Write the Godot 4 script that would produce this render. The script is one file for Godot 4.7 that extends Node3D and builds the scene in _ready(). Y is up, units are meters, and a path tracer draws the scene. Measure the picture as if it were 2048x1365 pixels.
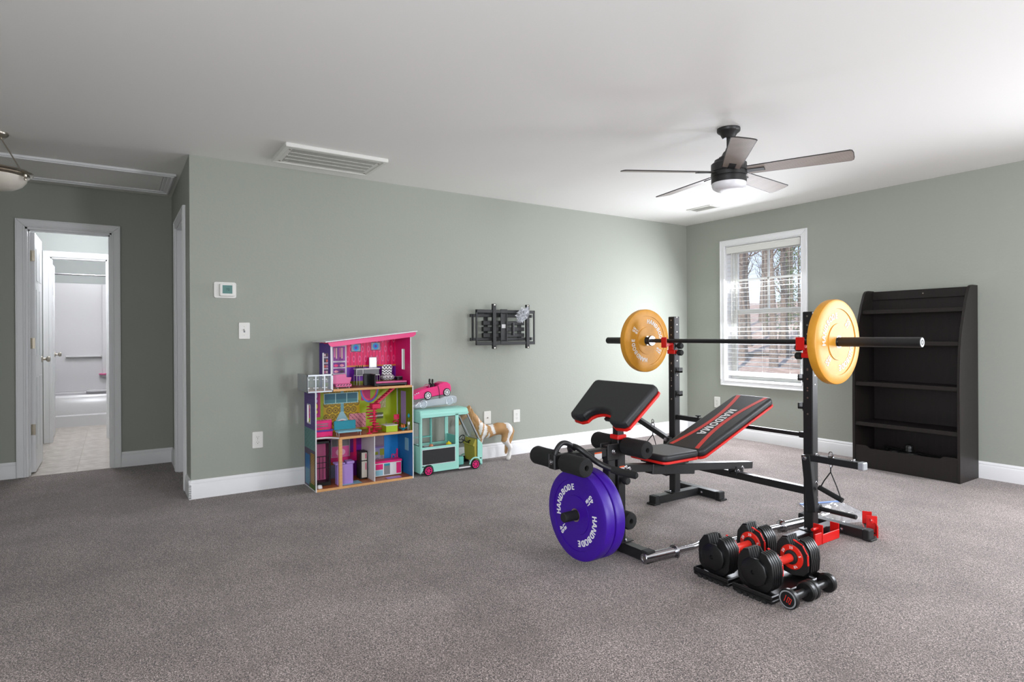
extends Node3D
# A carpeted playroom with a weight bench, a dollhouse and toys along the long wall.
# x runs along the long (north) wall, z comes out of it into the room, y is up; metres.

const H := 2.44          # ceiling
const XL := -5.246       # where the north wall ends and the hall begins
const ZB := -1.544       # back wall of the hall

var M := {}
var used := {}
var org := {}

func _ready():
	# ---- camera
	var cam = Camera3D.new()
	cam.name = "camera"
	cam.projection = Camera3D.PROJECTION_FRUSTUM
	cam.near = 0.05
	cam.far = 400.0
	cam.size = 1365.0 / 1194.0 * 0.05
	cam.frustum_offset = Vector2(0, -11.7 / 1194.0 * 0.05)
	cam.position = Vector3(-5.6923, 1.1483, 4.7736)
	cam.basis = Basis(Vector3.UP, -0.5877) * Basis(Vector3.BACK, -0.0057)
	add_child(cam)
	cam.current = true
	# ---- sky, sun, window daylight and added fill
	var env = Environment.new()
	env.background_mode = Environment.BG_SKY
	var sky = Sky.new()
	var sm = ProceduralSkyMaterial.new()
	sm.sky_top_color = Color(0.55, 0.68, 0.88)
	sm.sky_horizon_color = Color(0.86, 0.9, 0.95)
	sm.ground_bottom_color = Color(0.45, 0.42, 0.4)
	sm.ground_horizon_color = Color(0.6, 0.58, 0.56)
	sm.sky_energy_multiplier = 1.25
	sm.ground_energy_multiplier = 0.8
	sky.sky_material = sm
	env.sky = sky
	env.tonemap_mode = Environment.TONE_MAPPER_LINEAR
	env.tonemap_exposure = 1.08
	env.sdfgi_enabled = true
	env.ssao_enabled = true
	env.ssil_enabled = true
	var we = WorldEnvironment.new()
	we.name = "environment"
	we.environment = env
	add_child(we)
	var sun = DirectionalLight3D.new()
	sun.name = "sun"
	sun.light_energy = 1.5
	sun.light_color = Color(1.0, 0.96, 0.9)
	sun.light_angular_distance = 0.6
	sun.shadow_enabled = true
	add_child(sun)
	sun.look_at_from_position(Vector3.ZERO, Vector3(0.75, -0.75, -0.28))
	# daylight strips of the east windows, tipped down; west and south strips are added fill
	for e in [[V(-0.07, 1.38, 0.988), 90.0, 7.6, -28.0], [V(-0.07, 1.38, 4.45), 90.0, 9.0, -28.0], [V(-7.23, 1.38, 5.3), -90.0, 15.0, 0.0], [V(-2.0, 1.38, 7.33), 0.0, 11.0, 0.0]]:
		for k in 3:
			var al = AreaLight3D.new()
			al.name = "window_and_fill_light"
			al.area_size = Vector2(0.86, 0.48)
			al.light_energy = e[2] / 3.0
			al.light_color = Color(0.955, 0.97, 1.0)
			al.shadow_enabled = true
			al.position = e[0] + Vector3(0, (k - 1) * 0.48, 0)
			al.rotation_degrees = Vector3(e[3], e[1], 0)
			al.set("area_range", 30.0)
			add_child(al, true)
	materials()
	shell()
	bathroom()
	windows()
	outdoors()
	bookcase()
	weight_bench()
	barbell()
	bumper_plates()
	floor_weights()
	dollhouse()
	doll_furniture()
	food_truck()
	toy_cars()
	toy_horse()
	tv_mount()
	ceiling_fan()
	ceiling_fittings()
	wall_plates()

# ------------------------------------------------------------------ names and nodes
func numbered(n):
	if not used.has(n):
		used[n] = 0
		return n
	used[n] += 1
	return "%s_%03d" % [n, used[n]]

func thing(called, label, category, at, group = ""):
	var o = Node3D.new()
	o.name = numbered(called)
	add_child(o)
	o.position = at
	org[o] = at
	o.set_meta("label", label)
	o.set_meta("category", category)
	if group != "":
		o.set_meta("group", group)
	return o

func structure(called, at = Vector3.ZERO):
	var o = Node3D.new()
	o.name = numbered(called)
	add_child(o)
	o.position = at
	org[o] = at
	o.set_meta("kind", "structure")
	return o

# shapes are collected in room coordinates; the child is shifted back by its parent's place
func part(parent, called, st, m, label = ""):
	var me = st if st is Mesh else st.commit()
	for k in me.get_surface_count():
		me.surface_set_material(k, m)
	return part_mesh(parent, called, me, -org[parent], label)

func part_mesh(parent, called, me, at, label = "", turn = Basis()):
	var o = MeshInstance3D.new()
	o.name = called
	o.mesh = me
	o.transform = Transform3D(turn, at)
	org[o] = Vector3.ZERO
	parent.add_child(o, true)
	if label != "":
		o.set_meta("label", label)
	return o

# a thing that is one mesh
func single(called, label, category, at, st, m, group = ""):
	var o = MeshInstance3D.new()
	o.name = numbered(called)
	var me = st.commit()
	me.surface_set_material(0, m)
	var a = me.surface_get_arrays(0)
	var v = a[Mesh.ARRAY_VERTEX]
	for k in v.size():
		v[k] -= at
	a[Mesh.ARRAY_VERTEX] = v
	var me2 = ArrayMesh.new()
	me2.add_surface_from_arrays(Mesh.PRIMITIVE_TRIANGLES, a)
	me2.surface_set_material(0, m)
	o.mesh = me2
	add_child(o)
	o.position = at
	org[o] = at
	o.set_meta("label", label)
	o.set_meta("category", category)
	if group != "":
		o.set_meta("group", group)
	return o

# ------------------------------------------------------------------ shapes
func nst():
	var st = SurfaceTool.new()
	st.begin(Mesh.PRIMITIVE_TRIANGLES)
	return st

func vtx(st, p, n, uv = Vector2.ZERO):
	st.set_normal(n)
	st.set_uv(uv)
	st.add_vertex(p)

func tri3(st, a, b, c, na, nb, nc, ua = Vector2.ZERO, ub = Vector2.ZERO, uc = Vector2.ZERO):
	if (b - a).cross(c - a).dot(na + nb + nc) > 0.0:
		vtx(st, a, na, ua); vtx(st, c, nc, uc); vtx(st, b, nb, ub)
	else:
		vtx(st, a, na, ua); vtx(st, b, nb, ub); vtx(st, c, nc, uc)

func tri(st, a, b, c, n):
	tri3(st, a, b, c, n, n, n)

func quad(st, a, b, c, d, n):
	tri(st, a, b, c, n)
	tri(st, a, c, d, n)

func quad4(st, a, b, c, d, na, nb, nc, nd):
	tri3(st, a, b, c, na, nb, nc)
	tri3(st, a, c, d, na, nc, nd)

# a rectangle with its picture: o is the lower left corner, u runs right, v runs up
func picture(st, o, u, v):
	var n = u.cross(v).normalized()
	tri3(st, o, o + u, o + u + v, n, n, n, Vector2(0, 1), Vector2(1, 1), Vector2(1, 0))
	tri3(st, o, o + u + v, o + v, n, n, n, Vector2(0, 1), Vector2(1, 0), Vector2(0, 0))

func axes_v(i, a, j, b, k, c):
	var v = Vector3.ZERO
	v[i] = a; v[j] = b; v[k] = c
	return v

# a box with chamfered edges
func box(st, c, s, bev = 0.0, bs = Basis()):
	var h = s * 0.5
	bev = minf(bev, minf(h.x, minf(h.y, h.z)) * 0.9)
	var g = h - Vector3(bev, bev, bev)
	for i in 3:
		var j = (i + 1) % 3
		var k = (i + 2) % 3
		for si in [-1.0, 1.0]:
			var n = bs * axes_v(i, si, j, 0, k, 0)
			var q = []
			for e in [[-1, -1], [1, -1], [1, 1], [-1, 1]]:
				q.append(c + bs * axes_v(i, si * h[i], j, e[0] * g[j], k, e[1] * g[k]))
			quad(st, q[0], q[1], q[2], q[3], n)
			if bev > 0.0:
				for sj in [-1.0, 1.0]:
					var n2 = (bs * axes_v(i, si, j, sj, k, 0)).normalized()
					quad(st, c + bs * axes_v(i, si * h[i], j, sj * g[j], k, -g[k]), c + bs * axes_v(i, si * h[i], j, sj * g[j], k, g[k]),
						c + bs * axes_v(i, si * g[i], j, sj * h[j], k, g[k]), c + bs * axes_v(i, si * g[i], j, sj * h[j], k, -g[k]), n2)
	if bev > 0.0:
		for sx in [-1.0, 1.0]:
			for sy in [-1.0, 1.0]:
				for sz in [-1.0, 1.0]:
					tri(st, c + bs * Vector3(sx * h.x, sy * g.y, sz * g.z), c + bs * Vector3(sx * g.x, sy * h.y, sz * g.z), c + bs * Vector3(sx * g.x, sy * g.y, sz * h.z), (bs * Vector3(sx, sy, sz)).normalized())

# box between two corners
func bx(st, a, b, bev = 0.0):
	var lo = Vector3(minf(a.x, b.x), minf(a.y, b.y), minf(a.z, b.z))
	var hi = Vector3(maxf(a.x, b.x), maxf(a.y, b.y), maxf(a.z, b.z))
	box(st, (lo + hi) * 0.5, hi - lo, bev)

func b1(a, b, bev = 0.0):
	var st = nst()
	bx(st, a, b, bev)
	return st

# a rectangular bar from a to b: w across, h along `up`
func bar(st, a, b, w, h, up = Vector3.UP, bev = 0.003):
	var z = (b - a).normalized()
	var x = up.cross(z).normalized()
	var y = z.cross(x)
	box(st, (a + b) * 0.5, Vector3(w, h, (b - a).length()), bev, Basis(x, y, z))

func frame_of(ax):
	var u = ax.cross(Vector3.UP if absf(ax.y) < 0.9 else Vector3.RIGHT).normalized()
	return [u, ax.cross(u).normalized()]

# a turned shape: prof holds (radius, distance along ax), from the low end of the axis to the high one
func lathe(st, o, ax, prof, seg = 24):
	ax = ax.normalized()
	var f = frame_of(ax)
	var nn = []
	for i in prof.size() - 1:
		var d = prof[i + 1] - prof[i]
		nn.append(Vector2(d.y, -d.x).normalized())
	for i in prof.size() - 1:
		var n0 = nn[i]
		var n1 = nn[i]
		if i > 0 and nn[i - 1].dot(nn[i]) > 0.75:
			n0 = (nn[i - 1] + nn[i]).normalized()
		if i < nn.size() - 1 and nn[i + 1].dot(nn[i]) > 0.75:
			n1 = (nn[i + 1] + nn[i]).normalized()
		for k in seg:
			var a0 = TAU * k / seg
			var a1 = TAU * (k + 1) / seg
			var r0 = f[0] * cos(a0) + f[1] * sin(a0)
			var r1 = f[0] * cos(a1) + f[1] * sin(a1)
			var p00 = o + ax * prof[i].y + r0 * prof[i].x
			var p01 = o + ax * prof[i].y + r1 * prof[i].x
			var p10 = o + ax * prof[i + 1].y + r0 * prof[i + 1].x
			var p11 = o + ax * prof[i + 1].y + r1 * prof[i + 1].x
			var m00 = r0 * n0.x + ax * n0.y
			var m01 = r1 * n0.x + ax * n0.y
			var m10 = r0 * n1.x + ax * n1.y
			var m11 = r1 * n1.x + ax * n1.y
			if prof[i].x > 1e-6:
				tri3(st, p00, p01, p11, m00, m01, m11)
			if prof[i + 1].x > 1e-6:
				tri3(st, p00, p11, p10, m00, m11, m10)

func cyl(st, a, b, r, seg = 20, bev = 0.0):
	var l = (b - a).length()
	var pr = []
	if bev > 0.0:
		pr = [Vector2(0, 0), Vector2(r - bev, 0), Vector2(r, bev), Vector2(r, l - bev), Vector2(r - bev, l), Vector2(0, l)]
	else:
		pr = [Vector2(0, 0), Vector2(r, 0), Vector2(r, l), Vector2(0, l)]
	lathe(st, a, b - a, pr, seg)

func ring(st, c, ax, r_major, r_minor, seg = 24, seg2 = 8):
	var pr = []
	for k in seg2 + 1:
		var a = -PI * 0.5 + TAU * k / seg2
		pr.append(Vector2(r_major + r_minor * cos(a), r_minor * sin(a)))
	lathe(st, c, ax, pr, seg)

# a tube along points; rs is one radius or one for each point
func tube(st, pts, rs, seg = 10, caps = true):
	var n = pts.size()
	var tang = []
	for i in n:
		tang.append((pts[mini(i + 1, n - 1)] - pts[maxi(i - 1, 0)]).normalized())
	var u = frame_of(tang[0])[0]
	var rings = []
	var norms = []
	for i in n:
		u = (u - tang[i] * u.dot(tang[i])).normalized()
		var w = tang[i].cross(u)
		var r = rs[i] if rs is Array else rs
		var ra = []
		var na = []
		for k in seg:
			var a = TAU * k / seg
			var d = u * cos(a) + w * sin(a)
			na.append(d)
			ra.append(pts[i] + d * r)
		rings.append(ra)
		norms.append(na)
	for i in n - 1:
		for k in seg:
			var k1 = (k + 1) % seg
			quad4(st, rings[i][k], rings[i][k1], rings[i + 1][k1], rings[i + 1][k], norms[i][k], norms[i][k1], norms[i + 1][k1], norms[i + 1][k])
	if caps:
		for k in seg:
			tri(st, pts[0], rings[0][k], rings[0][(k + 1) % seg], -tang[0])
			tri(st, pts[n - 1], rings[n - 1][k], rings[n - 1][(k + 1) % seg], tang[n - 1])

# points rounded at their corners
func smooth_path(p, step = 6, rad = 0.04):
	var out = [p[0]]
	for i in range(1, p.size() - 1):
		var d0 = p[i - 1] - p[i]
		var d1 = p[i + 1] - p[i]
		var r = minf(rad, minf(d0.length(), d1.length()) * 0.49)
		var a = p[i] + d0.normalized() * r
		var b = p[i] + d1.normalized() * r
		for k in step + 1:
			var t = float(k) / step
			out.append(a.lerp(p[i], t).lerp(p[i].lerp(b, t), t))
	out.append(p[-1])
	return out

func inset(poly, d):
	var out = PackedVector2Array()
	var n = poly.size()
	for i in n:
		var e0 = (poly[i] - poly[(i + n - 1) % n]).normalized()
		var e1 = (poly[(i + 1) % n] - poly[i]).normalized()
		var n0 = Vector2(-e0.y, e0.x)
		var n1 = Vector2(-e1.y, e1.x)
		out.append(poly[i] + (n0 + n1) / maxf(1.0 + n0.dot(n1), 0.4) * d)
	return out

# an outline in the x,y plane of xf, drawn out along its z by depth, its rims rounded
func prism(st, poly, xf, depth, bev = 0.0, steps = 1, back_bev = true):
	var area = 0.0
	for i in poly.size():
		area += poly[i].cross(poly[(i + 1) % poly.size()])
	if area < 0.0:
		poly = poly.duplicate()
		poly.reverse()
	var n = poly.size()
	var rings = []      # [outline, z, tilt of the normal]
	if bev > 0.0 and back_bev:
		for k in steps + 1:
			var t = PI * 0.5 * (1.0 - float(k) / steps)
			rings.append([inset(poly, bev * (1.0 - cos(t))), bev * (1.0 - sin(t)), -t])
	else:
		rings.append([poly, 0.0, 0.0])
	if bev > 0.0:
		for k in steps + 1:
			var t = PI * 0.5 * float(k) / steps
			rings.append([inset(poly, bev * (1.0 - cos(t))), depth - bev * (1.0 - sin(t)), t])
	else:
		rings.append([poly, depth, 0.0])
	var en = []
	for i in n:
		var e = (poly[(i + 1) % n] - poly[i]).normalized()
		en.append(Vector2(e.y, -e.x))
	for i in n:
		var i1 = (i + 1) % n
		var na = en[i]
		var nb = en[i]
		if en[(i + n - 1) % n].dot(en[i]) > 0.75:
			na = (en[(i + n - 1) % n] + en[i]).normalized()
		if en[i1].dot(en[i]) > 0.75:
			nb = (en[i1] + en[i]).normalized()
		for k in rings.size() - 1:
			var q0 = rings[k]
			var q1 = rings[k + 1]
			if bev <= 0.0 and k != 0:
				continue
			quad4(st, xf * v3(q0[0][i], q0[1]), xf * v3(q0[0][i1], q0[1]), xf * v3(q1[0][i1], q1[1]), xf * v3(q1[0][i], q1[1]),
				xf.basis * v3(na * cos(q0[2]), sin(q0[2])), xf.basis * v3(nb * cos(q0[2]), sin(q0[2])), xf.basis * v3(nb * cos(q1[2]), sin(q1[2])), xf.basis * v3(na * cos(q1[2]), sin(q1[2])))
	for side in 2:
		var q = rings[0] if side == 0 else rings[-1]
		var t3 = Geometry2D.triangulate_polygon(q[0])
		var nm = xf.basis * Vector3(0, 0, -1.0 if side == 0 else 1.0)
		for k in range(0, t3.size(), 3):
			tri(st, xf * v3(q[0][t3[k]], q[1]), xf * v3(q[0][t3[k + 1]], q[1]), xf * v3(q[0][t3[k + 2]], q[1]), nm)

func v3(p, z):
	return Vector3(p.x, p.y, z)

func round_rect(w, h, r, seg = 4):
	var out = PackedVector2Array()
	for q in 4:
		var c = Vector2((w * 0.5 - r) * (1 if q == 0 or q == 3 else -1), (h * 0.5 - r) * (1 if q < 2 else -1))
		for k in seg + 1:
			var a = PI * 0.5 * (q + float(k) / seg)
			out.append(c + Vector2(cos(a), sin(a)) * r)
	return out

func letters(text, size, depth, bold = true):
	var t = TextMesh.new()
	var f = SystemFont.new()
	f.font_names = PackedStringArray(["Droid Sans"])
	f.font_weight = 700 if bold else 400
	t.font = f
	t.text = text
	t.font_size = 64
	t.pixel_size = size / 47.0
	t.depth = depth
	t.curve_step = 3.0
	return t

# letters standing round a centre: tops outward, read clockwise as seen along -n; `up` is angle 90 degrees
func arc_text(st, text, size, depth, c, right, up, r, deg_mid, span, inward = false):
	var n = right.cross(up).normalized()
	for i in text.length():
		var f = (float(i) + 0.5) / text.length() - 0.5
		var a = deg_to_rad(deg_mid + (f if inward else -f) * span)
		var out = right * cos(a) + up * sin(a)
		var y = -out if inward else out
		var x = y.cross(n)
		st.append_from(letters(text[i], size, depth), 0, Transform3D(Basis(x, y, n), c + out * r))

# ------------------------------------------------------------------ materials
func mat(called, col, rough = 0.6, metal = 0.0):
	var m = StandardMaterial3D.new()
	m.resource_name = called
	m.albedo_color = col
	m.roughness = rough
	m.metallic = metal
	M[called] = m
	return m

func hexc(r, g, b):
	return Color(r / 255.0, g / 255.0, b / 255.0)

func noise_image(n, w, h, lo, hi, power = 1.0):
	var src = n.get_seamless_image(w, h)
	src.convert(Image.FORMAT_RGB8)
	var data = src.get_data()
	var lut = []
	for k in 256:
		var t = pow(k / 255.0, power)
		lut.append([int(lerpf(lo.r8, hi.r8, t)), int(lerpf(lo.g8, hi.g8, t)), int(lerpf(lo.b8, hi.b8, t))])
	for k in range(0, data.size(), 3):
		var c = lut[data[k]]
		data[k] = c[0]; data[k + 1] = c[1]; data[k + 2] = c[2]
	return Image.create_from_data(w, h, false, Image.FORMAT_RGB8, data)

func half_clear(im, a):
	im.convert(Image.FORMAT_RGBA8)
	var d = im.get_data()
	for k in range(3, d.size(), 4):
		d[k] = int(255 * a)
	return Image.create_from_data(im.get_width(), im.get_height(), false, Image.FORMAT_RGBA8, d)

# grey values between t0 and t1 spread over the two colours
func ramp_image(im, lo, hi, t0, t1):
	var src = im.duplicate()
	src.convert(Image.FORMAT_RGB8)
	var data = src.get_data()
	var lut = []
	for k in 256:
		var t = clampf((k / 255.0 - t0) / (t1 - t0), 0.0, 1.0)
		lut.append([int(lerpf(lo.r8, hi.r8, t)), int(lerpf(lo.g8, hi.g8, t)), int(lerpf(lo.b8, hi.b8, t))])
	for k in range(0, data.size(), 3):
		var c = lut[data[k]]
		data[k] = c[0]; data[k + 1] = c[1]; data[k + 2] = c[2]
	return Image.create_from_data(src.get_width(), src.get_height(), false, Image.FORMAT_RGB8, data)

func tex(im):
	return ImageTexture.create_from_image(im)

func fnl(type, freq, seed_, oct = 3):
	var n = FastNoiseLite.new()
	n.noise_type = type
	n.frequency = freq
	n.seed = seed_
	n.fractal_octaves = oct
	return n

func world_mapped(m, size):
	m.uv1_triplanar = true
	m.uv1_world_triplanar = true
	m.uv1_scale = Vector3(1, 1, 1) / size

func grain(m, lo, hi, size, stretch, seed_):
	# fine streaks, for wood and brushed surfaces
	var n = fnl(FastNoiseLite.TYPE_SIMPLEX_SMOOTH, 0.02, seed_, 4)
	m.albedo_color = Color.WHITE
	m.albedo_texture = tex(noise_image(n, 256, 256, lo, hi))
	m.uv1_triplanar = true
	m.uv1_scale = stretch / size

func glass(called, col, alpha, rough = 0.02):
	var m = mat(called, Color(col.r, col.g, col.b, alpha), rough)
	m.transparency = BaseMaterial3D.TRANSPARENCY_ALPHA
	return m

func materials():
	var w = mat("wall_paint", hexc(159, 163, 153), 0.75)
	var nz = fnl(FastNoiseLite.TYPE_SIMPLEX_SMOOTH, 0.05, 3, 3)
	var nim = nz.get_seamless_image(256, 256)
	nim.convert(Image.FORMAT_RGBA8)
	nim.bump_map_to_normal_map(1.0)
	w.normal_enabled = true
	w.normal_texture = tex(nim)
	w.normal_scale = 0.25
	world_mapped(w, 0.35)
	mat("ceiling_paint", hexc(242, 241, 238), 0.85)
	mat("trim_paint", hexc(236, 236, 237), 0.4)
	mat("bath_paint", hexc(170, 174, 171), 0.7)
	mat("white_plastic", hexc(228, 227, 222), 0.35)
	mat("vinyl_white", hexc(235, 235, 230), 0.35)
	mat("dark_slot", hexc(30, 30, 30), 0.8)
	# carpet: twisted cut pile in warm grey
	var cp = mat("carpet", Color.WHITE, 0.95)
	var cn = fnl(FastNoiseLite.TYPE_VALUE, 0.42, 11, 2)
	cn.fractal_gain = 0.7
	var tufts = fnl(FastNoiseLite.TYPE_SIMPLEX_SMOOTH, 0.09, 12, 2)
	var fine = cn.get_seamless_image(1024, 1024)
	fine.convert(Image.FORMAT_RGBA8)
	fine.blend_rect(half_clear(tufts.get_seamless_image(1024, 1024), 0.28), Rect2i(0, 0, 1024, 1024), Vector2i.ZERO)
	cp.albedo_texture = tex(ramp_image(fine, hexc(34, 27, 25), hexc(222, 204, 197), 0.29, 0.74))
	fine.convert(Image.FORMAT_RGBA8)
	fine.bump_map_to_normal_map(3.0)
	cp.normal_enabled = true
	cp.normal_texture = tex(fine)
	cp.normal_scale = 0.8
	world_mapped(cp, 0.82)
	cp.rim_enabled = true
	cp.rim = 0.45
	cp.rim_tint = 0.6
	cp.rim = 0.35
	cp.uv2_triplanar = true
	cp.uv2_world_triplanar = true
	cp.uv2_scale = Vector3(1, 1, 1) / 3.7
	cp.detail_enabled = true
	cp.detail_uv_layer = BaseMaterial3D.DETAIL_UV_2
	cp.detail_blend_mode = BaseMaterial3D.BLEND_MODE_MUL
	cp.detail_albedo = tex(noise_image(fnl(FastNoiseLite.TYPE_SIMPLEX_SMOOTH, 0.014, 5, 4), 512, 512, hexc(214, 211, 210), hexc(255, 255, 255)))
	# bath tiles
	var tl = mat("bath_tile", Color.WHITE, 0.35)
	tl.albedo_texture = tex(noise_image(fnl(FastNoiseLite.TYPE_SIMPLEX_SMOOTH, 0.02, 8, 4), 256, 256, hexc(168, 158, 148), hexc(208, 200, 192)))
	world_mapped(tl, 0.6)
	mat("grout", hexc(205, 198, 190), 0.9)
	mat("tub_white", hexc(214, 212, 213), 0.2)
	mat("chrome", hexc(176, 176, 180), 0.22, 1.0)
	mat("nickel", hexc(190, 182, 170), 0.28, 1.0)
	mat("brass_nickel", hexc(176, 166, 150), 0.35, 1.0)
	glass("window_glass", Color(0.95, 0.98, 0.97), 0.06)
	# steel frame of the bench
	var bs = mat("black_steel", hexc(24, 24, 25), 0.42)
	bs.metallic_specular = 0.5
	mat("black_rubber", hexc(20, 20, 20), 0.75)
	mat("black_foam", hexc(18, 18, 18), 0.9)
	var vy = mat("black_vinyl", hexc(30, 31, 33), 0.5)
	var vn = fnl(FastNoiseLite.TYPE_CELLULAR, 0.08, 21, 1).get_seamless_image(256, 256)
	vn.convert(Image.FORMAT_RGBA8)
	vn.bump_map_to_normal_map(1.5)
	vy.normal_enabled = true
	vy.normal_texture = tex(vn)
	vy.normal_scale = 0.35
	vy.uv1_triplanar = true
	vy.uv1_scale = Vector3(12, 12, 12)
	mat("red_vinyl", hexc(214, 30, 22), 0.45)
	mat("red_print", hexc(205, 52, 44), 0.5)
	mat("red_paint", hexc(205, 20, 16), 0.35)
	mat("red_handle", hexc(212, 38, 22), 0.45)
	mat("white_print", hexc(228, 228, 228), 0.5)
	mat("purple_rubber", hexc(54, 4, 140), 0.42)
	var yr = mat("yellow_rubber", Color.WHITE, 0.45)
	grain(yr, hexc(206, 142, 38), hexc(218, 154, 48), 1.0, Vector3(3, 3, 3), 31)
	mat("label_paper", hexc(205, 205, 205), 0.6)
	mat("label_orange", hexc(205, 80, 30), 0.6)
	# bookcase: espresso laminate
	var bk = mat("espresso", Color.WHITE, 0.5)
	grain(bk, hexc(19, 13, 12), hexc(30, 21, 19), 1.0, Vector3(6, 0.6, 6), 41)
	mat("black_plastic", hexc(14, 14, 15), 0.35)
	# toys
	mat("toy_white", hexc(224, 224, 226), 0.4)
	mat("toy_pink", hexc(228, 28, 118), 0.35)
	mat("toy_rose", hexc(226, 110, 160), 0.4)
	mat("toy_red", hexc(226, 20, 82), 0.4)
	mat("toy_purple", hexc(88, 52, 148), 0.5)
	mat("toy_lilac", hexc(172, 140, 214), 0.45)
	mat("toy_lime", hexc(164, 190, 22), 0.4)
	mat("toy_green", hexc(118, 142, 24), 0.5)
	mat("toy_teal", hexc(22, 138, 158), 0.4)
	mat("toy_paleblue", hexc(140, 192, 208), 0.4)
	mat("toy_blue", hexc(36, 116, 176), 0.5)
	mat("toy_silver", hexc(176, 180, 184), 0.3, 0.5)
	mat("toy_grey", hexc(126, 128, 130), 0.5)
	mat("toy_black", hexc(20, 19, 21), 0.4)
	mat("toy_orange", hexc(220, 116, 60), 0.5)
	mat("toy_yellow", hexc(232, 206, 30), 0.45)
	mat("toy_skin", hexc(200, 120, 84), 0.5)
	var wd = mat("toy_wood", Color.WHITE, 0.5)
	grain(wd, hexc(206, 150, 92), hexc(226, 176, 118), 1.0, Vector3(2, 40, 40), 51)
	var wf = mat("toy_wood_floor", Color.WHITE, 0.35)
	grain(wf, hexc(150, 74, 30), hexc(176, 98, 44), 1.0, Vector3(3, 40, 60), 52)
	mat("mint", hexc(158, 218, 204), 0.32)
	mat("mint_dark", hexc(112, 190, 178), 0.4)
	mat("chalkboard", hexc(34, 34, 36), 0.7)
	mat("olive_print", hexc(172, 160, 62), 0.5)
	glass("toy_glass", Color(0.8, 0.86, 0.85), 0.16, 0.05)
	glass("clear_plastic", Color(0.86, 0.9, 0.94), 0.34, 0.12)
	glass("clear_bag", Color(0.92, 0.93, 0.95), 0.3, 0.15)
	mat("blue_zip", hexc(120, 150, 205), 0.4)
	# fan
	mat("fan_black", hexc(30, 29, 29), 0.45)
	var fb = mat("blade_wood", Color.WHITE, 0.5)
	grain(fb, hexc(150, 138, 130), hexc(186, 174, 165), 1.0, Vector3(3, 60, 60), 61)
	mat("blade_edge", hexc(44, 40, 38), 0.5)
	mat("opal_glass", hexc(226, 225, 228), 0.35)
	mat("alabaster", hexc(214, 208, 196), 0.4)
	mat("mount_black", hexc(26, 26, 27), 0.5)
	mat("lcd", hexc(88, 134, 128), 0.3)
	mat("lcd_ink", hexc(40, 66, 64), 0.4)
	# outdoors
	var bk2 = mat("bark", Color.WHITE, 0.9)
	grain(bk2, hexc(96, 84, 76), hexc(168, 152, 140), 1.0, Vector3(6, 1, 6), 71)
	mat("twig", hexc(120, 106, 98), 0.9)
	var lf = mat("leaf_litter", Color.WHITE, 0.95)
	lf.albedo_texture = tex(noise_image(fnl(FastNoiseLite.TYPE_SIMPLEX_SMOOTH, 0.03, 81, 5), 512, 512, hexc(138, 112, 98), hexc(214, 190, 176)))
	world_mapped(lf, 7.0)
	var ev = mat("evergreen", hexc(96, 122, 66), 0.8)
	ev.backlight_enabled = true
	ev.backlight = Color(0.15, 0.18, 0.08)
	mat("siding", hexc(215, 214, 208), 0.7)

# ------------------------------------------------------------------ the room
func V(x, y, z):
	return Vector3(x, y, z)

# a run of skirting from a to b along a wall, n points into the room
func skirting(parent, a, b, n):
	var pr = PackedVector2Array([Vector2(0, 0), Vector2(0.015, 0), Vector2(0.015, 0.1), Vector2(0.0125, 0.107), Vector2(0.0105, 0.109), Vector2(0.0115, 0.113), Vector2(0.0105, 0.12), Vector2(0.006, 0.127), Vector2(0.004, 0.133), Vector2(0, 0.133)])
	var st = nst()
	var d = (b - a)
	var z = d.normalized()
	var f = Basis(n, Vector3.UP, n.cross(Vector3.UP))
	if f.z.dot(z) < 0.0:
		a = b
	prism(st, pr, Transform3D(f, a), d.length())
	part(parent, "skirting_board", st, M.trim_paint)

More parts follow.
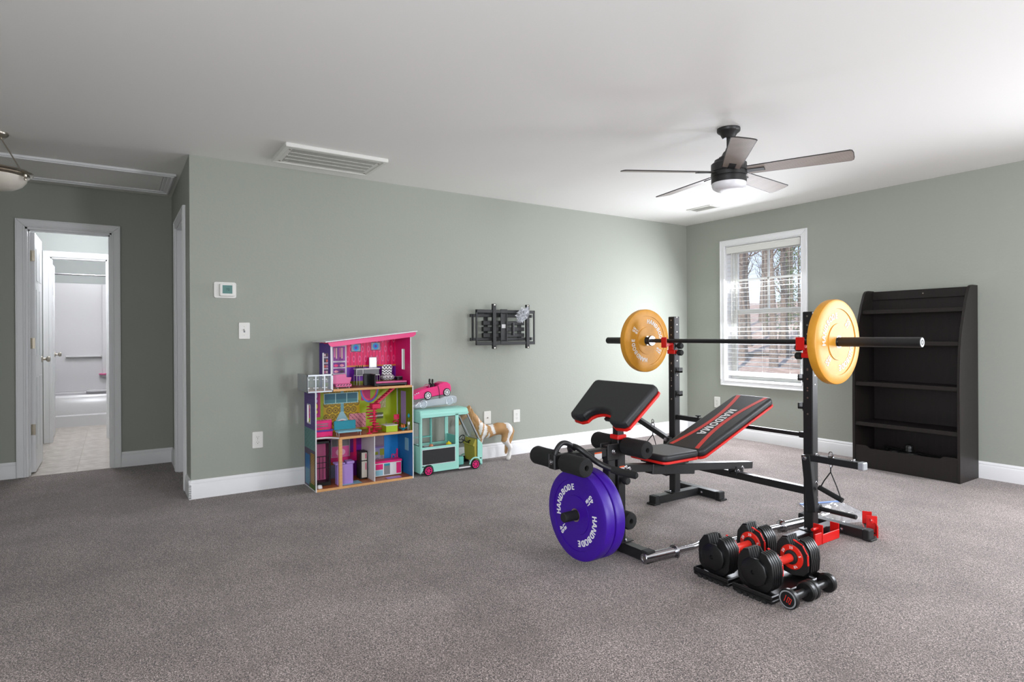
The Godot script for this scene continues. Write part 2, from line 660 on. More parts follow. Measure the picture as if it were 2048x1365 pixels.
# door or window casing: flat board with a bead on its inner edge, mitred; in the plane of u (along) and up, n out of the wall
func casing(parent, o, u, n, u0, u1, y0, y1, w, bottom = false):
	var pieces = [[Vector2(u0 - w, y0 - (w if bottom else 0.0)), Vector2(u0, y0), Vector2(u0, y1), Vector2(u0 - w, y1 + w)],
		[Vector2(u1, y0), Vector2(u1 + w, y0 - (w if bottom else 0.0)), Vector2(u1 + w, y1 + w), Vector2(u1, y1)],
		[Vector2(u0, y1), Vector2(u1, y1), Vector2(u1 + w, y1 + w), Vector2(u0 - w, y1 + w)]]
	if bottom:
		pieces.append([Vector2(u0 - w, y0 - w), Vector2(u1 + w, y0 - w), Vector2(u1, y0), Vector2(u0, y0)])
	var mirrored = u.cross(Vector3.UP).dot(n) < 0.0
	for p in pieces:
		var st = nst()
		var pl = PackedVector2Array(p)
		var nn = n
		var oo = o
		if mirrored:
			oo = o + n * 0.017
			nn = -n
		prism(st, pl, Transform3D(Basis(u, Vector3.UP, nn), oo), 0.017, 0.003)
		# the raised outer band and inner bead
		var c = (p[0] + p[1] + p[2] + p[3]) * 0.25
		var q = PackedVector2Array()
		for k in 4:
			q.append(p[k])
		var long_dir = (Vector2(0, 1) if absf(p[0].y - p[2].y) > absf(p[0].x - p[2].x) * 1.2 or p == pieces[0] or p == pieces[1] else Vector2(1, 0))
		part(parent, "casing_board", st, M.trim_paint)
		var st2 = nst()
		if p == pieces[0]:
			bx(st2, o + u * (u0 - 0.016) + Vector3.UP * y0 + n * 0.015, o + u * (u0 - 0.006) + Vector3.UP * (y1 + 0.006) + n * 0.021, 0.003)
			bx(st2, o + u * (u0 - w + 0.001) + Vector3.UP * y0 + n * 0.015, o + u * (u0 - w + 0.013) + Vector3.UP * (y1 + w - 0.001) + n * 0.022, 0.003)
		elif p == pieces[1]:
			bx(st2, o + u * (u1 + 0.006) + Vector3.UP * y0 + n * 0.015, o + u * (u1 + 0.016) + Vector3.UP * (y1 + 0.006) + n * 0.021, 0.003)
			bx(st2, o + u * (u1 + w - 0.013) + Vector3.UP * y0 + n * 0.015, o + u * (u1 + w - 0.001) + Vector3.UP * (y1 + w - 0.001) + n * 0.022, 0.003)
		elif p == pieces[2]:
			bx(st2, o + u * (u0 - 0.006) + Vector3.UP * (y1 + 0.006) + n * 0.015, o + u * (u1 + 0.006) + Vector3.UP * (y1 + 0.016) + n * 0.021, 0.003)
			bx(st2, o + u * (u0 - w + 0.013) + Vector3.UP * (y1 + w - 0.013) + n * 0.015, o + u * (u1 + w - 0.013) + Vector3.UP * (y1 + w - 0.001) + n * 0.022, 0.003)
		else:
			bx(st2, o + u * (u0 - 0.006) + Vector3.UP * (y0 - 0.016) + n * 0.015, o + u * (u1 + 0.006) + Vector3.UP * (y0 - 0.006) + n * 0.021, 0.003)
			bx(st2, o + u * (u0 - w + 0.013) + Vector3.UP * (y0 - w + 0.001) + n * 0.015, o + u * (u1 + w - 0.013) + Vector3.UP * (y0 - w + 0.013) + n * 0.022, 0.003)
		part(parent, "casing_bead", st2, M.trim_paint)

func shell():
	var t = structure("floor")
	var st = nst()
	bx(st, V(-7.3, -0.12, ZB), V(0.0, 0.0, 7.4))
	part(t, "carpet", st, M.carpet)
	t = structure("ceiling")
	part(t, "ceiling_board", b1(V(-7.45, H, -5.6), V(0.15, H + 0.12, 7.55)), M.ceiling_paint)
	# long wall, with the side wall of the hall behind its end
	t = structure("wall_north")
	part(t, "plaster", b1(V(XL, 0, -0.12), V(0.15, H, 0)), M.wall_paint)
	t = structure("wall_hall_side")
	st = nst()
	bx(st, V(XL, 0, -0.335), V(XL + 0.12, H, -0.12))
	bx(st, V(XL, 2.07, -1.035), V(XL + 0.12, H, -0.335))
	bx(st, V(XL, 0, ZB), V(XL + 0.12, H, -1.035))
	part(t, "plaster", st, M.wall_paint)
	t = structure("wall_hall_back")
	st = nst()
	bx(st, V(-7.3, 0, ZB - 0.12), V(-6.30, H, ZB))
	bx(st, V(-6.30, 2.065, ZB - 0.12), V(-5.708, H, ZB))
	bx(st, V(-5.708, 0, ZB - 0.12), V(XL + 0.12, H, ZB))
	part(t, "plaster", st, M.wall_paint)
	t = structure("wall_east")
	st = nst()
	var y0 = 0.64
	var y1 = 2.125
	bx(st, V(0, -2.9, -0.12), V(0.15, y0, 7.55))
	bx(st, V(0, y1, -0.12), V(0.15, H, 7.55))
	bx(st, V(0, y0, -0.12), V(0.15, y1, 0.545))
	bx(st, V(0, y0, 1.43), V(0.15, y1, 4.005))
	bx(st, V(0, y0, 4.89), V(0.15, y1, 7.55))
	part(t, "plaster", st, M.wall_paint)
	t = structure("wall_south")
	st = nst()
	bx(st, V(-7.3, 0, 7.4), V(-2.445, H, 7.55))
	bx(st, V(-1.56, 0, 7.4), V(0.0, H, 7.55))
	bx(st, V(-2.445, 0, 7.4), V(-1.56, y0, 7.55))
	bx(st, V(-2.445, y1, 7.4), V(-1.56, H, 7.55))
	part(t, "plaster", st, M.wall_paint)
	t = structure("wall_west")
	st = nst()
	bx(st, V(-7.45, 0, -5.6), V(-7.3, H, 4.855))
	bx(st, V(-7.45, 0, 5.74), V(-7.3, H, 7.55))
	bx(st, V(-7.45, 0, 4.855), V(-7.3, y0, 5.74))
	bx(st, V(-7.45, y1, 4.855), V(-7.3, H, 5.74))  # flat grey sheet stands in for the shade of the duct; no hollow above
	part(t, "plaster", st, M.wall_paint)
	# skirting
	t = structure("baseboard_north")
	skirting(t, V(XL - 0.015, 0, 0), V(0, 0, 0), Vector3(0, 0, 1))
	t = structure("baseboard_east")
	skirting(t, V(0, 0, 0), V(0, 0, 7.4), Vector3(-1, 0, 0))
	t = structure("baseboard_hall")
	skirting(t, V(XL, 0, 0.015), V(XL, 0, -0.272), Vector3(-1, 0, 0))
	skirting(t, V(XL, 0, -1.098), V(XL, 0, ZB), Vector3(-1, 0, 0))
	skirting(t, V(-5.643, 0, ZB), V(XL, 0, ZB), Vector3(0, 0, 1))
	skirting(t, V(-7.3, 0, ZB), V(-6.365, 0, ZB), Vector3(0, 0, 1))
	t = structure("baseboard_west")
	skirting(t, V(-7.3, 0, ZB), V(-7.3, 0, 7.4), Vector3(1, 0, 0))
	t = structure("baseboard_south")
	skirting(t, V(-7.3, 0, 7.4), V(0, 0, 7.4), Vector3(0, 0, -1))
	# closet door in the side wall of the hall
	t = structure("door_1", V(XL, 0, -0.685))
	casing(t, V(XL, 0, 0), V(0, 0, 1), V(-1, 0, 0), -1.035, -0.335, 0.0, 2.07, 0.063)
	st = nst()
	bx(st, V(XL - 0.001, 0, -0.337), V(XL + 0.122, 2.07, -0.352))
	bx(st, V(XL - 0.001, 0, -1.033), V(XL + 0.122, 2.07, -1.018))
	bx(st, V(XL - 0.001, 2.055, -1.018), V(XL + 0.122, 2.07, -0.352))
	part(t, "jamb", st, M.trim_paint)
	part(t, "door_stop", b1(V(XL + 0.055, 0, -1.02), V(XL + 0.07, 2.05, -1.005)), M.trim_paint)
	part(t, "door_leaf", b1(V(XL + 0.075, 0.012, -1.016), V(XL + 0.11, 2.052, -0.354), 0.002), M.trim_paint)
	t = structure("trim_1", V(-6.0, 0, ZB))
	casing(t, V(0, 0, ZB), V(1, 0, 0), V(0, 0, 1), -6.30, -5.708, 0.0, 2.065, 0.065)
	st = nst()
	bx(st, V(-6.302, 0, ZB + 0.001), V(-6.286, 2.065, ZB - 0.122))
	bx(st, V(-5.706, 0, ZB + 0.001), V(-5.722, 2.065, ZB - 0.122))
	bx(st, V(-6.302, 2.05, ZB + 0.001), V(-5.706, 2.067, ZB - 0.122))
	part(t, "jamb", st, M.trim_paint)
	st = nst()
	bx(st, V(-6.287, 0, ZB - 0.05), V(-6.276, 2.05, ZB - 0.075))
	bx(st, V(-5.721, 0, ZB - 0.05), V(-5.732, 2.05, ZB - 0.075))
	bx(st, V(-6.287, 2.04, ZB - 0.05), V(-5.721, 2.051, ZB - 0.075))
	part(t, "door_stop", st, M.trim_paint)
	# the hall's loft hatch
	var h = thing("attic_hatch", "white attic hatch panel with moulded frame in the hall ceiling", "hatch", V(-6.0, 2.43, -0.99))
	var x0 = -6.66
	var x1 = -5.275
	var z0 = -1.345
	var z1 = -0.64
	st = nst()
	for e in [[x0, x1, z0, z0 + 0.055], [x0, x1, z1 - 0.055, z1], [x0, x0 + 0.055, z0 + 0.055, z1 - 0.055], [x1 - 0.055, x1, z0 + 0.055, z1 - 0.055]]:
		bx(st, V(e[0], H - 0.018, e[2]), V(e[1], H, e[3]), 0.004)
	part(h, "frame", st, M.trim_paint)
	st = nst()
	for e in [[x0 + .012, x1 - .012, z0 + 0.012, z0 + 0.03], [x0 + .012, x1 - .012, z1 - 0.03, z1 - 0.012], [x1 - 0.03, x1 - 0.012, z0 + 0.03, z1 - 0.03]]:
		bx(st, V(e[0], H - 0.026, e[2]), V(e[1], H - 0.016, e[3]), 0.004)
	part(h, "frame_bead", st, M.trim_paint)
	part(h, "panel", b1(V(x0 + 0.05, H - 0.008, z0 + 0.052), V(x1 - 0.085, H + 0.0, z1 - 0.052), 0.002), M.ceiling_paint)
	part(h, "hinge_strip", b1(V(x1 - 0.078, H - 0.012, z0 + 0.055), V(x1 - 0.055, H, z1 - 0.055), 0.003), M.trim_paint)
	for k in 4:
		st = nst()
		lathe(st, V(x1 - 0.11, H - 0.012, z0 + 0.12 + k * 0.155), Vector3.UP, [Vector2(0, 0), Vector2(0.004, 0.001), Vector2(0.006, 0.004)], 10)
		part(h, "screw", st, M.white_plastic)

func hinge(parent, p):
	var st = nst()
	box(st, p, V(0.034, 0.09, 0.004), 0.001)
	cyl(st, p + V(-0.017, -0.045, 0.003), p + V(-0.017, 0.045, 0.003), 0.006, 10)
	part(parent, "hinge", st, M.brass_nickel, "satin nickel hinge")

func panel_door(t, p, w, h, side):
	# leaf standing along -z from p, its face towards +x; raised panels on both faces
	var st = nst()
	bx(st, p, p + V(0.035, h, -w), 0.002)
	part(t, "door_leaf", st, M.trim_paint)
	for fx in [p.x - 0.003, p.x + 0.035]:
		for r in [[0.18, 0.8], [0.98, 1.55], [1.63, 1.9]]:
			for c in [[0.09, w * 0.5 - 0.045], [w * 0.5 + 0.045, w - 0.09]]:
				st = nst()
				bx(st, V(fx, p.y + r[0], p.z - c[0]), V(fx + 0.003, p.y + r[1], p.z - c[1]), 0.002)
				part(t, "raised_panel", st, M.trim_paint)
	for s in [-1.0, 1.0]:
		st = nst()
		var o = V(p.x + (0.035 if s > 0 else 0.0), p.y + 0.94, p.z - w + 0.06)
		lathe(st, o, V(s, 0, 0), [Vector2(0, 0), Vector2(0.03, 0), Vector2(0.03, 0.006), Vector2(0.012, 0.01), Vector2(0.011, 0.03), Vector2(0.022, 0.038), Vector2(0.027, 0.05), Vector2(0.022, 0.062), Vector2(0, 0.066)], 20)
		part(t, "door_knob", st, M.nickel, "satin nickel knob")
	for y in [0.36, 1.09, 1.83]:
		hinge(t, V(p.x + 0.018, p.y + y, p.z + 0.001))

func bathroom():
	# floor tiles of the two bath rooms
	var t = structure("floor_bath", V(-6, 0, -3))
	part(t, "grout", b1(V(-7.3, -0.12, -5.5), V(-5.1, -0.004, ZB)), M.grout)
	var st = nst()
	box(st, Vector3.ZERO, V(0.304, 0.008, 0.304), 0.0015)
	var me = st.commit()
	me.surface_set_material(0, M.bath_tile)
	for i in 7:
		for k in 11:
			part_mesh(t, "tile", me, V(-7.05 + i * 0.31, -0.0035, ZB - 0.12 - 0.04 - k * 0.31) - org[t])
	t = structure("wall_bath_divider")
	st = nst()
	bx(st, V(-7.3, 0, -3.56), V(-6.27, H, -3.44))
	bx(st, V(-6.27, 2.03, -3.56), V(-5.757, H, -3.44))
	bx(st, V(-5.757, 0, -3.56), V(-5.1, H, -3.44))
	part(t, "plaster", st, M.bath_paint)
	t = structure("wall_bath_right")
	part(t, "plaster", b1(V(-5.126, 0, -5.6), V(-5.0, H, ZB - 0.0)), M.bath_paint)
	t = structure("wall_bath_back")
	part(t, "plaster", b1(V(-7.3, 0, -5.6), V(-5.1, H, -5.48)), M.bath_paint)
	t = structure("wall_bath_front")
	st = nst()
	bx(st, V(-7.3, 0, ZB - 0.124), V(-6.37, H, ZB - 0.121))
	bx(st, V(-5.64, 0, ZB - 0.124), V(-5.126, H, ZB - 0.121))
	part(t, "plaster", st, M.bath_paint)
	t = structure("trim_2", V(-6.0, 0, -3.44))
	casing(t, V(0, 0, -3.44), V(1, 0, 0), V(0, 0, 1), -6.27, -5.757, 0.0, 2.03, 0.065)
	st = nst()
	bx(st, V(-6.272, 0, -3.439), V(-6.257, 2.03, -3.562))
	bx(st, V(-5.755, 0, -3.439), V(-5.77, 2.03, -3.562))
	bx(st, V(-6.272, 2.016, -3.439), V(-5.755, 2.032, -3.562))
	part(t, "jamb", st, M.trim_paint)
	t = structure("door_2", V(-6.28, 0.012, ZB - 0.13))
	panel_door(t, V(-6.284, 0.012, ZB - 0.125), 0.59, 2.03, 1)
	t = structure("door_3", V(-6.3, 0.012, -3.57))
	panel_door(t, V(-6.312, 0.012, -3.57), 0.55, 1.98, 1)
	# bath tub with its surround
	var b = thing("bathtub", "white moulded tub and shower surround beyond the second bathroom door", "bathtub", V(-6.0, 0, -5.1))
	st = nst()
	var pr = PackedVector2Array([Vector2(0, 0), Vector2(0.012, 0.14), Vector2(0.03, 0.155), Vector2(0.05, 0.36), Vector2(0.09, 0.4), Vector2(0.14, 0.4), Vector2(0.16, 0.37), Vector2(0.16, 0)])
	prism(st, pr, Transform3D(Basis(V(0, 0, -1), Vector3.UP, V(1, 0, 0)), V(-6.8, 0, -4.73)), 1.65)
	part(b, "apron", st, M.tub_white)
	st = nst()
	bx(st, V(-6.8, 0.0, -4.89), V(-5.15, 0.12, -5.47))
	bx(st, V(-6.8, 0.12, -5.36), V(-5.15, 0.4, -5.47), 0.01)
	part(b, "basin", st, M.tub_white)
	st = nst()
	bx(st, V(-6.8, 0.4, -5.455), V(-5.15, 1.9, -5.47), 0.004)
	bx(st, V(-5.175, 0.4, -4.75), V(-5.15, 1.9, -5.455), 0.004)
	bx(st, V(-6.8, 0.4, -4.75), V(-6.775, 1.9, -5.455), 0.004)
	bx(st, V(-5.84, 0.62, -5.42), V(-5.6, 1.9, -5.456), 0.015)
	part(b, "surround", st, M.tub_white)
	st = nst()
	bx(st, V(-6.25, 0.875, -5.40), V(-5.84, 0.9, -5.456), 0.008)
	part(b, "ledge", st, M.tub_white)
	st = nst()
	bx(st, V(-5.84, 0.6, -5.38), V(-5.6, 0.625, -5.456), 0.008)
	part(b, "ledge", st, M.tub_white)
	st = nst()
	bx(st, V(-6.02, 0.39, -5.3), V(-5.2, 0.42, -5.456), 0.01)
	part(b, "ledge", st, M.tub_white)
	st = nst()
	lathe(st, V(-5.82, 0.625, -5.41), Vector3.UP, [Vector2(0, 0), Vector2(0.05, 0), Vector2(0.055, 0.012), Vector2(0.05, 0.02), Vector2(0, 0.016)], 16)
	single("soap_dish", "small pink soap dish on the ledge of the shower surround", "soap dish", V(-5.82, 0.625, -5.41), st, M.toy_rose)
	st = nst()
	cyl(st, V(-6.8, 1.96, -4.72), V(-5.127, 1.96, -4.72), 0.0125, 14)
	single("shower_rod", "chrome shower curtain rod across the tub alcove", "rod", V(-6.0, 1.96, -4.72), st, M.chrome)
	for e in [[V(-6.0, H, -2.5), "frosted dome ceiling light in the first bath room"], [V(-6.0, H, -4.2), "frosted dome ceiling light above the tub room"]]:
		var l = thing("bath_ceiling_light", e[1], "ceiling light", e[0] + V(0, -0.1, 0))
		st = nst()
		lathe(st, e[0] + V(0, -0.025, 0), Vector3.UP, [Vector2(0, 0), Vector2(0.17, 0), Vector2(0.175, 0.01), Vector2(0.175, 0.025), Vector2(0, 0.025)], 24)
		part(l, "base", st, M.nickel)
		st = nst()
		lathe(st, e[0] + V(0, -0.1, 0), Vector3.UP, [Vector2(0, 0), Vector2(0.07, 0.008), Vector2(0.12, 0.028), Vector2(0.15, 0.06), Vector2(0.155, 0.075)], 24)
		var gm = mat("lamp_glass", hexc(240, 236, 228), 0.4)
		gm.emission_enabled = true
		gm.emission = Color(1.0, 0.95, 0.88)
		gm.emission_energy_multiplier = 1.2
		part(l, "shade", st, gm)
		var ol = OmniLight3D.new()
		ol.name = "bath_lamp"
		ol.light_energy = 0.95 if e[0].z > -3 else 1.0
		ol.light_color = Color(0.96, 0.97, 1.0)
		ol.omni_range = 12.0
		ol.omni_attenuation = 2.0
		ol.light_size = 0.15
		ol.shadow_enabled = true
		ol.position = e[0] + V(0, -0.2, 0)
		add_child(ol, true)

# ------------------------------------------------------------------ windows
func windows():
	window_at(1, 0.545, 1.43)
	window_at(2, 4.005, 4.89)
	# unseen windows added for fill light, turned into the south and the west wall
	var q = Basis(Vector3.UP, -PI * 0.5)
	for o in window_at(3, 1.56, 2.445):
		o.transform = Transform3D(q, q * org[o] + V(0, 0, 7.4))
	q = Basis(Vector3.UP, PI)
	for o in window_at(4, -5.74, -4.855):
		o.transform = Transform3D(q, q * org[o] + V(-7.3, 0, 0))

func window_at(n, z0, z1):
	var y0 = 0.64
	var y1 = 2.125
	var t = structure("window_%d" % n, V(0.05, y0, (z0 + z1) * 0.5))  # the third and fourth are added, only to carry fill light
	casing(t, V(0, 0, 0), V(0, 0, 1), V(-1, 0, 0), z0, z1, y0, y1, 0.065, true)
	var st = nst()
	bx(st, V(-0.001, y0 - 0.002, z0 - 0.002), V(0.15, y1 + 0.002, z0 + 0.008))
	bx(st, V(-0.001, y0 - 0.002, z1 - 0.008), V(0.15, y1 + 0.002, z1 + 0.002))
	bx(st, V(-0.001, y0 - 0.002, z0), V(0.15, y0 + 0.008, z1))
	bx(st, V(-0.001, y1 - 0.008, z0), V(0.15, y1 + 0.002, z1))
	part(t, "jamb_lining", st, M.trim_paint)
	var a = z0 + 0.008
	var b = z1 - 0.008
	var ya = y0 + 0.008
	var yb = y1 - 0.008
	var ym = 1.395
	# vinyl frame
	st = nst()
	bx(st, V(0.085, ya, a), V(0.148, yb, a + 0.03), 0.003)
	bx(st, V(0.085, ya, b - 0.03), V(0.148, yb, b), 0.003)
	bx(st, V(0.085, ya, a + 0.03), V(0.148, ya + 0.03, b - 0.03), 0.003)
	bx(st, V(0.085, yb - 0.03, a + 0.03), V(0.148, yb, b - 0.03), 0.003)
	part(t, "window_frame", st, M.vinyl_white)
	a += 0.03
	b -= 0.03
	# lower sash, inside
	st = nst()
	bx(st, V(0.09, ya + 0.03, a), V(0.115, ym + 0.022, a + 0.04), 0.004)
	bx(st, V(0.09, ya + 0.03, b - 0.04), V(0.115, ym + 0.022, b), 0.004)
	bx(st, V(0.09, ya + 0.03, a + 0.04), V(0.115, ya + 0.085, b - 0.04), 0.004)
	bx(st, V(0.09, ym - 0.022, a + 0.04), V(0.115, ym + 0.022, b - 0.04), 0.004)
	var s = part(t, "lower_sash", st, M.vinyl_white)
	part(s, "pane", b1(V(0.1, ya + 0.085, a + 0.04), V(0.104, ym - 0.022, b - 0.04)), M.window_glass)
	st = nst()
	bx(st, V(0.075, ym + 0.02, (a + b) * 0.5 - 0.03), V(0.1, ym + 0.034, (a + b) * 0.5 + 0.03), 0.004)
	part(s, "sash_lock", st, M.vinyl_white)
	# upper sash, outside, with a cross of glazing bars
	st = nst()
	bx(st, V(0.118, ym - 0.02, a), V(0.142, yb - 0.03, a + 0.035), 0.004)
	bx(st, V(0.118, ym - 0.02, b - 0.035), V(0.142, yb - 0.03, b), 0.004)
	bx(st, V(0.118, yb - 0.07, a + 0.035), V(0.142, yb - 0.03, b - 0.035), 0.004)
	bx(st, V(0.118, ym - 0.02, a + 0.035), V(0.142, ym + 0.02, b - 0.035), 0.004)
	s = part(t, "upper_sash", st, M.vinyl_white)
	var zm = (a + b) * 0.5
	var yg = 1.745
	var pane_y = [[ym + 0.02, yg], [yg, yb - 0.07]]
	var pane_z = [[a + 0.035, zm], [zm, b - 0.035]]
	for py in pane_y:
		for pz in pane_z:
			part(s, "pane", b1(V(0.128, py[0], pz[0]), V(0.132, py[1], pz[1])), M.window_glass)
	part(s, "glazing_bar", b1(V(0.12, ym + 0.02, zm - 0.011), V(0.14, yb - 0.07, zm + 0.011), 0.003), M.vinyl_white)
	part(s, "glazing_bar", b1(V(0.12, yg - 0.011, a + 0.035), V(0.14, yg + 0.011, b - 0.035), 0.003), M.vinyl_white)
	# slatted blind hanging in the recess
	var lab = "white slatted blind with open slats hanging in the window beside the corner" if n == 1 else ["white slatted blind in the window past the bookcase", "white slatted blind in the added fill window facing the television bracket", "white slatted blind in the added fill window facing the bookcase"][n - 2]
	var bl = thing("window_blind", lab, "blind", V(0.035, y0 + 0.03, (z0 + z1) * 0.5))
	var za = z0 + 0.014
	var zb = z1 - 0.014
	st = nst()
	bx(st, V(0.01, 2.065, za), V(0.06, 2.11, zb), 0.003)
	part(bl, "head_rail", st, M.white_plastic)
	st = nst()
	bx(st, V(-0.006, 2.038, za - 0.003), V(0.004, 2.112, zb + 0.003), 0.003)
	bx(st, V(-0.009, 2.09, za - 0.003), V(-0.004, 2.112, zb + 0.003), 0.002)
	part(bl, "valance", st, M.white_plastic)
	st = nst()
	var sl = nst()
	# a slightly bowed slat, 50 mm deep
	var ps = PackedVector2Array()
	for k in 6:
		var u = -0.025 + 0.01 * k
		ps.append(Vector2(u, 0.0018 - 2.2 * u * u + 0.0013))
	for k in range(5, -1, -1):
		var u = -0.025 + 0.01 * k
		ps.append(Vector2(u, 0.0018 - 2.2 * u * u - 0.0013))
	prism(sl, ps, Transform3D(Basis(V(-1, 0, 0), V(0, 1, 0), V(0, 0, -1)), V(0, 0, (zb - za) * 0.5)), zb - za)
	var sm = sl.commit()
	sm.surface_set_material(0, M.white_plastic)
	var pitch = 0.0475
	var y = 2.03
	var cnt = 0
	while y > 0.76:
		part_mesh(bl, "slat", sm, V(0.035, y, (za + zb) * 0.5) - org[bl], "", Basis(Vector3(0, 0, 1), 0.11))
		y -= pitch
		cnt += 1
	for k in 5:
		part_mesh(bl, "slat", sm, V(0.035, 0.716 - 0.0045 * k + 0.018, (za + zb) * 0.5) - org[bl])
	part(bl, "bottom_rail", b1(V(0.01, 0.687, za), V(0.06, 0.708, zb), 0.004), M.white_plastic)
	for f in [0.14, 0.5, 0.86]:
		var zz = lerpf(za, zb, f)
		st = nst()
		for xx in [0.0095, 0.0605]:
			cyl(st, V(xx, 0.708, zz), V(xx, 2.07, zz), 0.0014, 6)
		part(bl, "ladder_cord", st, M.white_plastic)
	st = nst()
	cyl(st, V(0.004, 1.3, za + 0.06), V(0.004, 2.05, za + 0.06), 0.004, 8)
	part(bl, "tilt_wand", st, M.white_plastic)
	return [t, bl]

# ------------------------------------------------------------------ what is seen through the window
func outdoors():
	var t = structure("ground_outside")
	var st = nst()
	var n = fnl(FastNoiseLite.TYPE_SIMPLEX_SMOOTH, 0.05, 91, 3)
	var hh = func(x, z): return -2.7 + maxf(0.0, x - 6.0) * 0.135 + n.get_noise_2d(x * 3.0, z * 3.0) * 0.25
	for i in 40:
		for k in 40:
			var xa = 0.15 + i * 1.6
			var xb = xa + 1.6
			var za = -46.0 + k * 2.0
			var zb = za + 2.0
			var p = [V(xa, hh.call(xa, za), za), V(xb, hh.call(xb, za), za), V(xb, hh.call(xb, zb), zb), V(xa, hh.call(xa, zb), zb)]
			var nm = (p[2] - p[0]).cross(p[1] - p[0]).normalized()
			if nm.y < 0:
				nm = -nm
			quad(st, p[0], p[1], p[2], p[3], nm)
	part(t, "leaf_litter", st, M.leaf_litter)
	# direction through the window: the camera sees it towards +x, -z
	var rng = RandomNumberGenerator.new()
	rng.seed = 7
	var spots = []
	for k in 26:
		var d = 19.0 + 26.0 * pow((k + rng.randf()) / 26.0, 1.1)
		var s = lerpf(-0.74, -0.4, fmod(k * 0.618, 1.0))
		spots.append([d, s])
	for k in spots.size():
		var d = spots[k][0]
		var x = d
		var z = 1.0 + spots[k][1] * d + rng.randf_range(-0.6, 0.6)
		bare_tree(V(x, hh.call(x, z) - 0.1, z), rng.randf_range(10.0, 15.0), rng.randf_range(0.08, 0.16) + 0.003 * d, rng)
	for e in [[24.0, -11.0, 6.0], [30.0, -17.5, 7.0], [27.0, -14.6, 7.5]]:
		evergreen(V(e[0], hh.call(e[0], e[1]), e[1]), e[2], rng)
	for k in 5:
		var x = 11.0 + 3.5 * k
		var z = 1.0 - x * rng.randf_range(0.46, 0.68)
		fallen_log(V(x, hh.call(x, z) + 0.1, z), rng)

func bare_tree(p, h, r, rng):
	var t = thing("bare_tree", "bare winter tree standing in the woods outside the window", "tree", p, "bare trees in the woods outside")
	var st = nst()
	var pts = []
	var rs = []
	var lean = V(rng.randf_range(-0.05, 0.05), 0, rng.randf_range(-0.05, 0.05))
	for k in 9:
		var f = k / 8.0
		pts.append(p + V(0, h * f, 0) + lean * h * f + V(rng.randf_range(-1, 1), 0, rng.randf_range(-1, 1)) * 0.12 * f)
		rs.append(r * (1.0 - 0.82 * f) * (1.25 if k == 0 else 1.0))
	tube(st, pts, rs, 8)
	part(t, "trunk", st, M.bark)
	st = nst()
	for k in 26:
		var f = rng.randf_range(0.3, 0.97)
		var i = mini(int(f * 8.0), 7)
		var o = pts[i].lerp(pts[i + 1], f * 8.0 - i)
		var a = rng.randf() * TAU
		var d = V(cos(a), rng.randf_range(0.3, 1.1), sin(a)).normalized()
		var l = rng.randf_range(0.8, 2.6) * (1.1 - 0.5 * f)
		var bp = [o]
		for j in 4:
			d = (d + V(rng.randf_range(-.3, .3), rng.randf_range(-.05, .3), rng.randf_range(-.3, .3))).normalized()
			bp.append(bp[-1] + d * l * 0.25)
		var br = r * (0.32 - 0.2 * f)
		tube(st, bp, [br, br * 0.75, br * 0.55, br * 0.35, br * 0.15], 4, false)
		for j in 5:
			var o2 = bp[1 + j % 4]
			var d2 = (d + V(rng.randf_range(-1, 1), rng.randf_range(-.3, .9), rng.randf_range(-1, 1))).normalized()
			tube(st, [o2, o2 + d2 * l * 0.22, o2 + d2 * l * 0.4 + V(0, 0.06 * l, 0)], [br * 0.4, br * 0.25, br * 0.1], 3, false)
	part(t, "branches", st, M.twig)

func evergreen(p, h, rng):
	var t = thing("evergreen_tree", "small green evergreen growing between the bare trees outside", "tree", p, "evergreens in the woods outside")
	var st = nst()
	tube(st, [p, p + V(0, h * 0.5, 0), p + V(0, h, 0)], [0.1, 0.06, 0.02], 6)
	part(t, "trunk", st, M.bark)
	st = nst()
	for k in 900:
		var f = rng.randf_range(0.15, 1.0)
		var a = rng.randf() * TAU
		var rr = h * 0.22 * (1.05 - f) * sqrt(rng.randf())
		var c = p + V(cos(a) * rr, h * f, sin(a) * rr)
		var u = V(rng.randf_range(-1, 1), rng.randf_range(-1, 1), rng.randf_range(-1, 1)).normalized() * 0.12
		var v = u.cross(V(rng.randf_range(-1, 1), rng.randf_range(-1, 1), rng.randf_range(-1, 1))).normalized() * 0.05
		tri(st, c - u, c + v, c + u, u.cross(v).normalized())
	part(t, "foliage", st, M.evergreen)

func fallen_log(p, rng):
	var st = nst()
	var a = rng.randf_range(-0.6, 0.6)
	var d = V(sin(a), rng.randf_range(-0.05, 0.08), cos(a)) * rng.randf_range(1.2, 2.6)
	tube(st, [p - d, p, p + d], [0.13, 0.11, 0.08], 8)
	single("fallen_log", "grey fallen log lying on the leaves outside", "log", p, st, M.bark, "fallen logs outside")

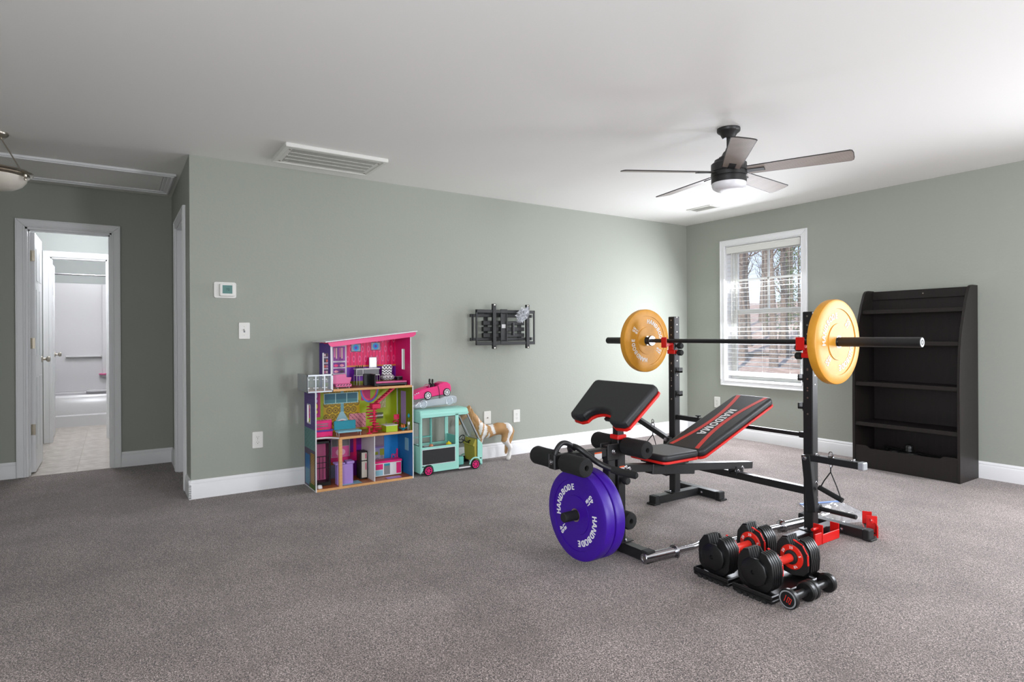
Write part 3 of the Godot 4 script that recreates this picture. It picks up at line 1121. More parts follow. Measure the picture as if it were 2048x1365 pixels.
# ------------------------------------------------------------------ bookcase
func bookcase():
	var z0 = 2.10
	var z1 = 2.892
	var t = thing("bookcase", "tall dark espresso bookcase with sloping sides against the window wall", "bookcase", V(-0.19, 0, 2.496))
	# side outline: (depth from the wall, height)
	var pr = [Vector2(0.022, 0), Vector2(0.37, 0), Vector2(0.371, 0.45), Vector2(0.371, 0.66), Vector2(0.366, 0.84), Vector2(0.352, 1.01), Vector2(0.322, 1.15), Vector2(0.28, 1.27), Vector2(0.235, 1.39), Vector2(0.195, 1.47), Vector2(0.182, 1.493), Vector2(0.165, 1.509), Vector2(0.145, 1.518), Vector2(0.12, 1.522), Vector2(0.022, 1.522)]
	for zz in [z0, z1 - 0.02]:
		var st = nst()
		prism(st, PackedVector2Array(pr), Transform3D(Basis(V(-1, 0, 0), Vector3.UP, V(0, 0, -1)), V(0, 0, zz + 0.02)), 0.02, 0.0015)
		part(t, "side_panel", st, M.espresso)
	part(t, "back_panel", b1(V(-0.024, 0.02, z0 + 0.02), V(-0.03, 1.515, z1 - 0.02)), M.espresso)
	for e in [[0.385, 0.362], [0.728, 0.36], [1.075, 0.32], [1.342, 0.235]]:
		var st = nst()
		bx(st, V(-0.03, e[0] - 0.019, z0 + 0.02), V(-e[1], e[0], z1 - 0.02), 0.0015)
		part(t, "shelf", st, M.espresso)
		st = nst()
		bx(st, V(-e[1] - 0.001, e[0] - 0.03, z0 + 0.02), V(-e[1] + 0.016, e[0] + 0.004, z1 - 0.02), 0.003)
		part(t, "shelf_lip", st, M.espresso)
	part(t, "top_rail", b1(V(-0.03, 1.44, z0 + 0.02), V(-0.048, 1.515, z1 - 0.02), 0.002), M.espresso)
	part(t, "bottom_board", b1(V(-0.03, 0.03, z0 + 0.02), V(-0.35, 0.048, z1 - 0.02)), M.espresso)
	# toy bin front with its dipped edge
	var pl = PackedVector2Array([Vector2(z0 + 0.02, 0), Vector2(z1 - 0.02, 0), Vector2(z1 - 0.02, 0.19), Vector2(z1 - 0.1, 0.19), Vector2(z1 - 0.115, 0.187), Vector2(z1 - 0.135, 0.172), Vector2(z1 - 0.15, 0.169), Vector2(z0 + 0.15, 0.169), Vector2(z0 + 0.135, 0.172), Vector2(z0 + 0.115, 0.187), Vector2(z0 + 0.1, 0.19), Vector2(z0 + 0.02, 0.19)])
	var st = nst()
	prism(st, pl, Transform3D(Basis(V(0, 0, 1), Vector3.UP, V(-1, 0, 0)), V(-0.346, 0, 0)), 0.018, 0.0015)
	part(t, "bin_front", st, M.espresso)
	st = nst()
	lathe(st, V(-0.05, 1.48, 2.52), V(-1, 0, 0), [Vector2(0, 0), Vector2(0.006, 0), Vector2(0.005, 0.003), Vector2(0, 0.004)], 10)
	part(t, "screw", st, M.nickel)
	# dark bits lying in the bin
	st = nst()
	lathe(st, V(-0.27, 0.048, 2.5), Vector3.UP, [Vector2(0, 0), Vector2(0.07, 0), Vector2(0.075, 0.09), Vector2(0.06, 0.12), Vector2(0.03, 0.13), Vector2(0.028, 0.15), Vector2(0.03, 0.165), Vector2(0.02, 0.18), Vector2(0, 0.183)], 20)
	single("knobbed_toy_base", "shiny black knobbed disc lying in the bookcase toy bin", "toy part", V(-0.27, 0.048, 2.5), st, M.black_plastic)
	st = nst()
	lathe(st, V(-0.285, 0.048, 2.4), Vector3.UP, [Vector2(0, 0), Vector2(0.04, 0), Vector2(0.045, 0.09), Vector2(0.036, 0.118), Vector2(0.018, 0.13), Vector2(0, 0.132)], 16)
	single("black_toy_ball", "small black rounded knob beside the knobbed disc in the toy bin", "toy part", V(-0.285, 0.048, 2.4), st, M.black_plastic)
	for e in [[2.58, 0.12, "flat black plastic bar lying on top in the toy bin"], [2.63, 0.1, "second flat black bar lying lower in the toy bin"]]:
		st = nst()
		bar(st, V(-0.2, 0.06 + e[1], e[0] - 0.3), V(-0.24, 0.03 + e[1], e[0] + 0.2), 0.03, 0.012)
		bar(st, V(-0.2, 0.05, e[0] - 0.28), V(-0.2, 0.06 + e[1], e[0] - 0.28), 0.02, 0.02, V(1, 0, 0))
		bar(st, V(-0.235, 0.05, e[0] + 0.17), V(-0.235, 0.03 + e[1], e[0] + 0.17), 0.02, 0.02, V(1, 0, 0))
		single("black_toy_bar", e[2], "toy part", V(-0.22, 0.05, e[0]), st, M.black_plastic)

# ------------------------------------------------------------------ weight bench with its rack
const ZC := 2.435

func bolt(parent, p, ax, r = 0.012):
	var st = nst()
	lathe(st, p, ax, [Vector2(0, 0), Vector2(r, 0), Vector2(r, 0.003), Vector2(r * 0.72, 0.004), Vector2(r * 0.72, 0.009), Vector2(r * 0.55, 0.011), Vector2(0, 0.011)], 12)
	part(parent, "bolt", st, M.chrome, "zinc bolt")

func knob(parent, p, ax):
	var st = nst()
	lathe(st, p, ax, [Vector2(0, 0), Vector2(0.008, 0), Vector2(0.008, 0.012), Vector2(0.019, 0.014), Vector2(0.021, 0.018), Vector2(0.021, 0.04), Vector2(0.017, 0.046), Vector2(0, 0.047)], 14)
	part(parent, "pin_knob", st, M.black_rubber)

func roller(parent, a, b, r):
	var l = (b - a).length()
	var st = nst()
	var pr = [Vector2(0.0, 0.03), Vector2(0.0125, 0.03), Vector2(0.013, 0.0), Vector2(r - 0.014, 0), Vector2(r - 0.004, 0.004), Vector2(r, 0.014), Vector2(r * 0.97, l * 0.5), Vector2(r, l - 0.014), Vector2(r - 0.004, l - 0.004), Vector2(r - 0.014, l), Vector2(0.013, l), Vector2(0.0125, l - 0.03), Vector2(0, l - 0.03)]
	lathe(st, a, b - a, pr, 28)
	part(parent, "foam_roller", st, M.black_foam)

func handle_strap(label, hook, a, b):
	# a carabiner at `hook`, two straps and a grip from a to b
	var t = thing("exercise_strap", label, "exercise strap", (a + b) * 0.5)
	var st = nst()
	tube(st, [a, b], 0.014, 14)
	part(t, "grip", st, M.black_foam)
	st = nst()
	var d = (b - a).normalized() * 0.006
	var j = hook + V(0, -0.075, 0)
	tube(st, [a + d, a.lerp(j, 0.5), j, hook + V(0, -0.05, 0)], 0.0032, 6)
	tube(st, [b - d, b.lerp(j, 0.5), j, hook + V(0, -0.05, 0)], 0.0032, 6)
	part(t, "strap", st, M.black_rubber)
	st = nst()
	tube(st, smooth_path([hook + V(0, -0.052, 0.004), hook + V(0, -0.03, 0.014), hook + V(0, 0.008, 0.016), hook + V(0, 0.014, 0), hook + V(0, 0.006, -0.014), hook + V(0, -0.03, -0.01), hook + V(0, -0.052, 0.004)], 4, 0.01), 0.0032, 8)
	ring(st, hook + V(-0.004, 0.02, 0.004), V(1, 0, 0.3), 0.014, 0.0028, 18, 6)
	part(t, "carabiner", st, M.chrome)

func foot_cap(st, c, s):
	box(st, c, s, 0.004)

func weight_bench():
	var t = thing("weight_bench", "black and red weight bench with uprights, preacher pad and leg developer", "weight bench", V(-2.85, 0, ZC))
	var S = M.black_steel
	var xa = -2.484
	var xb = -2.429
	var ups = [[1.918, 1.973, 1.0], [2.892, 2.948, -1.0]]
	for u in ups:
		var z0 = u[0]
		var z1 = u[1]
		var inn = u[2]
		var zm = (z0 + z1) * 0.5
		var st = nst()
		bx(st, V(xa, 0.055, z0), V(xb, 1.27, z1), 0.004)
		var up = part(t, "upright", st, S)
		st = nst()
		for k in 9:
			var y = 1.245 - 0.05 * k
			if absf(y - 1.05) < 0.07:
				continue
			cyl(st, V(xa - 0.0006, y, zm), V(xa + 0.004, y, zm), 0.005, 8)
			cyl(st, V((xa + xb) * 0.5, y + 0.02, z1 - 0.003), V((xa + xb) * 0.5, y + 0.02, z1 + 0.0006), 0.0038, 8)
		for y in [0.95, 0.83, 0.79, 0.7]:
			cyl(st, V(xa - 0.0006, y, zm), V(xa + 0.004, y, zm), 0.005, 8)
		part(up, "bolt_holes", st, M.nickel).set_meta("kind", "stuff")
		# feet: one beam along the bench, one across
		st = nst()
		bx(st, V(-2.64, 0.004, z0), V(-2.24, 0.056, z1), 0.003)
		part(t, "foot_beam", st, S)
		st = nst()
		bx(st, V(-2.24, 0.004, zm - 0.17), V(-2.185, 0.056, zm + 0.17), 0.003)
		part(t, "foot_beam", st, S)
		st = nst()
		box(st, V(-2.66, 0.03, zm), V(0.045, 0.058, 0.06), 0.005)
		box(st, V(-2.668, 0.006, zm), V(0.06, 0.012, 0.074), 0.004)
		part(t, "foot_cap", st, M.black_rubber)
		for s in [-1.0, 1.0]:
			st = nst()
			box(st, V(-2.2125, 0.03, zm + s * 0.187), V(0.06, 0.058, 0.036), 0.005)
			box(st, V(-2.2125, 0.006, zm + s * 0.196), V(0.072, 0.012, 0.05), 0.004)
			part(t, "foot_cap", st, M.black_rubber)
		bolt(t, V(-2.241, 0.03, zm + inn * 0.06 if false else zm + 0.055), V(-1, 0, 0), 0.01)
		st = nst()
		bx(st, V(xa - 0.035, 0.056, z0 - 0.012), V(xb + 0.03, 0.061, z1 + 0.012), 0.001)
		part(t, "base_plate", st, S)
		bolt(t, V(xa - 0.02, 0.061, zm), Vector3.UP, 0.009)
		# hooks welded to the inner faces
		var zi = z1 if inn > 0 else z0
		for y in [0.9, 0.74]:
			st = nst()
			bx(st, V(xa + 0.005, y - 0.016, zi), V(xb - 0.01, y - 0.004, zi + inn * 0.034), 0.002)
			bx(st, V(xa + 0.005, y - 0.016, zi + inn * 0.026), V(xb - 0.01, y + 0.018, zi + inn * 0.034), 0.002)
			bx(st, V(xa + 0.005, y - 0.026, zi), V(xb - 0.01, y + 0.02, zi + inn * 0.006), 0.002)
			part(t, "safety_hook", st, S)
		# red bar cup: sleeve, shelf and lip
		st = nst()
		bx(st, V(xa - 0.006, 1.012, z0 - 0.006), V(xb + 0.006, 1.04, z1 + 0.006), 0.003)
		bx(st, V(xa - 0.006, 1.04, z0 + 0.004), V(xa, 1.078, z1 - 0.004), 0.002)
		bx(st, V(-2.556, 1.066, z0 + 0.006), V(xa, 1.087, z1 - 0.006), 0.003)
		bx(st, V(-2.56, 1.056, z0 + 0.003), V(-2.552, 1.128, z1 - 0.003), 0.003)
		part(t, "bar_cup", st, M.red_paint, "bright red bar cup")
		for y in [1.068, 1.022]:
			knob(t, V(xa + 0.02, y, zi + inn * 0.004), V(0, 0, inn))
		# folding cable arm and its lower peg on the outer side
		var zo = z0 if inn > 0 else z1
		var o = -inn
		if inn < 0:
			st = nst()
			bar(st, V(-2.512, 0.478, zo - 0.018), V(-2.508, 0.17, zo + 0.012), 0.05, 0.034, V(1, 0, 0))
			part(t, "arm_post", st, S)
			st = nst()
			bar(st, V(-2.505, 0.466, zo - 0.02), V(-2.505, 0.466, zo + 0.26), 0.04, 0.036)
			part(t, "cable_arm", st, S)
			st = nst()
			box(st, V(-2.505, 0.466, zo + 0.274), V(0.044, 0.04, 0.03), 0.004)
			part(t, "end_cap", st, M.toy_silver, "pale grey end cap")
			bolt(t, V(-2.53, 0.462, zo - 0.02), V(-1, 0, 0), 0.013)
			for e in [0.03, 0.23]:
				bolt(t, V(-2.505, 0.484, zo + e), Vector3.UP, 0.01)
		else:
			st = nst()
			bar(st, V(-2.512, 0.44, zo + 0.018), V(-2.508, 0.17, zo - 0.012), 0.05, 0.034, V(1, 0, 0))
			part(t, "arm_post", st, S)
			st = nst()
			bar(st, V(-2.505, 0.425, zo + 0.01), V(-2.505, 0.53, zo - 0.27), 0.036, 0.034)
			part(t, "cable_arm", st, S)
			bolt(t, V(-2.53, 0.423, zo + 0.012), V(-1, 0, 0), 0.013)
		st = nst()
		cyl(st, V(-2.47, 0.186, zo), V(-2.47, 0.186, zo + o * 0.225), 0.0125, 16, 0.002)
		lathe(st, V(-2.47, 0.186, zo + o * 0.018), V(0, 0, o), [Vector2(0, 0), Vector2(0.024, 0), Vector2(0.026, 0.004), Vector2(0.026, 0.012), Vector2(0.018, 0.016), Vector2(0, 0.016)], 16)
		part(t, "storage_peg", st, S)
		for y in [0.32, 0.24]:
			bolt(t, V(-2.455, y, zo), V(0, 0, o), 0.008)
	# cross members between the uprights
	var st = nst()
	bx(st, V(-2.478, 0.246, 1.973), V(-2.436, 0.288, 2.892), 0.003)
	part(t, "cross_beam", st, S)
	st = nst()
	bx(st, V(-2.47, 0.566, 1.973), V(-2.446, 0.588, 2.892), 0.002)
	part(t, "cross_tube", st, S)
	for zz in [[1.973, 2.17], [2.86, 2.892]]:
		st = nst()
		bx(st, V(-2.474, 0.561, zz[0]), V(-2.442, 0.593, zz[1]), 0.003)
		part(t, "tube_sleeve", st, S)
	st = nst()
	lathe(st, V(-2.458, 0.593, 2.15), Vector3.UP, [Vector2(0, 0), Vector2(0.006, 0), Vector2(0.006, 0.006), Vector2(0.018, 0.008), Vector2(0.018, 0.014), Vector2(0, 0.016)], 12)
	part(t, "pin_knob", st, M.black_rubber)
	# bench spine
	st = nst()
	bar(st, V(-3.44, 0.434, ZC), V(-2.315, 0.292 + 0.02, ZC), 0.05, 0.042)
	part(t, "spine", st, S)
	st = nst()
	bar(st, V(-3.225, 0.405, ZC), V(-2.875, 0.361, ZC), 0.06, 0.058)
	part(t, "spine_sleeve", st, S)
	st = nst()
	bx(st, V(-2.49, 0.27, ZC + 0.024), V(-2.42, 0.325, ZC + 0.031), 0.002)
	bx(st, V(-2.49, 0.27, ZC - 0.031), V(-2.42, 0.325, ZC - 0.024), 0.002)
	part(t, "bracket", st, S)
	bolt(t, V(-2.435, 0.312, ZC + 0.031), V(0, 0, 1), 0.012)
	bolt(t, V(-2.475, 0.3, ZC + 0.031), V(0, 0, 1), 0.008)
	# seat
	st = nst()
	bx(st, V(-3.2, 0.425, ZC - 0.09), V(-3.0, 0.449, ZC + 0.09), 0.003)
	part(t, "seat_bracket", st, S)
	for e in [[0.447, 0.014, M.red_vinyl, "seat_trim", "red seat trim", 0.003, 1], [0.459, 0.038, M.black_vinyl, "seat", "black vinyl seat", 0.016, 3]]:
		st = nst()
		var ol = PackedVector2Array()
		for p in round_rect(0.29, 0.278, 0.035, 4):
			ol.append(Vector2(p.x, p.y))
		prism(st, ol, Transform3D(Basis(V(1, 0, 0), V(0, 0, -1), V(0, 1, 0)), V(-3.105, e[0], ZC)), e[1], e[5], e[6])
		part(t, e[3], st, e[2], e[4])
	# back rest, leaning up towards the rack
	var d = V(0.683, 0.257, 0).normalized()
	var nb = V(-d.y, d.x, 0)
	var o0 = V(-2.94, 0.437, ZC)
	var L = 0.745
	var fr = Basis(d, V(0, 0, -1), nb)
	var pad_c = o0 + d * L * 0.5
	for e in [[0.0, 0.014, M.red_vinyl, "backrest_trim", "red backrest trim", 0.003, 1], [0.012, 0.045, M.black_vinyl, "backrest", "black vinyl backrest", 0.018, 3]]:
		st = nst()
		var ol = round_rect(L, 0.28, 0.04, 4)
		prism(st, ol, Transform3D(fr, pad_c + nb * e[0]), e[1], e[5], e[6])
		part(t, e[3], st, e[2], e[4])
	for s in [-1.0, 1.0]:
		st = nst()
		var pts = []
		var n = 16
		var ol = PackedVector2Array()
		for k in n + 1:
			var f = float(k) / n
			ol.append(Vector2(lerpf(-L * 0.47, L * 0.47, f), s * (0.125 - 0.075 * sin(PI * (0.12 + 0.78 * f))) + 0.010 * s))
		for k in range(n, -1, -1):
			var f = float(k) / n
			ol.append(Vector2(lerpf(-L * 0.47, L * 0.47, f), s * (0.125 - 0.075 * sin(PI * (0.12 + 0.78 * f))) - 0.017 * s))
		prism(st, ol, Transform3D(fr, pad_c + nb * 0.0562), 0.0014)
		part(t, "stripe", st, M.red_print, "red printed stripe")
	var tx = letters("MAIDOMA", 0.052, 0.001)
	st = nst()
	st.append_from(tx, 0, Transform3D(Basis(-d, V(0, 0, 1), nb), pad_c + nb * 0.0582 - d * 0.02))
	part(t, "lettering", st, M.white_print, "white printed name")
	# bars under the backrest
	st = nst()
	bar(st, V(-2.93, 0.42, ZC), V(-2.4, 0.625, ZC), 0.04, 0.025)
	part(t, "backrest_bar", st, S)
	# front post
	st = nst()
	bx(st, V(-3.484, 0.055, 2.408), V(-3.43, 0.6, 2.462), 0.004)
	part(t, "front_post", st, S)
	st = nst()
	bx(st, V(-3.479, 0.6, 2.413), V(-3.435, 0.735, 2.457), 0.003)
	part(t, "preacher_post", st, S)
	st = nst()
	bx(st, V(-3.49, 0.592, 2.402), V(-3.424, 0.617, 2.468), 0.005)
	part(t, "collar", st, M.red_paint, "red collar")
	st = nst()
	bx(st, V(-3.484, 0.004, 2.22), V(-3.43, 0.057, 2.64), 0.003)
	part(t, "foot_beam", st, S)
	for s in [-1.0, 1.0]:
		st = nst()
		box(st, V(-3.457, 0.03, 2.43 + s * 0.215), V(0.062, 0.06, 0.05), 0.006)
		part(t, "foot_cap", st, M.black_rubber)
	st = nst()
	bx(st, V(-3.5, 0.057, 2.39), V(-3.41, 0.062, 2.5), 0.001)
	part(t, "base_plate", st, S)
	bolt(t, V(-3.457, 0.062, 2.485), Vector3.UP, 0.009)
	knob(t, V(-3.457, 0.38, 2.462), V(0, 0, 1))
	bolt(t, V(-3.43, 0.44, 2.462), V(0, 0, 1), 0.011)
	bolt(t, V(-3.405, 0.43, 2.461), V(0, 0, 1), 0.011)
	# preacher pad
	var pv = V(0.215, 0.185, 0).normalized()
	var pu = V(0, 0, 1)
	var pn = pu.cross(pv)
	var poly = PackedVector2Array([Vector2(0.13, -0.006), Vector2(0.195, 0.0), Vector2(0.212, 0.016), Vector2(0.232, 0.255), Vector2(0.226, 0.276), Vector2(0.205, 0.286), Vector2(-0.205, 0.286), Vector2(-0.226, 0.276), Vector2(-0.232, 0.255), Vector2(-0.212, 0.016), Vector2(-0.195, 0.0), Vector2(-0.13, -0.006)])
	for k in 9:
		var a = PI * (1.0 - k / 8.0)
		poly.append(Vector2(0.095 * cos(a), 0.01 + 0.062 * pow(sin(a), 0.8)))
	var pc = V(-3.585, 0.665, ZC)
	for e in [[0.0, 0.016, M.red_vinyl, "preacher_trim", "red preacher pad trim", 0.003, 1], [0.014, 0.05, M.black_vinyl, "preacher_pad", "black vinyl preacher pad", 0.018, 3]]:
		st = nst()
		prism(st, poly, Transform3D(Basis(pu, pv, pn), pc + pn * e[0]), e[1], e[5], e[6])
		part(t, e[3], st, e[2], e[4])
	st = nst()
	bar(st, pc + pv * 0.06 - pn * 0.012, pc + pv * 0.25 - pn * 0.012, 0.05, 0.02, pn)
	part(t, "pad_bracket", st, S)
	# upper foam rollers through the post
	roller(t, V(-3.44, 0.558, 2.24), V(-3.44, 0.558, 2.402), 0.047)
	roller(t, V(-3.44, 0.558, 2.468), V(-3.44, 0.558, 2.63), 0.047)
	st = nst()
	cyl(st, V(-3.44, 0.558, 2.27), V(-3.44, 0.558, 2.6), 0.0115, 14)
	part(t, "roller_axle", st, S)
	# leg developer: hanging arm, forward arm with rollers, curl handle
	st = nst()
	bx(st, V(-3.55, 0.14, 2.411), V(-3.5, 0.565, 2.459), 0.004)
	part(t, "leg_arm", st, S)
	st = nst()
	bx(st, V(-3.56, 0.49, 2.404), V(-3.476, 0.575, 2.411), 0.003)
	part(t, "pivot_plate", st, S)
	st = nst()
	bx(st, V(-3.56, 0.49, 2.459), V(-3.476, 0.575, 2.466), 0.003)
	part(t, "pivot_plate", st, S)
	bolt(t, V(-3.52, 0.535, 2.466), V(0, 0, 1), 0.014)
	st = nst()
	bx(st, V(-3.87, 0.512, 2.413), V(-3.55, 0.555, 2.457), 0.003)
	part(t, "forward_arm", st, S)
	for e in [[V(-3.62, 0.52, 2.4575), 0.05], [V(-3.458, 0.43, 2.4625), 0.036]]:
		st = nst()
		bx(st, e[0] + V(-e[1] * 0.5, -0.014, 0), e[0] + V(e[1] * 0.5, 0.022, 0.0006))
		part(t, "warning_label", st, M.label_paper, "white warning label")
		st = nst()
		bx(st, e[0] + V(-e[1] * 0.5, 0.014, 0.0003), e[0] + V(e[1] * 0.5, 0.022, 0.0011))
		part(t, "label_band", st, M.label_orange, "orange label band")
	roller(t, V(-3.854, 0.522, 2.235), V(-3.854, 0.522, 2.405), 0.047)
	roller(t, V(-3.854, 0.522, 2.47), V(-3.854, 0.522, 2.64), 0.047)
	st = nst()
	cyl(st, V(-3.854, 0.522, 2.27), V(-3.854, 0.522, 2.6), 0.0115, 14)
	part(t, "roller_axle", st, S)
	st = nst()
	bx(st, V(-3.905, 0.487, 2.408), V(-3.83, 0.56, 2.414), 0.003)
	bx(st, V(-3.905, 0.487, 2.456), V(-3.83, 0.56, 2.462), 0.003)
	bx(st, V(-3.905, 0.487, 2.414), V(-3.898, 0.56, 2.456), 0.003)
	part(t, "roller_bracket", st, S)
	bolt(t, V(-3.905, 0.522, 2.435), V(-1, 0, 0), 0.013)
	st = nst()
	tube(st, smooth_path([V(-3.885, 0.52, 2.435), V(-3.88, 0.575, 2.435), V(-3.84, 0.614, 2.435), V(-3.79, 0.6, 2.435), V(-3.755, 0.57, 2.435)], 5, 0.04), 0.0125, 12)
	part(t, "curl_stem", st, S)
	st = nst()
	tube(st, smooth_path([V(-3.645, 0.478, 2.62), V(-3.69, 0.505, 2.54), V(-3.765, 0.585, 2.47), V(-3.765, 0.585, 2.40), V(-3.69, 0.505, 2.33), V(-3.645, 0.478, 2.25)], 5, 0.05), 0.0145, 12)
	part(t, "curl_bar", st, S)
	for s in [-1.0, 1.0]:
		st = nst()
		tube(st, [V(-3.66, 0.486, ZC + s * 0.165), V(-3.63, 0.474, ZC + s * 0.21), V(-3.602, 0.468, ZC + s * 0.272), V(-3.601, 0.468, ZC + s * 0.278)], [0.0185, 0.0185, 0.018, 0.012], 14)
		part(t, "curl_grip", st, M.black_foam)
	# lower rollers and the weight peg
	roller(t, V(-3.527, 0.205, 2.27), V(-3.527, 0.205, 2.405), 0.045)
	roller(t, V(-3.527, 0.205, 2.465), V(-3.527, 0.205, 2.6), 0.045)
	st = nst()
	cyl(st, V(-3.56, 0.249, 2.47), V(-3.862, 0.249, 2.47), 0.0242, 20, 0.003)
	part(t, "weight_peg", st, M.black_rubber)
	handle_strap("black foam cable handle hanging from the arm on the near upright", V(-2.505, 0.48, 3.058), V(-2.49, 0.306, 2.985), V(-2.49, 0.262, 3.112))
	handle_strap("black cable handle hanging behind the preacher pad on the far arm", V(-2.505, 0.51, 1.79), V(-2.505, 0.34, 1.7), V(-2.505, 0.35, 1.83))

# ------------------------------------------------------------------ barbell and plates
func barbell():
	var x = -2.515
	var y = 1.103
	var t = thing("barbell", "long black barbell resting in the red bar cups", "barbell", V(x, y, 2.42))
	var st = nst()
	cyl(st, V(x, y, 1.78), V(x, y, 3.06), 0.014, 18)
	part(t, "shaft", st, M.black_steel)
	for e in [[1.343, 1.785, -1.0], [3.5, 3.055, 1.0]]:
		st = nst()
		cyl(st, V(x, y, e[1]), V(x, y, e[0]), 0.0248, 24, 0.002)
		part(t, "sleeve", st, M.black_steel)
		st = nst()
		cyl(st, V(x, y, e[1] - e[2] * 0.012), V(x, y, e[1] + e[2] * 0.004), 0.036, 24, 0.002)
		part(t, "inner_collar", st, M.black_rubber)
		st = nst()
		cyl(st, V(x, y, e[1] - e[2] * 0.0125), V(x, y, e[1] - e[2] * 0.014), 0.034, 24)
		part(t, "collar_face", st, M.chrome)
		st = nst()
		lathe(st, V(x, y, e[0] - e[2] * 0.001), V(0, 0, e[2]), [Vector2(0.0, 0), Vector2(0.0225, 0), Vector2(0.0225, 0.0022), Vector2(0, 0.0022)], 24)
		part(t, "end_cap", st, M.toy_grey, "grey end cap")
		st = nst()
		lathe(st, V(x, y, e[0] + e[2] * 0.0008), V(0, 0, e[2]), [Vector2(0.008, 0), Vector2(0.0085, 0.0012), Vector2(0.0115, 0.0012), Vector2(0.012, 0)], 24)
		part(t, "end_ring", st, M.black_rubber)

func plate(called, label, group, c, ax, right, up, th, m, weight, ang1, ang2):
	# c is the middle of the plate
	var t = thing(called, label, "weight plate", c + V(0, -0.225, 0) if absf(ax.x) > 0.5 else c, group)
	var h = th * 0.5
	var pr = [Vector2(0.0255, -h + 0.006)]
	var side = [Vector2(0.0255, 0.0), Vector2(0.034, 0.0), Vector2(0.0965, -0.0005), Vector2(0.0975, -0.0045), Vector2(0.1755, -0.0045), Vector2(0.1765, -0.0005), Vector2(0.214, 0.0), Vector2(0.2225, -0.004), Vector2(0.225, -0.011)]
	pr = []
	for p in side:
		pr.append(Vector2(p.x, -h - p.y))
	for k in range(side.size() - 1, -1, -1):
		pr.append(Vector2(side[k].x, h + side[k].y))
	pr.append(pr[0])
	var st = nst()
	lathe(st, c, ax, pr, 72)
	part(t, "rubber_disc", st, m)
	for s in [-1.0, 1.0]:
		st = nst()
		var o = c + ax * s * h
		lathe(st, o, ax * s, [Vector2(0.0252, -0.002), Vector2(0.033, -0.002), Vector2(0.033, 0.0015), Vector2(0.0265, 0.0015), Vector2(0.0252, -0.002)], 32)
		part(t, "steel_hub", st, M.nickel, "steel hub ring")
		st = nst()
		var r = right * s
		var base = o - ax * s * 0.0036
		arc_text(st, "HANDBODE", 0.031, 0.0022, base, r, up, 0.138, ang1, 98.0)
		arc_text(st, "HANDBODE", 0.031, 0.0022, base, r, up, 0.138, ang1 - 180.0, 98.0)
		for a in [ang2, ang2 - 180.0]:
			arc_text(st, weight, 0.025, 0.0022, base, r, up, 0.151, a, 15.0, true)
			arc_text(st, "LB", 0.021, 0.0022, base, r, up, 0.122, a, 15.0, true)
		part(t, "lettering", st, M.white_print, "white moulded lettering")

func bumper_plates():
	# text runs clockwise as seen from outside: right x up = axis
	plate("bumper_plate", "yellow bumper plate on the barbell end beside the bookcase", "yellow plates on the barbell", V(-2.515, 1.103, 3.085), V(0, 0, 1), V(1, 0, 0), V(0, 1, 0), 0.05, M.yellow_rubber, "55", 140.0, 45.0)
	plate("bumper_plate", "yellow bumper plate on the barbell end beside the long wall", "yellow plates on the barbell", V(-2.515, 1.103, 1.729), V(0, 0, 1), V(1, 0, 0), V(0, 1, 0), 0.05, M.yellow_rubber, "55", 42.0, 148.0)
	plate("bumper_plate", "purple bumper plate at the outer end of the leg developer peg", "purple plates on the peg", V(-3.753, 0.249, 2.47), V(-1, 0, 0), V(0, 0, 1), V(0, 1, 0), 0.062, M.purple_rubber, "45", 143.0, 42.0)
	plate("bumper_plate", "purple bumper plate behind the outer purple plate on the peg", "purple plates on the peg", V(-3.688, 0.249, 2.47), V(-1, 0, 0), V(0, 0, 1), V(0, 1, 0), 0.062, M.purple_rubber, "45", 100.0, 10.0)

# ------------------------------------------------------------------ on the floor
func floor_weights():
	curl_bar()
	adjustable_dumbbell(2.975, "adjustable black dumbbell with red handle in the tray beside the curl bar", "black storage tray under the dumbbell beside the curl bar")
	adjustable_dumbbell(3.19, "adjustable black dumbbell with red handle beside the two small dumbbells", "black storage tray under the dumbbell beside the small dumbbells")
	small_dumbbell(-3.373, "small round black dumbbell with a red emblem on its end")
	small_dumbbell(-3.212, "small round black dumbbell beyond the one with the red emblem")
	safety_catch(V(-2.47, 0, 2.985), 0.0, "red steel safety catch lying against the rack's near foot")
	safety_catch(V(-2.08, 0, 3.06), 0.55, "red steel safety catch lying beyond the rack's cross foot")
	plastic_bag()

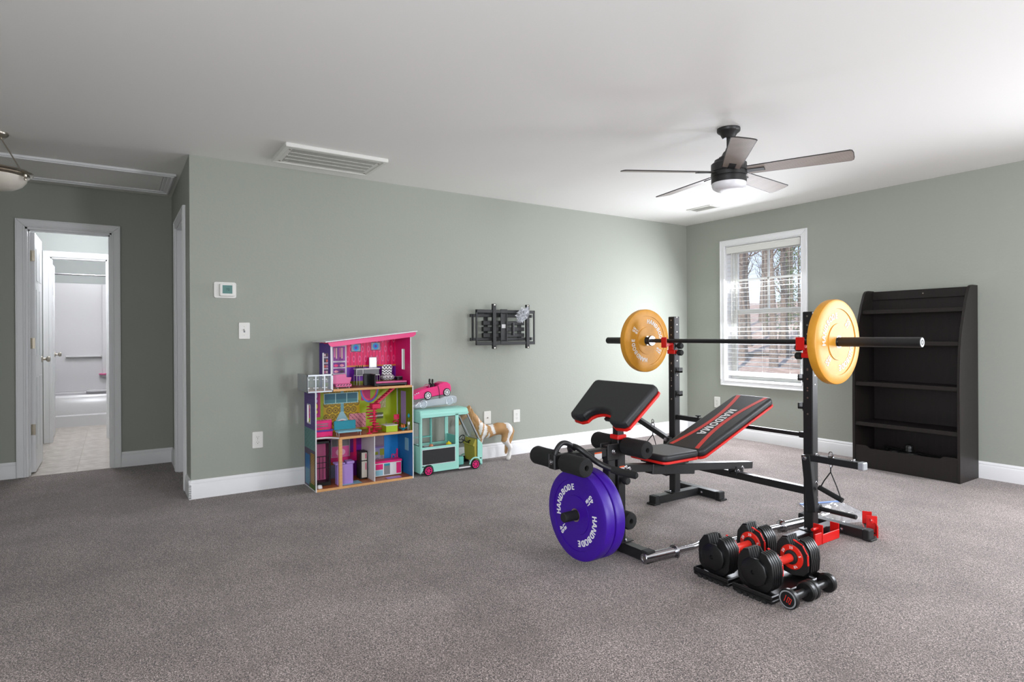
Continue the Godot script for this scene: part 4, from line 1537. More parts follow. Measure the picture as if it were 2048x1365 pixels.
func curl_bar():
	var t = thing("curl_bar", "chrome zigzag curl bar lying on the carpet behind the dumbbells", "curl bar", V(-2.9, 0, 2.7))
	var a = V(-3.497, 0.027, 2.652)
	var b = V(-2.262, 0.027, 2.772)
	var d = (b - a).normalized()
	var s = V(-d.z, 0, d.x)
	var L = (b - a).length()
	for e in [[0.0, 0.205, 1.0], [L, L - 0.205, -1.0]]:
		var p = a + d * e[0]
		var st = nst()
		lathe(st, p, d * e[2], [Vector2(0.006, 0.004), Vector2(0.012, 0.004), Vector2(0.014, 0.0), Vector2(0.023, 0.0), Vector2(0.025, 0.002), Vector2(0.025, 0.2), Vector2(0, 0.2)], 24)
		part(t, "sleeve", st, M.chrome)
		st = nst()
		lathe(st, p + d * e[2] * 0.2, d * e[2], [Vector2(0, 0), Vector2(0.035, 0), Vector2(0.037, 0.003), Vector2(0.037, 0.008), Vector2(0.03, 0.012), Vector2(0.026, 0.018), Vector2(0.022, 0.022), Vector2(0, 0.022)], 24)
		part(t, "collar", st, M.chrome)
		st = nst()
		cyl(st, p + d * e[2] * 0.0025, p + d * e[2] * 0.006, 0.009, 12)
		part(t, "end_bolt", st, M.nickel)
	var pts = []
	for e in [[0.2, 0], [0.36, 0], [0.45, -0.045], [0.545, 0.03], [0.70, 0.03], [0.795, -0.045], [0.885, 0], [L - 0.2, 0]]:
		pts.append(a + d * e[0] + s * e[1] + V(0, 0.003, 0))
	var st = nst()
	tube(st, smooth_path(pts, 6, 0.035), 0.014, 16)
	part(t, "shaft", st, M.chrome)

func db_plate(r, slot):
	# outline of one weight plate: flattened sides, a slot from the top
	var pl = PackedVector2Array()
	pl.append(Vector2(slot, 0.05))
	var pts = [Vector2(0.03, 0.088), Vector2(0.055, 0.082), Vector2(0.082, 0.045), Vector2(0.087, 0.0), Vector2(0.083, -0.05), Vector2(0.06, -0.078), Vector2(0.0, -0.09), Vector2(-0.06, -0.078), Vector2(-0.083, -0.05), Vector2(-0.087, 0.0), Vector2(-0.082, 0.045), Vector2(-0.055, 0.082), Vector2(-0.03, 0.088)]
	for p in pts:
		pl.append(p * (r / 0.09))
	pl.append(Vector2(-slot, 0.05))
	pl.append(Vector2(-slot * 0.6, 0.03))
	pl.append(Vector2(slot * 0.6, 0.03))
	return pl

func adjustable_dumbbell(zc, label, tray_label):
	var x0 = -3.385
	var x1 = -2.99
	var yc = 0.115
	# tray
	var tr = thing("dumbbell_tray", tray_label, "tray", V((x0 + x1) * 0.5, 0, zc), "dumbbell trays")
	var st = nst()
	bx(st, V(x0 - 0.012, 0.004, zc - 0.098), V(x1 + 0.012, 0.022, zc + 0.098), 0.005)
	part(tr, "base", st, M.black_plastic)
	st = nst()
	bx(st, V(x0 - 0.012, 0.02, zc - 0.098), V(x1 + 0.012, 0.04, zc - 0.088), 0.004)
	bx(st, V(x0 - 0.012, 0.02, zc + 0.088), V(x1 + 0.012, 0.04, zc + 0.098), 0.004)
	bx(st, V(x0 - 0.014, 0.02, zc - 0.098), V(x0 - 0.004, 0.04, zc + 0.098), 0.004)
	bx(st, V(x1 + 0.004, 0.02, zc - 0.098), V(x1 + 0.014, 0.04, zc + 0.098), 0.004)
	part(tr, "rim", st, M.black_plastic)
	for e in [-0.06, -0.03, 0.0, 0.03, 0.06]:
		st = nst()
		cyl(st, V(x0 - 0.0135, 0.004, zc + e), V(x0 - 0.002, 0.004, zc + e), 0.011, 12)
		part(tr, "scallop", st, M.black_rubber)
	var t = thing("adjustable_dumbbell", label, "dumbbell", V((x0 + x1) * 0.5, 0.024, zc), "adjustable dumbbells")
	var fr = Basis(V(0, 0, 1), V(0, 1, 0), V(-1, 0, 0))
	var shape = nst()
	prism(shape, db_plate(0.09, 0.018), Transform3D(fr, Vector3.ZERO), 0.0125, 0.002)
	var me = shape.commit()
	me.surface_set_material(0, M.black_plastic)
	for side in [-1.0, 1.0]:
		var xe = x0 if side < 0 else x1
		for k in 5:
			part_mesh(t, "weight_plate", me, V(xe - side * (0.012 + 0.0155 * k) + (0.0125 if side < 0 else 0.0), yc, zc) - org[t])
		# end disc
		st = nst()
		lathe(st, V(xe - side * 0.012, yc - 0.005, zc), V(side, 0, 0), [Vector2(0, 0), Vector2(0.064, 0), Vector2(0.064, 0.01), Vector2(0.058, 0.014), Vector2(0.01, 0.014), Vector2(0.009, 0.006), Vector2(0, 0.006)], 10)
		part(t, "end_disc", st, M.black_plastic)
		# flange and red dial
		var xi = xe - side * 0.094
		st = nst()
		prism(st, db_plate(0.084, 0.004), Transform3D(fr, V(xi + 0.004, yc, zc)), 0.008, 0.002)
		part(t, "flange", st, M.black_rubber)
		st = nst()
		bar(st, V(xi - side * 0.004, yc + 0.082, zc + 0.006), V(xi - side * 0.004, yc + 0.068, zc + 0.052), 0.012, 0.006, V(0, 1, 0))
		bar(st, V(xi - side * 0.004, yc + 0.068, zc + 0.052), V(xi - side * 0.004, yc + 0.03, zc + 0.076), 0.012, 0.006, V(0, 1, 0))
		bar(st, V(xi - side * 0.004, yc + 0.03, zc + 0.076), V(xi - side * 0.004, yc - 0.02, zc + 0.078), 0.012, 0.006, V(0, 1, 0.2))
		part(t, "red_rim", st, M.red_paint, "red rim strip")
		st = nst()
		lathe(st, V(xi - side * 0.004, yc, zc), V(-side, 0, 0), [Vector2(0, 0), Vector2(0.056, 0), Vector2(0.057, 0.004), Vector2(0.053, 0.008), Vector2(0.034, 0.008), Vector2(0.033, 0.006), Vector2(0, 0.006)], 28)
		part(t, "dial", st, M.red_handle, "red numbered dial")
		st = nst()
		lathe(st, V(xi - side * 0.01, yc, zc), V(-side, 0, 0), [Vector2(0, 0), Vector2(0.032, 0), Vector2(0.032, 0.006), Vector2(0.026, 0.012), Vector2(0, 0.012)], 24)
		part(t, "dial_hub", st, M.black_rubber)
		st = nst()
		var face = V(xi - side * 0.0122, yc, zc)
		var dirn = V(-side, 0, 0)
		var right = V(0, 1, 0).cross(dirn)
		for q in [["25", 90], ["20", 150], ["5", 18], ["15", 210], ["10", 300]]:
			arc_text(st, q[0], 0.012, 0.0008, face, right, V(0, 1, 0), 0.0445, q[1], 13.0 * q[0].length())
		part(t, "dial_numbers", st, M.white_print, "white dial numbers")
	st = nst()
	cyl(st, V(x0 + 0.1, yc, zc), V(x1 - 0.1, yc, zc), 0.019, 20, 0.002)
	part(t, "handle", st, M.red_handle, "red textured handle")

func small_dumbbell(x0, label):
	var zc = 3.342
	var r = 0.042
	var t = thing("small_dumbbell", label, "dumbbell", V(x0 + 0.078, 0.001, zc), "small dumbbells")
	var y = r + 0.002
	var st = nst()
	cyl(st, V(x0 + 0.01, y, zc), V(x0 + 0.145, y, zc), 0.0175, 16)
	part(t, "handle", st, M.black_plastic)
	for e in [[x0, 1.0], [x0 + 0.155, -1.0]]:
		st = nst()
		lathe(st, V(e[0], y, zc), V(e[1], 0, 0), [Vector2(0, 0), Vector2(0.032, 0), Vector2(0.034, 0.002), Vector2(0.038, 0.001), Vector2(r, 0.005), Vector2(r, 0.02), Vector2(0.036, 0.026), Vector2(0, 0.028)], 28)
		part(t, "head", st, M.black_plastic)
		st = nst()
		lathe(st, V(e[0] + e[1] * 0.0004, y, zc), V(-e[1], 0, 0), [Vector2(0.031, 0), Vector2(0.0315, 0.0009), Vector2(0.0365, 0.0009), Vector2(0.037, 0)], 28)
		part(t, "grey_ring", st, M.toy_grey, "grey end ring")
	# the emblem: a thin bar and a rounded m shape
	st = nst()
	var o = V(x0 - 0.0002, y, zc)
	var u = V(0, cos(0.35), sin(0.35))
	var v = V(0, -sin(0.35), cos(0.35))
	var f = func(a, b): return o + v * a * 1.3 + u * b * 1.3
	for s in [[f.call(-0.008, -0.011), f.call(-0.008, 0.011)], [f.call(0.0, 0.009), f.call(0.0, -0.009)], [f.call(0.006, 0.007), f.call(0.006, -0.007)], [f.call(0.012, 0.008), f.call(0.012, -0.009)]]:
		bar(st, s[0], s[1], 0.0022, 0.0012, V(1, 0, 0), 0.0)
	for s in [[f.call(-0.001, 0.009), f.call(0.013, 0.008)], [f.call(-0.001, -0.009), f.call(0.003, -0.009)], [f.call(0.008, -0.009), f.call(0.013, -0.009)]]:
		bar(st, s[0], s[1], 0.0022, 0.0012, V(1, 0, 0), 0.0)
	part(t, "emblem", st, M.red_handle, "red emblem")

func safety_catch(p, turn, label):
	var t = thing("safety_catch", label, "safety catch", p, "red safety catches")
	var q = Basis(Vector3.UP, turn)
	var st = nst()
	# channel on its side: floor strip, long lip, end tab, tall plate, short plate, pin
	var pieces = [[V(0.045, 0.006, -0.005), V(0.21, 0.008, 0.05)], [V(0.045, 0.03, 0.018), V(0.21, 0.045, 0.006)], [V(0.147, 0.045, -0.005), V(0.006, 0.078, 0.05)]]
	for e in pieces:
		box(st, p + q * e[0], e[1], 0.0015, q)
	part(t, "channel", st, M.red_paint)
	st = nst()
	box(st, p + q * V(0.045, 0.0115, -0.005), V(0.19, 0.003, 0.042), 0.001, q)
	part(t, "pad", st, M.black_rubber, "black rubber pad")
	st = nst()
	box(st, p + q * V(-0.03, 0.055, 0.0), V(0.008, 0.104, 0.054), 0.002, q)
	box(st, p + q * V(-0.068, 0.036, 0.02), V(0.066, 0.066, 0.008), 0.002, q)
	part(t, "hanger_plate", st, M.red_paint)
	st = nst()
	cyl(st, p + q * V(-0.03, 0.085, -0.002), p + q * V(-0.085, 0.085, -0.002), 0.009, 14, 0.002)
	part(t, "pin", st, M.red_paint)

func plastic_bag():
	var t = thing("plastic_bag", "clear zip bag with a blue seal and spare fittings on the carpet behind the rack", "plastic bag", V(-1.93, 0.0, 2.75))
	var n = fnl(FastNoiseLite.TYPE_SIMPLEX_SMOOTH, 9.0, 12, 3)
	var p0 = V(-2.13, 0.004, 2.86)
	var u = V(0.30, 0, 0.12)
	var v = V(0.24, 0, -0.34)
	var st = nst()
	var N = 18
	var g = func(i, k):
		var a = float(i) / N
		var b = float(k) / N
		var p = p0 + u * a + v * b
		var hgt = 0.055 * sin(PI * clampf(a, 0, 1)) * sin(PI * clampf(b * 1.15, 0, 1)) + 0.018 * n.get_noise_2d(p.x, p.z) * (1.0 if i > 0 and i < N and k > 0 and k < N else 0.0)
		return p + V(0, maxf(hgt, 0.0) + 0.002, 0)
	for i in N:
		for k in N:
			var a = g.call(i, k)
			var b = g.call(i + 1, k)
			var c = g.call(i + 1, k + 1)
			var d = g.call(i, k + 1)
			var n1 = (b - a).cross(c - a)
			n1 = (n1 if n1.y > 0 else -n1).normalized()
			var n2 = (c - a).cross(d - a)
			n2 = (n2 if n2.y > 0 else -n2).normalized()
			tri(st, a, b, c, n1)
			tri(st, a, c, d, n2)
	part(t, "film", st, M.clear_bag)
	st = nst()
	bar(st, p0 + v * 1.0 + V(0, 0.006, 0), p0 + v * 1.0 + u + V(0, 0.006, 0), 0.02, 0.006, V(0, 1, 0), 0.002)
	part(t, "zip_seal", st, M.blue_zip, "blue zip seal")
	var rng = RandomNumberGenerator.new()
	rng.seed = 5
	for k in 9:
		st = nst()
		var c = p0 + u * rng.randf_range(0.15, 0.75) + v * rng.randf_range(0.1, 0.45) + V(0, 0.009, 0)
		var a = rng.randf() * TAU
		var d = V(cos(a), 0, sin(a))
		cyl(st, c - d * 0.018, c + d * 0.018, 0.005, 10, 0.001)
		cyl(st, c + d * 0.018, c + d * 0.024, 0.0085, 8)
		part(t, "spare_bolt", st, M.nickel)

# ------------------------------------------------------------------ printed panels of the dollhouse
func canvas(w, h, c):
	var im = Image.create_empty(w, h, false, Image.FORMAT_RGB8)
	im.fill(c)
	return im

func rect(im, x, y, w, h, c):
	im.fill_rect(Rect2i(int(x), int(y), int(w), int(h)), c)

func disc(im, cx, cy, rx, ry, c, hole = 0.0):
	for y in range(maxi(int(cy - ry), 0), mini(int(cy + ry) + 1, im.get_height())):
		for x in range(maxi(int(cx - rx), 0), mini(int(cx + rx) + 1, im.get_width())):
			var d = Vector2((x + 0.5 - cx) / rx, (y + 0.5 - cy) / ry).length()
			if d <= 1.0 and d >= hole:
				im.set_pixel(x, y, c)

func print_mat(called, im):
	var m = mat(called, Color.WHITE, 0.45)
	im.adjust_bcs(1.12, 1.05, 1.12)
	m.albedo_texture = tex(im)
	return m

func art_top():
	# pink striped wallpaper with ovals, purple dado, shoe closet, two pictures
	var im = canvas(384, 240, hexc(206, 20, 98))
	for k in range(0, 384, 16):
		rect(im, k, 0, 7, 150, hexc(186, 20, 92))
	for r in 3:
		for k in 13:
			var cx = 14 + k * 30 + (15 if r % 2 else 0)
			disc(im, cx, 26 + r * 46, 7, 16, hexc(206, 96, 138), 0.55)
	rect(im, 0, 0, 384, 26, hexc(160, 26, 78))
	for k in 13:
		disc(im, 16 + k * 30, 14, 7, 14, hexc(196, 112, 140), 0.5)
	rect(im, 0, 148, 384, 8, hexc(196, 132, 74))
	rect(im, 0, 156, 384, 84, hexc(104, 34, 150))
	rect(im, 0, 222, 384, 18, hexc(120, 128, 30))
	# closet
	rect(im, 8, 50, 120, 170, hexc(190, 184, 194))
	for r in 6:
		rect(im, 16, 58 + r * 26, 38, 20, hexc(74, 54, 80))
		for k in 4:
			disc(im, 22 + k * 9, 70 + r * 26, 4, 6, [hexc(188, 104, 144), hexc(214, 190, 190), hexc(52, 40, 48), hexc(200, 90, 70)][(r + k) % 4])
	rect(im, 62, 58, 58, 66, hexc(120, 48, 128))
	for k in 6:
		rect(im, 66 + k * 9, 64, 6, 44 + (k % 3) * 6, [hexc(206, 120, 160), hexc(222, 196, 178), hexc(150, 70, 160)][k % 3])
	for r in 3:
		rect(im, 62, 132 + r * 28, 58, 22, hexc(112, 38, 130))
		for k in 2:
			disc(im, 76 + k * 28, 146 + r * 28, 11, 6, [hexc(214, 60, 120), hexc(224, 150, 170), hexc(60, 40, 60)][(r + k) % 3])
	# pictures
	for e in [[150, 46], [252, 40]]:
		rect(im, e[0], e[1], 50, 38, hexc(38, 34, 60))
		rect(im, e[0] + 2, e[1] + 2, 46, 34, hexc(150, 158, 170))
		disc(im, e[0] + 25, e[1] + 19, 15, 15, hexc(40, 150, 206))
		disc(im, e[0] + 25, e[1] + 19, 7, 7, hexc(96, 60, 170))
	return print_mat("print_top_floor", im)

func art_middle():
	# lime wall, mustard circle paper, long blue window, cone fireplace, patterned rugs and a keyboard
	var im = canvas(384, 180, hexc(140, 156, 22))
	rect(im, 70, 0, 150, 180, hexc(172, 146, 30))
	for r in 6:
		for k in 6:
			var cx = 82 + k * 25 + (12 if r % 2 else 0)
			var cy = 12 + r * 27
			if cx < 216:
				disc(im, cx, cy, 12, 13, hexc(72, 58, 24), 0.82)
				disc(im, cx, cy, 8, 9, hexc(92, 74, 28), 0.72)
				disc(im, cx, cy, 3, 3, hexc(64, 50, 20))
	rect(im, 4, 6, 54, 110, hexc(178, 24, 118))
	rect(im, 10, 14, 42, 92, hexc(150, 30, 110))
	for e in [[31, 36, hexc(168, 160, 200)], [31, 80, hexc(196, 186, 40)]]:
		disc(im, e[0] - 7, e[1] - 8, 8, 14, e[2])
		disc(im, e[0] + 8, e[1] - 8, 8, 14, e[2])
		disc(im, e[0] - 7, e[1] + 14, 8, 10, e[2])
		disc(im, e[0] + 8, e[1] + 14, 8, 10, e[2])
	# fireplace
	rect(im, 140, 0, 13, 110, hexc(108, 152, 164))
	for y in range(100, 150):
		var wd = 7 + (y - 100) * 0.55
		rect(im, 146 - wd, y, wd * 2, 1, hexc(140, 176, 186))
	disc(im, 146, 150, 26, 20, hexc(210, 214, 216))
	disc(im, 146, 152, 21, 16, hexc(186, 38, 44))
	# window
	rect(im, 72, 22, 142, 44, hexc(160, 190, 190))
	for k in 3:
		rect(im, 75 + k * 46, 25, 43, 38, hexc(52, 96, 112))
		rect(im, 75 + k * 46, 48, 43, 15, hexc(70, 118, 124))
	# rainbow and stair panel
	rect(im, 226, 0, 40, 60, hexc(168, 30, 96))
	disc(im, 262, 10, 40, 60, hexc(96, 120, 190), 0.85)
	disc(im, 262, 10, 34, 52, hexc(206, 70, 110), 0.86)
	# patterned seats
	for e in [[36, 126, 66, 50], [176, 112, 70, 60]]:
		rect(im, e[0], e[1], e[2], e[3], hexc(190, 130, 140))
		for k in 90:
			rect(im, e[0] + (k * 37) % (e[2] - 3), e[1] + (k * 23) % (e[3] - 3), 3, 2, hexc(110, 50, 74))
	# keyboard and speckled picture
	rect(im, 300, 44, 34, 52, hexc(168, 168, 120))
	for k in 70:
		rect(im, 301 + (k * 17) % 30, 46 + (k * 29) % 48, 2, 2, [hexc(120, 60, 60), hexc(220, 220, 210), hexc(90, 90, 50)][k % 3])
	rect(im, 262, 116, 60, 26, hexc(70, 78, 30))
	rect(im, 262, 124, 60, 8, hexc(212, 212, 210))
	for k in 14:
		rect(im, 264 + k * 4, 124, 2, 5, hexc(30, 30, 30))
	return print_mat("print_middle_floor", im)

func art_kitchen():
	var im = canvas(256, 200, hexc(112, 32, 138))
	rect(im, 56, 0, 46, 90, hexc(122, 44, 160))
	rect(im, 60, 6, 38, 78, hexc(96, 26, 140))
	rect(im, 44, 0, 12, 150, hexc(196, 60, 130))
	rect(im, 44, 92, 212, 40, hexc(190, 40, 110))
	rect(im, 112, 24, 88, 84, hexc(160, 150, 160))
	rect(im, 116, 28, 80, 30, hexc(112, 108, 112))
	rect(im, 116, 60, 80, 46, hexc(204, 96, 150))
	disc(im, 156, 86, 22, 16, hexc(220, 170, 190))
	rect(im, 44, 128, 160, 12, hexc(170, 92, 40))
	rect(im, 44, 140, 160, 60, hexc(120, 128, 150))
	rect(im, 170, 140, 34, 60, hexc(126, 126, 124))
	for k in 3:
		disc(im, 178 + k * 9, 146, 3, 3, hexc(40, 36, 36))
	rect(im, 200, 0, 56, 60, hexc(104, 28, 116))
	rect(im, 216, 0, 14, 110, hexc(196, 40, 90))
	return print_mat("print_kitchen", im)

func art_bath():
	var im = canvas(180, 200, hexc(40, 124, 184))
	rect(im, 0, 0, 110, 80, hexc(128, 108, 128))
	rect(im, 6, 6, 100, 66, hexc(142, 128, 140))
	rect(im, 0, 80, 110, 6, hexc(120, 100, 160))
	rect(im, 0, 86, 110, 100, hexc(150, 146, 180))
	rect(im, 0, 104, 80, 14, hexc(140, 146, 40))
	rect(im, 88, 92, 22, 34, hexc(140, 146, 50))
	rect(im, 0, 122, 110, 40, hexc(176, 168, 182))
	for k in 5:
		disc(im, 10 + k * 22, 128 + (k % 2) * 10, 5, 5, hexc(90, 80, 96), 0.6)
	return print_mat("print_bath", im)

func art_side():
	# printed outside of the left wall: purple siding, stone, a blue door and a vine trellis
	var im = canvas(110, 256, hexc(82, 62, 118))
	for k in 12:
		rect(im, 0, k * 9, 110, 1, hexc(64, 46, 100))
	rect(im, 0, 98, 110, 54, hexc(86, 122, 118))
	for k in 40:
		rect(im, (k * 41) % 104, 100 + (k * 17) % 48, 7, 3, hexc(70, 104, 104))
	rect(im, 0, 152, 110, 104, hexc(74, 60, 84))
	rect(im, 8, 168, 46, 80, hexc(30, 96, 142))
	rect(im, 8, 206, 46, 42, hexc(70, 116, 136))
	rect(im, 62, 160, 44, 84, hexc(46, 34, 26))
	for k in 22:
		rect(im, 64, 161 + k * 4, 38, 2, hexc(190, 152, 64))
	rect(im, 50, 240, 60, 16, hexc(70, 92, 26))
	return print_mat("print_side", im)

func art_zigzag():
	var im = canvas(64, 64, hexc(226, 226, 226))
	for y in 64:
		for x in 64:
			var z = absf(fposmod(x, 16.0) - 8.0)
			if fposmod(y + z, 12.0) < 5.0:
				im.set_pixel(x, y, hexc(22, 22, 24))
	var m = print_mat("print_zigzag", im)
	m.uv1_triplanar = true
	m.uv1_scale = Vector3(9, 9, 9)
	return m

# ------------------------------------------------------------------ dollhouse
const DX0 := -4.468
const DX1 := -3.698
const DT := -4.344     # left end of the top floor
const DZ := 0.33       # front
const DB := 0.028      # back

func dollhouse():
	var t = thing("dollhouse", "three storey dollhouse with pink roof and silver balcony against the wall", "dollhouse", V(-4.08, 0, 0.18))
	var W = M.toy_white
	var side = art_side()
	var mid = art_middle()
	var top = art_top()
	var kit = art_kitchen()
	var bath = art_bath()
	# printed backs
	var st = nst()
	picture(st, V(DX0 + 0.008, 0.016, DB), V(-4.013 - DX0 - 0.008, 0, 0), V(0, 0.355, 0))
	part(t, "kitchen_wall", st, kit, "purple printed kitchen wall")
	st = nst()
	picture(st, V(-4.013, 0.016, DB), V(DX1 + 4.013, 0, 0), V(0, 0.355, 0))
	part(t, "bath_wall", st, bath, "blue printed bathroom wall")
	st = nst()
	picture(st, V(DX0 + 0.008, 0.387, DB), V(DX1 - DX0 - 0.016, 0, 0), V(0, 0.35, 0))
	part(t, "living_wall", st, mid, "lime printed living room wall")
	st = nst()
	var q3 = [V(DT, 0.751, DB), V(-3.714, 0.751, DB), V(-3.714, 1.165, DB), V(DT, 1.098, DB)]
	var u3 = [Vector2(0, 1), Vector2(1, 1), Vector2(1, 0), Vector2(0, 0.16)]
	tri3(st, q3[0], q3[1], q3[2], V(0, 0, 1), V(0, 0, 1), V(0, 0, 1), u3[0], u3[1], u3[2])
	tri3(st, q3[0], q3[2], q3[3], V(0, 0, 1), V(0, 0, 1), V(0, 0, 1), u3[0], u3[2], u3[3])
	part(t, "bedroom_wall", st, top, "pink printed bedroom wall")
	st = nst()
	bx(st, V(DX0, 0, DB - 0.007), V(DX1, 0.74, DB - 0.001))
	var gp = PackedVector2Array([Vector2(DT, 0.74), Vector2(-3.706, 0.74), Vector2(-3.706, 1.17), Vector2(DT, 1.1)])
	prism(st, gp, Transform3D(Basis(), V(0, 0, DB - 0.007)), 0.006)
	part(t, "back_panel", st, W)
	# left wall with its window opening, printed outside
	var wy0 = 0.492
	var wy1 = 0.632
	var wz0 = 0.115
	var wz1 = 0.2
	st = nst()
	bx(st, V(DX0, 0, DB), V(DX0 + 0.008, wy0, DZ), 0.001)
	bx(st, V(DX0, wy1, DB), V(DX0 + 0.008, 0.735, DZ), 0.001)
	bx(st, V(DX0, wy0, DB), V(DX0 + 0.008, wy1, wz0))
	bx(st, V(DX0, wy0, wz1), V(DX0 + 0.008, wy1, DZ))
	part(t, "left_wall", st, W)
	st = nst()
	var e0 = V(DX0 - 0.0006, 0, DB)
	for q in [[0.0, 0.01, 1.0, wy0], [0.0, wy1, 1.0, 0.735], [0.0, wy0, (wz0 - DB) / 0.302, wy1], [(wz1 - DB) / 0.302, wy0, 1.0, wy1]]:
		var a = e0 + V(0, q[1], q[0] * 0.294)
		var u = V(0, 0, (q[2] - q[0]) * 0.294)
		var v = V(0, q[3] - q[1], 0)
		var n = V(-1, 0, 0)
		var uv0 = Vector2(q[0], 1.0 - q[1] / 0.735)
		var uv1 = Vector2(q[2], 1.0 - q[3] / 0.735)
		tri3(st, a, a + u, a + u + v, n, n, n, uv0, Vector2(uv1.x, uv0.y), uv1)
		tri3(st, a, a + u + v, a + v, n, n, n, uv0, uv1, Vector2(uv0.x, uv1.y))
	part(t, "left_wall_print", st, side, "purple printed outside wall")
	st = nst()
	for q in [[wy0 - 0.004, wy0 + 0.004, wz0 - 0.006, wz1 + 0.006], [wy1 - 0.004, wy1 + 0.004, wz0 - 0.006, wz1 + 0.006], [wy0, wy1, wz0 - 0.006, wz0 + 0.003], [wy0, wy1, wz1 - 0.003, wz1 + 0.006]]:
		bx(st, V(DX0 - 0.003, q[0], q[2]), V(DX0 + 0.009, q[1], q[3]))
	part(t, "window_surround", st, W)
	# right wall: lower storeys, upper storey with a slot window
	st = nst()
	bx(st, V(DX1, 0, DB), V(DX1 + 0.008, 0.745, DZ), 0.001)
	part(t, "right_wall", st, W)
	st = nst()
	bx(st, V(DX1 - 0.0008, 0.016, DB), V(DX1, 0.37, DZ - 0.004))
	part(t, "right_wall_lining", st, M.toy_blue, "blue wall lining")
	st = nst()
	bx(st, V(DX1 - 0.0008, 0.387, DB), V(DX1, 0.735, DZ - 0.004))
	part(t, "right_wall_lining", st, M.toy_green, "green wall lining")
	st = nst()
	bx(st, V(DX1 - 0.002, 0.42, 0.1), V(DX1 - 0.0008, 0.69, 0.2))
	part(t, "painted_door", st, M.toy_lilac, "lilac painted door")
	st = nst()
	bx(st, V(DX1 - 0.003, 0.21, 0.18), V(DX1 - 0.0008, 0.31, 0.25))
	part(t, "mirror_print", st, M.toy_paleblue)
	var x3 = -3.714
	st = nst()
	bx(st, V(x3, 0.751, DB), V(x3 + 0.008, 0.872, DZ), 0.001)
	bx(st, V(x3, 1.04, DB), V(x3 + 0.008, 1.138, DZ), 0.001)
	bx(st, V(x3, 0.872, DB), V(x3 + 0.008, 1.04, 0.16))
	bx(st, V(x3, 0.872, 0.215), V(x3 + 0.008, 1.04, DZ))
	part(t, "upper_right_wall", st, W)
	st = nst()
	bx(st, V(x3 - 0.0008, 0.751, DB), V(x3, 0.872, DZ - 0.004))
	bx(st, V(x3 - 0.0008, 1.04, DB), V(x3, 1.136, DZ - 0.004))
	bx(st, V(x3 - 0.0008, 0.872, DB), V(x3, 1.04, 0.155))
	bx(st, V(x3 - 0.0008, 0.872, 0.22), V(x3, 1.04, DZ - 0.004))
	part(t, "upper_right_lining", st, M.toy_pink, "pink wall lining")
	# top floor left wall, purple outside, with a balcony doorway
	st = nst()
	bx(st, V(DT - 0.008, 0.751, DB), V(DT, 1.095, 0.12))
	bx(st, V(DT - 0.008, 0.751, 0.26), V(DT, 1.09, DZ - 0.004))
	bx(st, V(DT - 0.008, 1.02, 0.12), V(DT, 1.09, 0.26))
	part(t, "upper_left_wall", st, M.toy_purple, "purple upper wall")
	st = nst()
	bx(st, V(DT - 0.010, 0.751, DZ - 0.004), V(DT + 0.001, 1.09, DZ), 0.001)
	bx(st, V(DT - 0.010, 0.751, 0.117), V(DT + 0.001, 1.02, 0.123), 0.001)
	part(t, "white_edge", st, W)
	# floors
	st = nst()
	bx(st, V(DX0 + 0.008, 0, DB), V(DX1, 0.016, DZ - 0.012), 0.001)
	part(t, "ground_floor", st, M.toy_wood_floor)
	st = nst()
	bx(st, V(DX0 + 0.008, 0.0, DZ - 0.012), V(DX1, 0.017, DZ), 0.001)
	part(t, "floor_edge", st, M.toy_wood, "pale wood edge")
	st = nst()
	var fl = PackedVector2Array([Vector2(DX0 + 0.008, DB), Vector2(DX1, DB), Vector2(DX1, DZ - 0.012), Vector2(-4.289, DZ - 0.012), Vector2(-4.31, 0.29), Vector2(-4.335, 0.255), Vector2(-4.37, 0.235), Vector2(DX0 + 0.008, 0.232)])
	prism(st, fl, Transform3D(Basis(V(1, 0, 0), V(0, 0, 1), V(0, -1, 0)), V(0, 0.387, 0)), 0.016)
	part(t, "middle_floor", st, M.toy_wood_floor)
	st = nst()
	bx(st, V(-4.289, 0.37, DZ - 0.012), V(DX1, 0.388, DZ), 0.001)
	part(t, "floor_edge", st, M.toy_wood, "pale wood edge")
	st = nst()
	tube(st, [V(DX0 + 0.008, 0.38, 0.233), V(-4.37, 0.38, 0.236), V(-4.335, 0.38, 0.256), V(-4.31, 0.38, 0.291), V(-4.289, 0.38, DZ - 0.008)], 0.007, 6)
	part(t, "well_edge", st, W)
	st = nst()
	bx(st, V(-4.52, 0.735, DB), V(x3 + 0.008, 0.75, DZ - 0.012), 0.001)
	part(t, "top_floor", st, M.toy_wood_floor)
	st = nst()
	bx(st, V(-4.335, 0.734, DZ - 0.012), V(x3 + 0.014, 0.752, DZ), 0.001)
	part(t, "floor_edge", st, M.toy_wood, "pale wood edge")
	# divider and post on the ground floor
	st = nst()
	bx(st, V(-4.016, 0.016, DB), V(-4.010, 0.37, DZ - 0.01))
	part(t, "divider", st, W)
	st = nst()
	bx(st, V(-4.294, 0.016, DZ - 0.024), V(-4.27, 0.371, DZ), 0.001)
	part(t, "post", st, M.toy_wood, "pale wood post")
	# roof
	var rd = V(0.735, 0.08, 0).normalized()
	st = nst()
	bar(st, V(-4.385, 1.106, 0.17) - rd * 0.012, V(-3.66, 1.185, 0.17), 0.36, 0.008, Vector3.UP, 0.001)
	part(t, "roof", st, W)
	st = nst()
	var rp = PackedVector2Array([Vector2(-4.376, 1.1), Vector2(-3.67, 1.178), Vector2(-3.668, 1.16), Vector2(-3.69, 1.142), Vector2(-3.71, 1.138), Vector2(-4.345, 1.068), Vector2(-4.36, 1.075)])
	prism(st, rp, Transform3D(Basis(), V(0, 0, DZ + 0.002)), 0.006)
	part(t, "fascia", st, M.toy_pink, "hot pink roof fascia")
	# balcony
	var bl = -4.527
	st = nst()
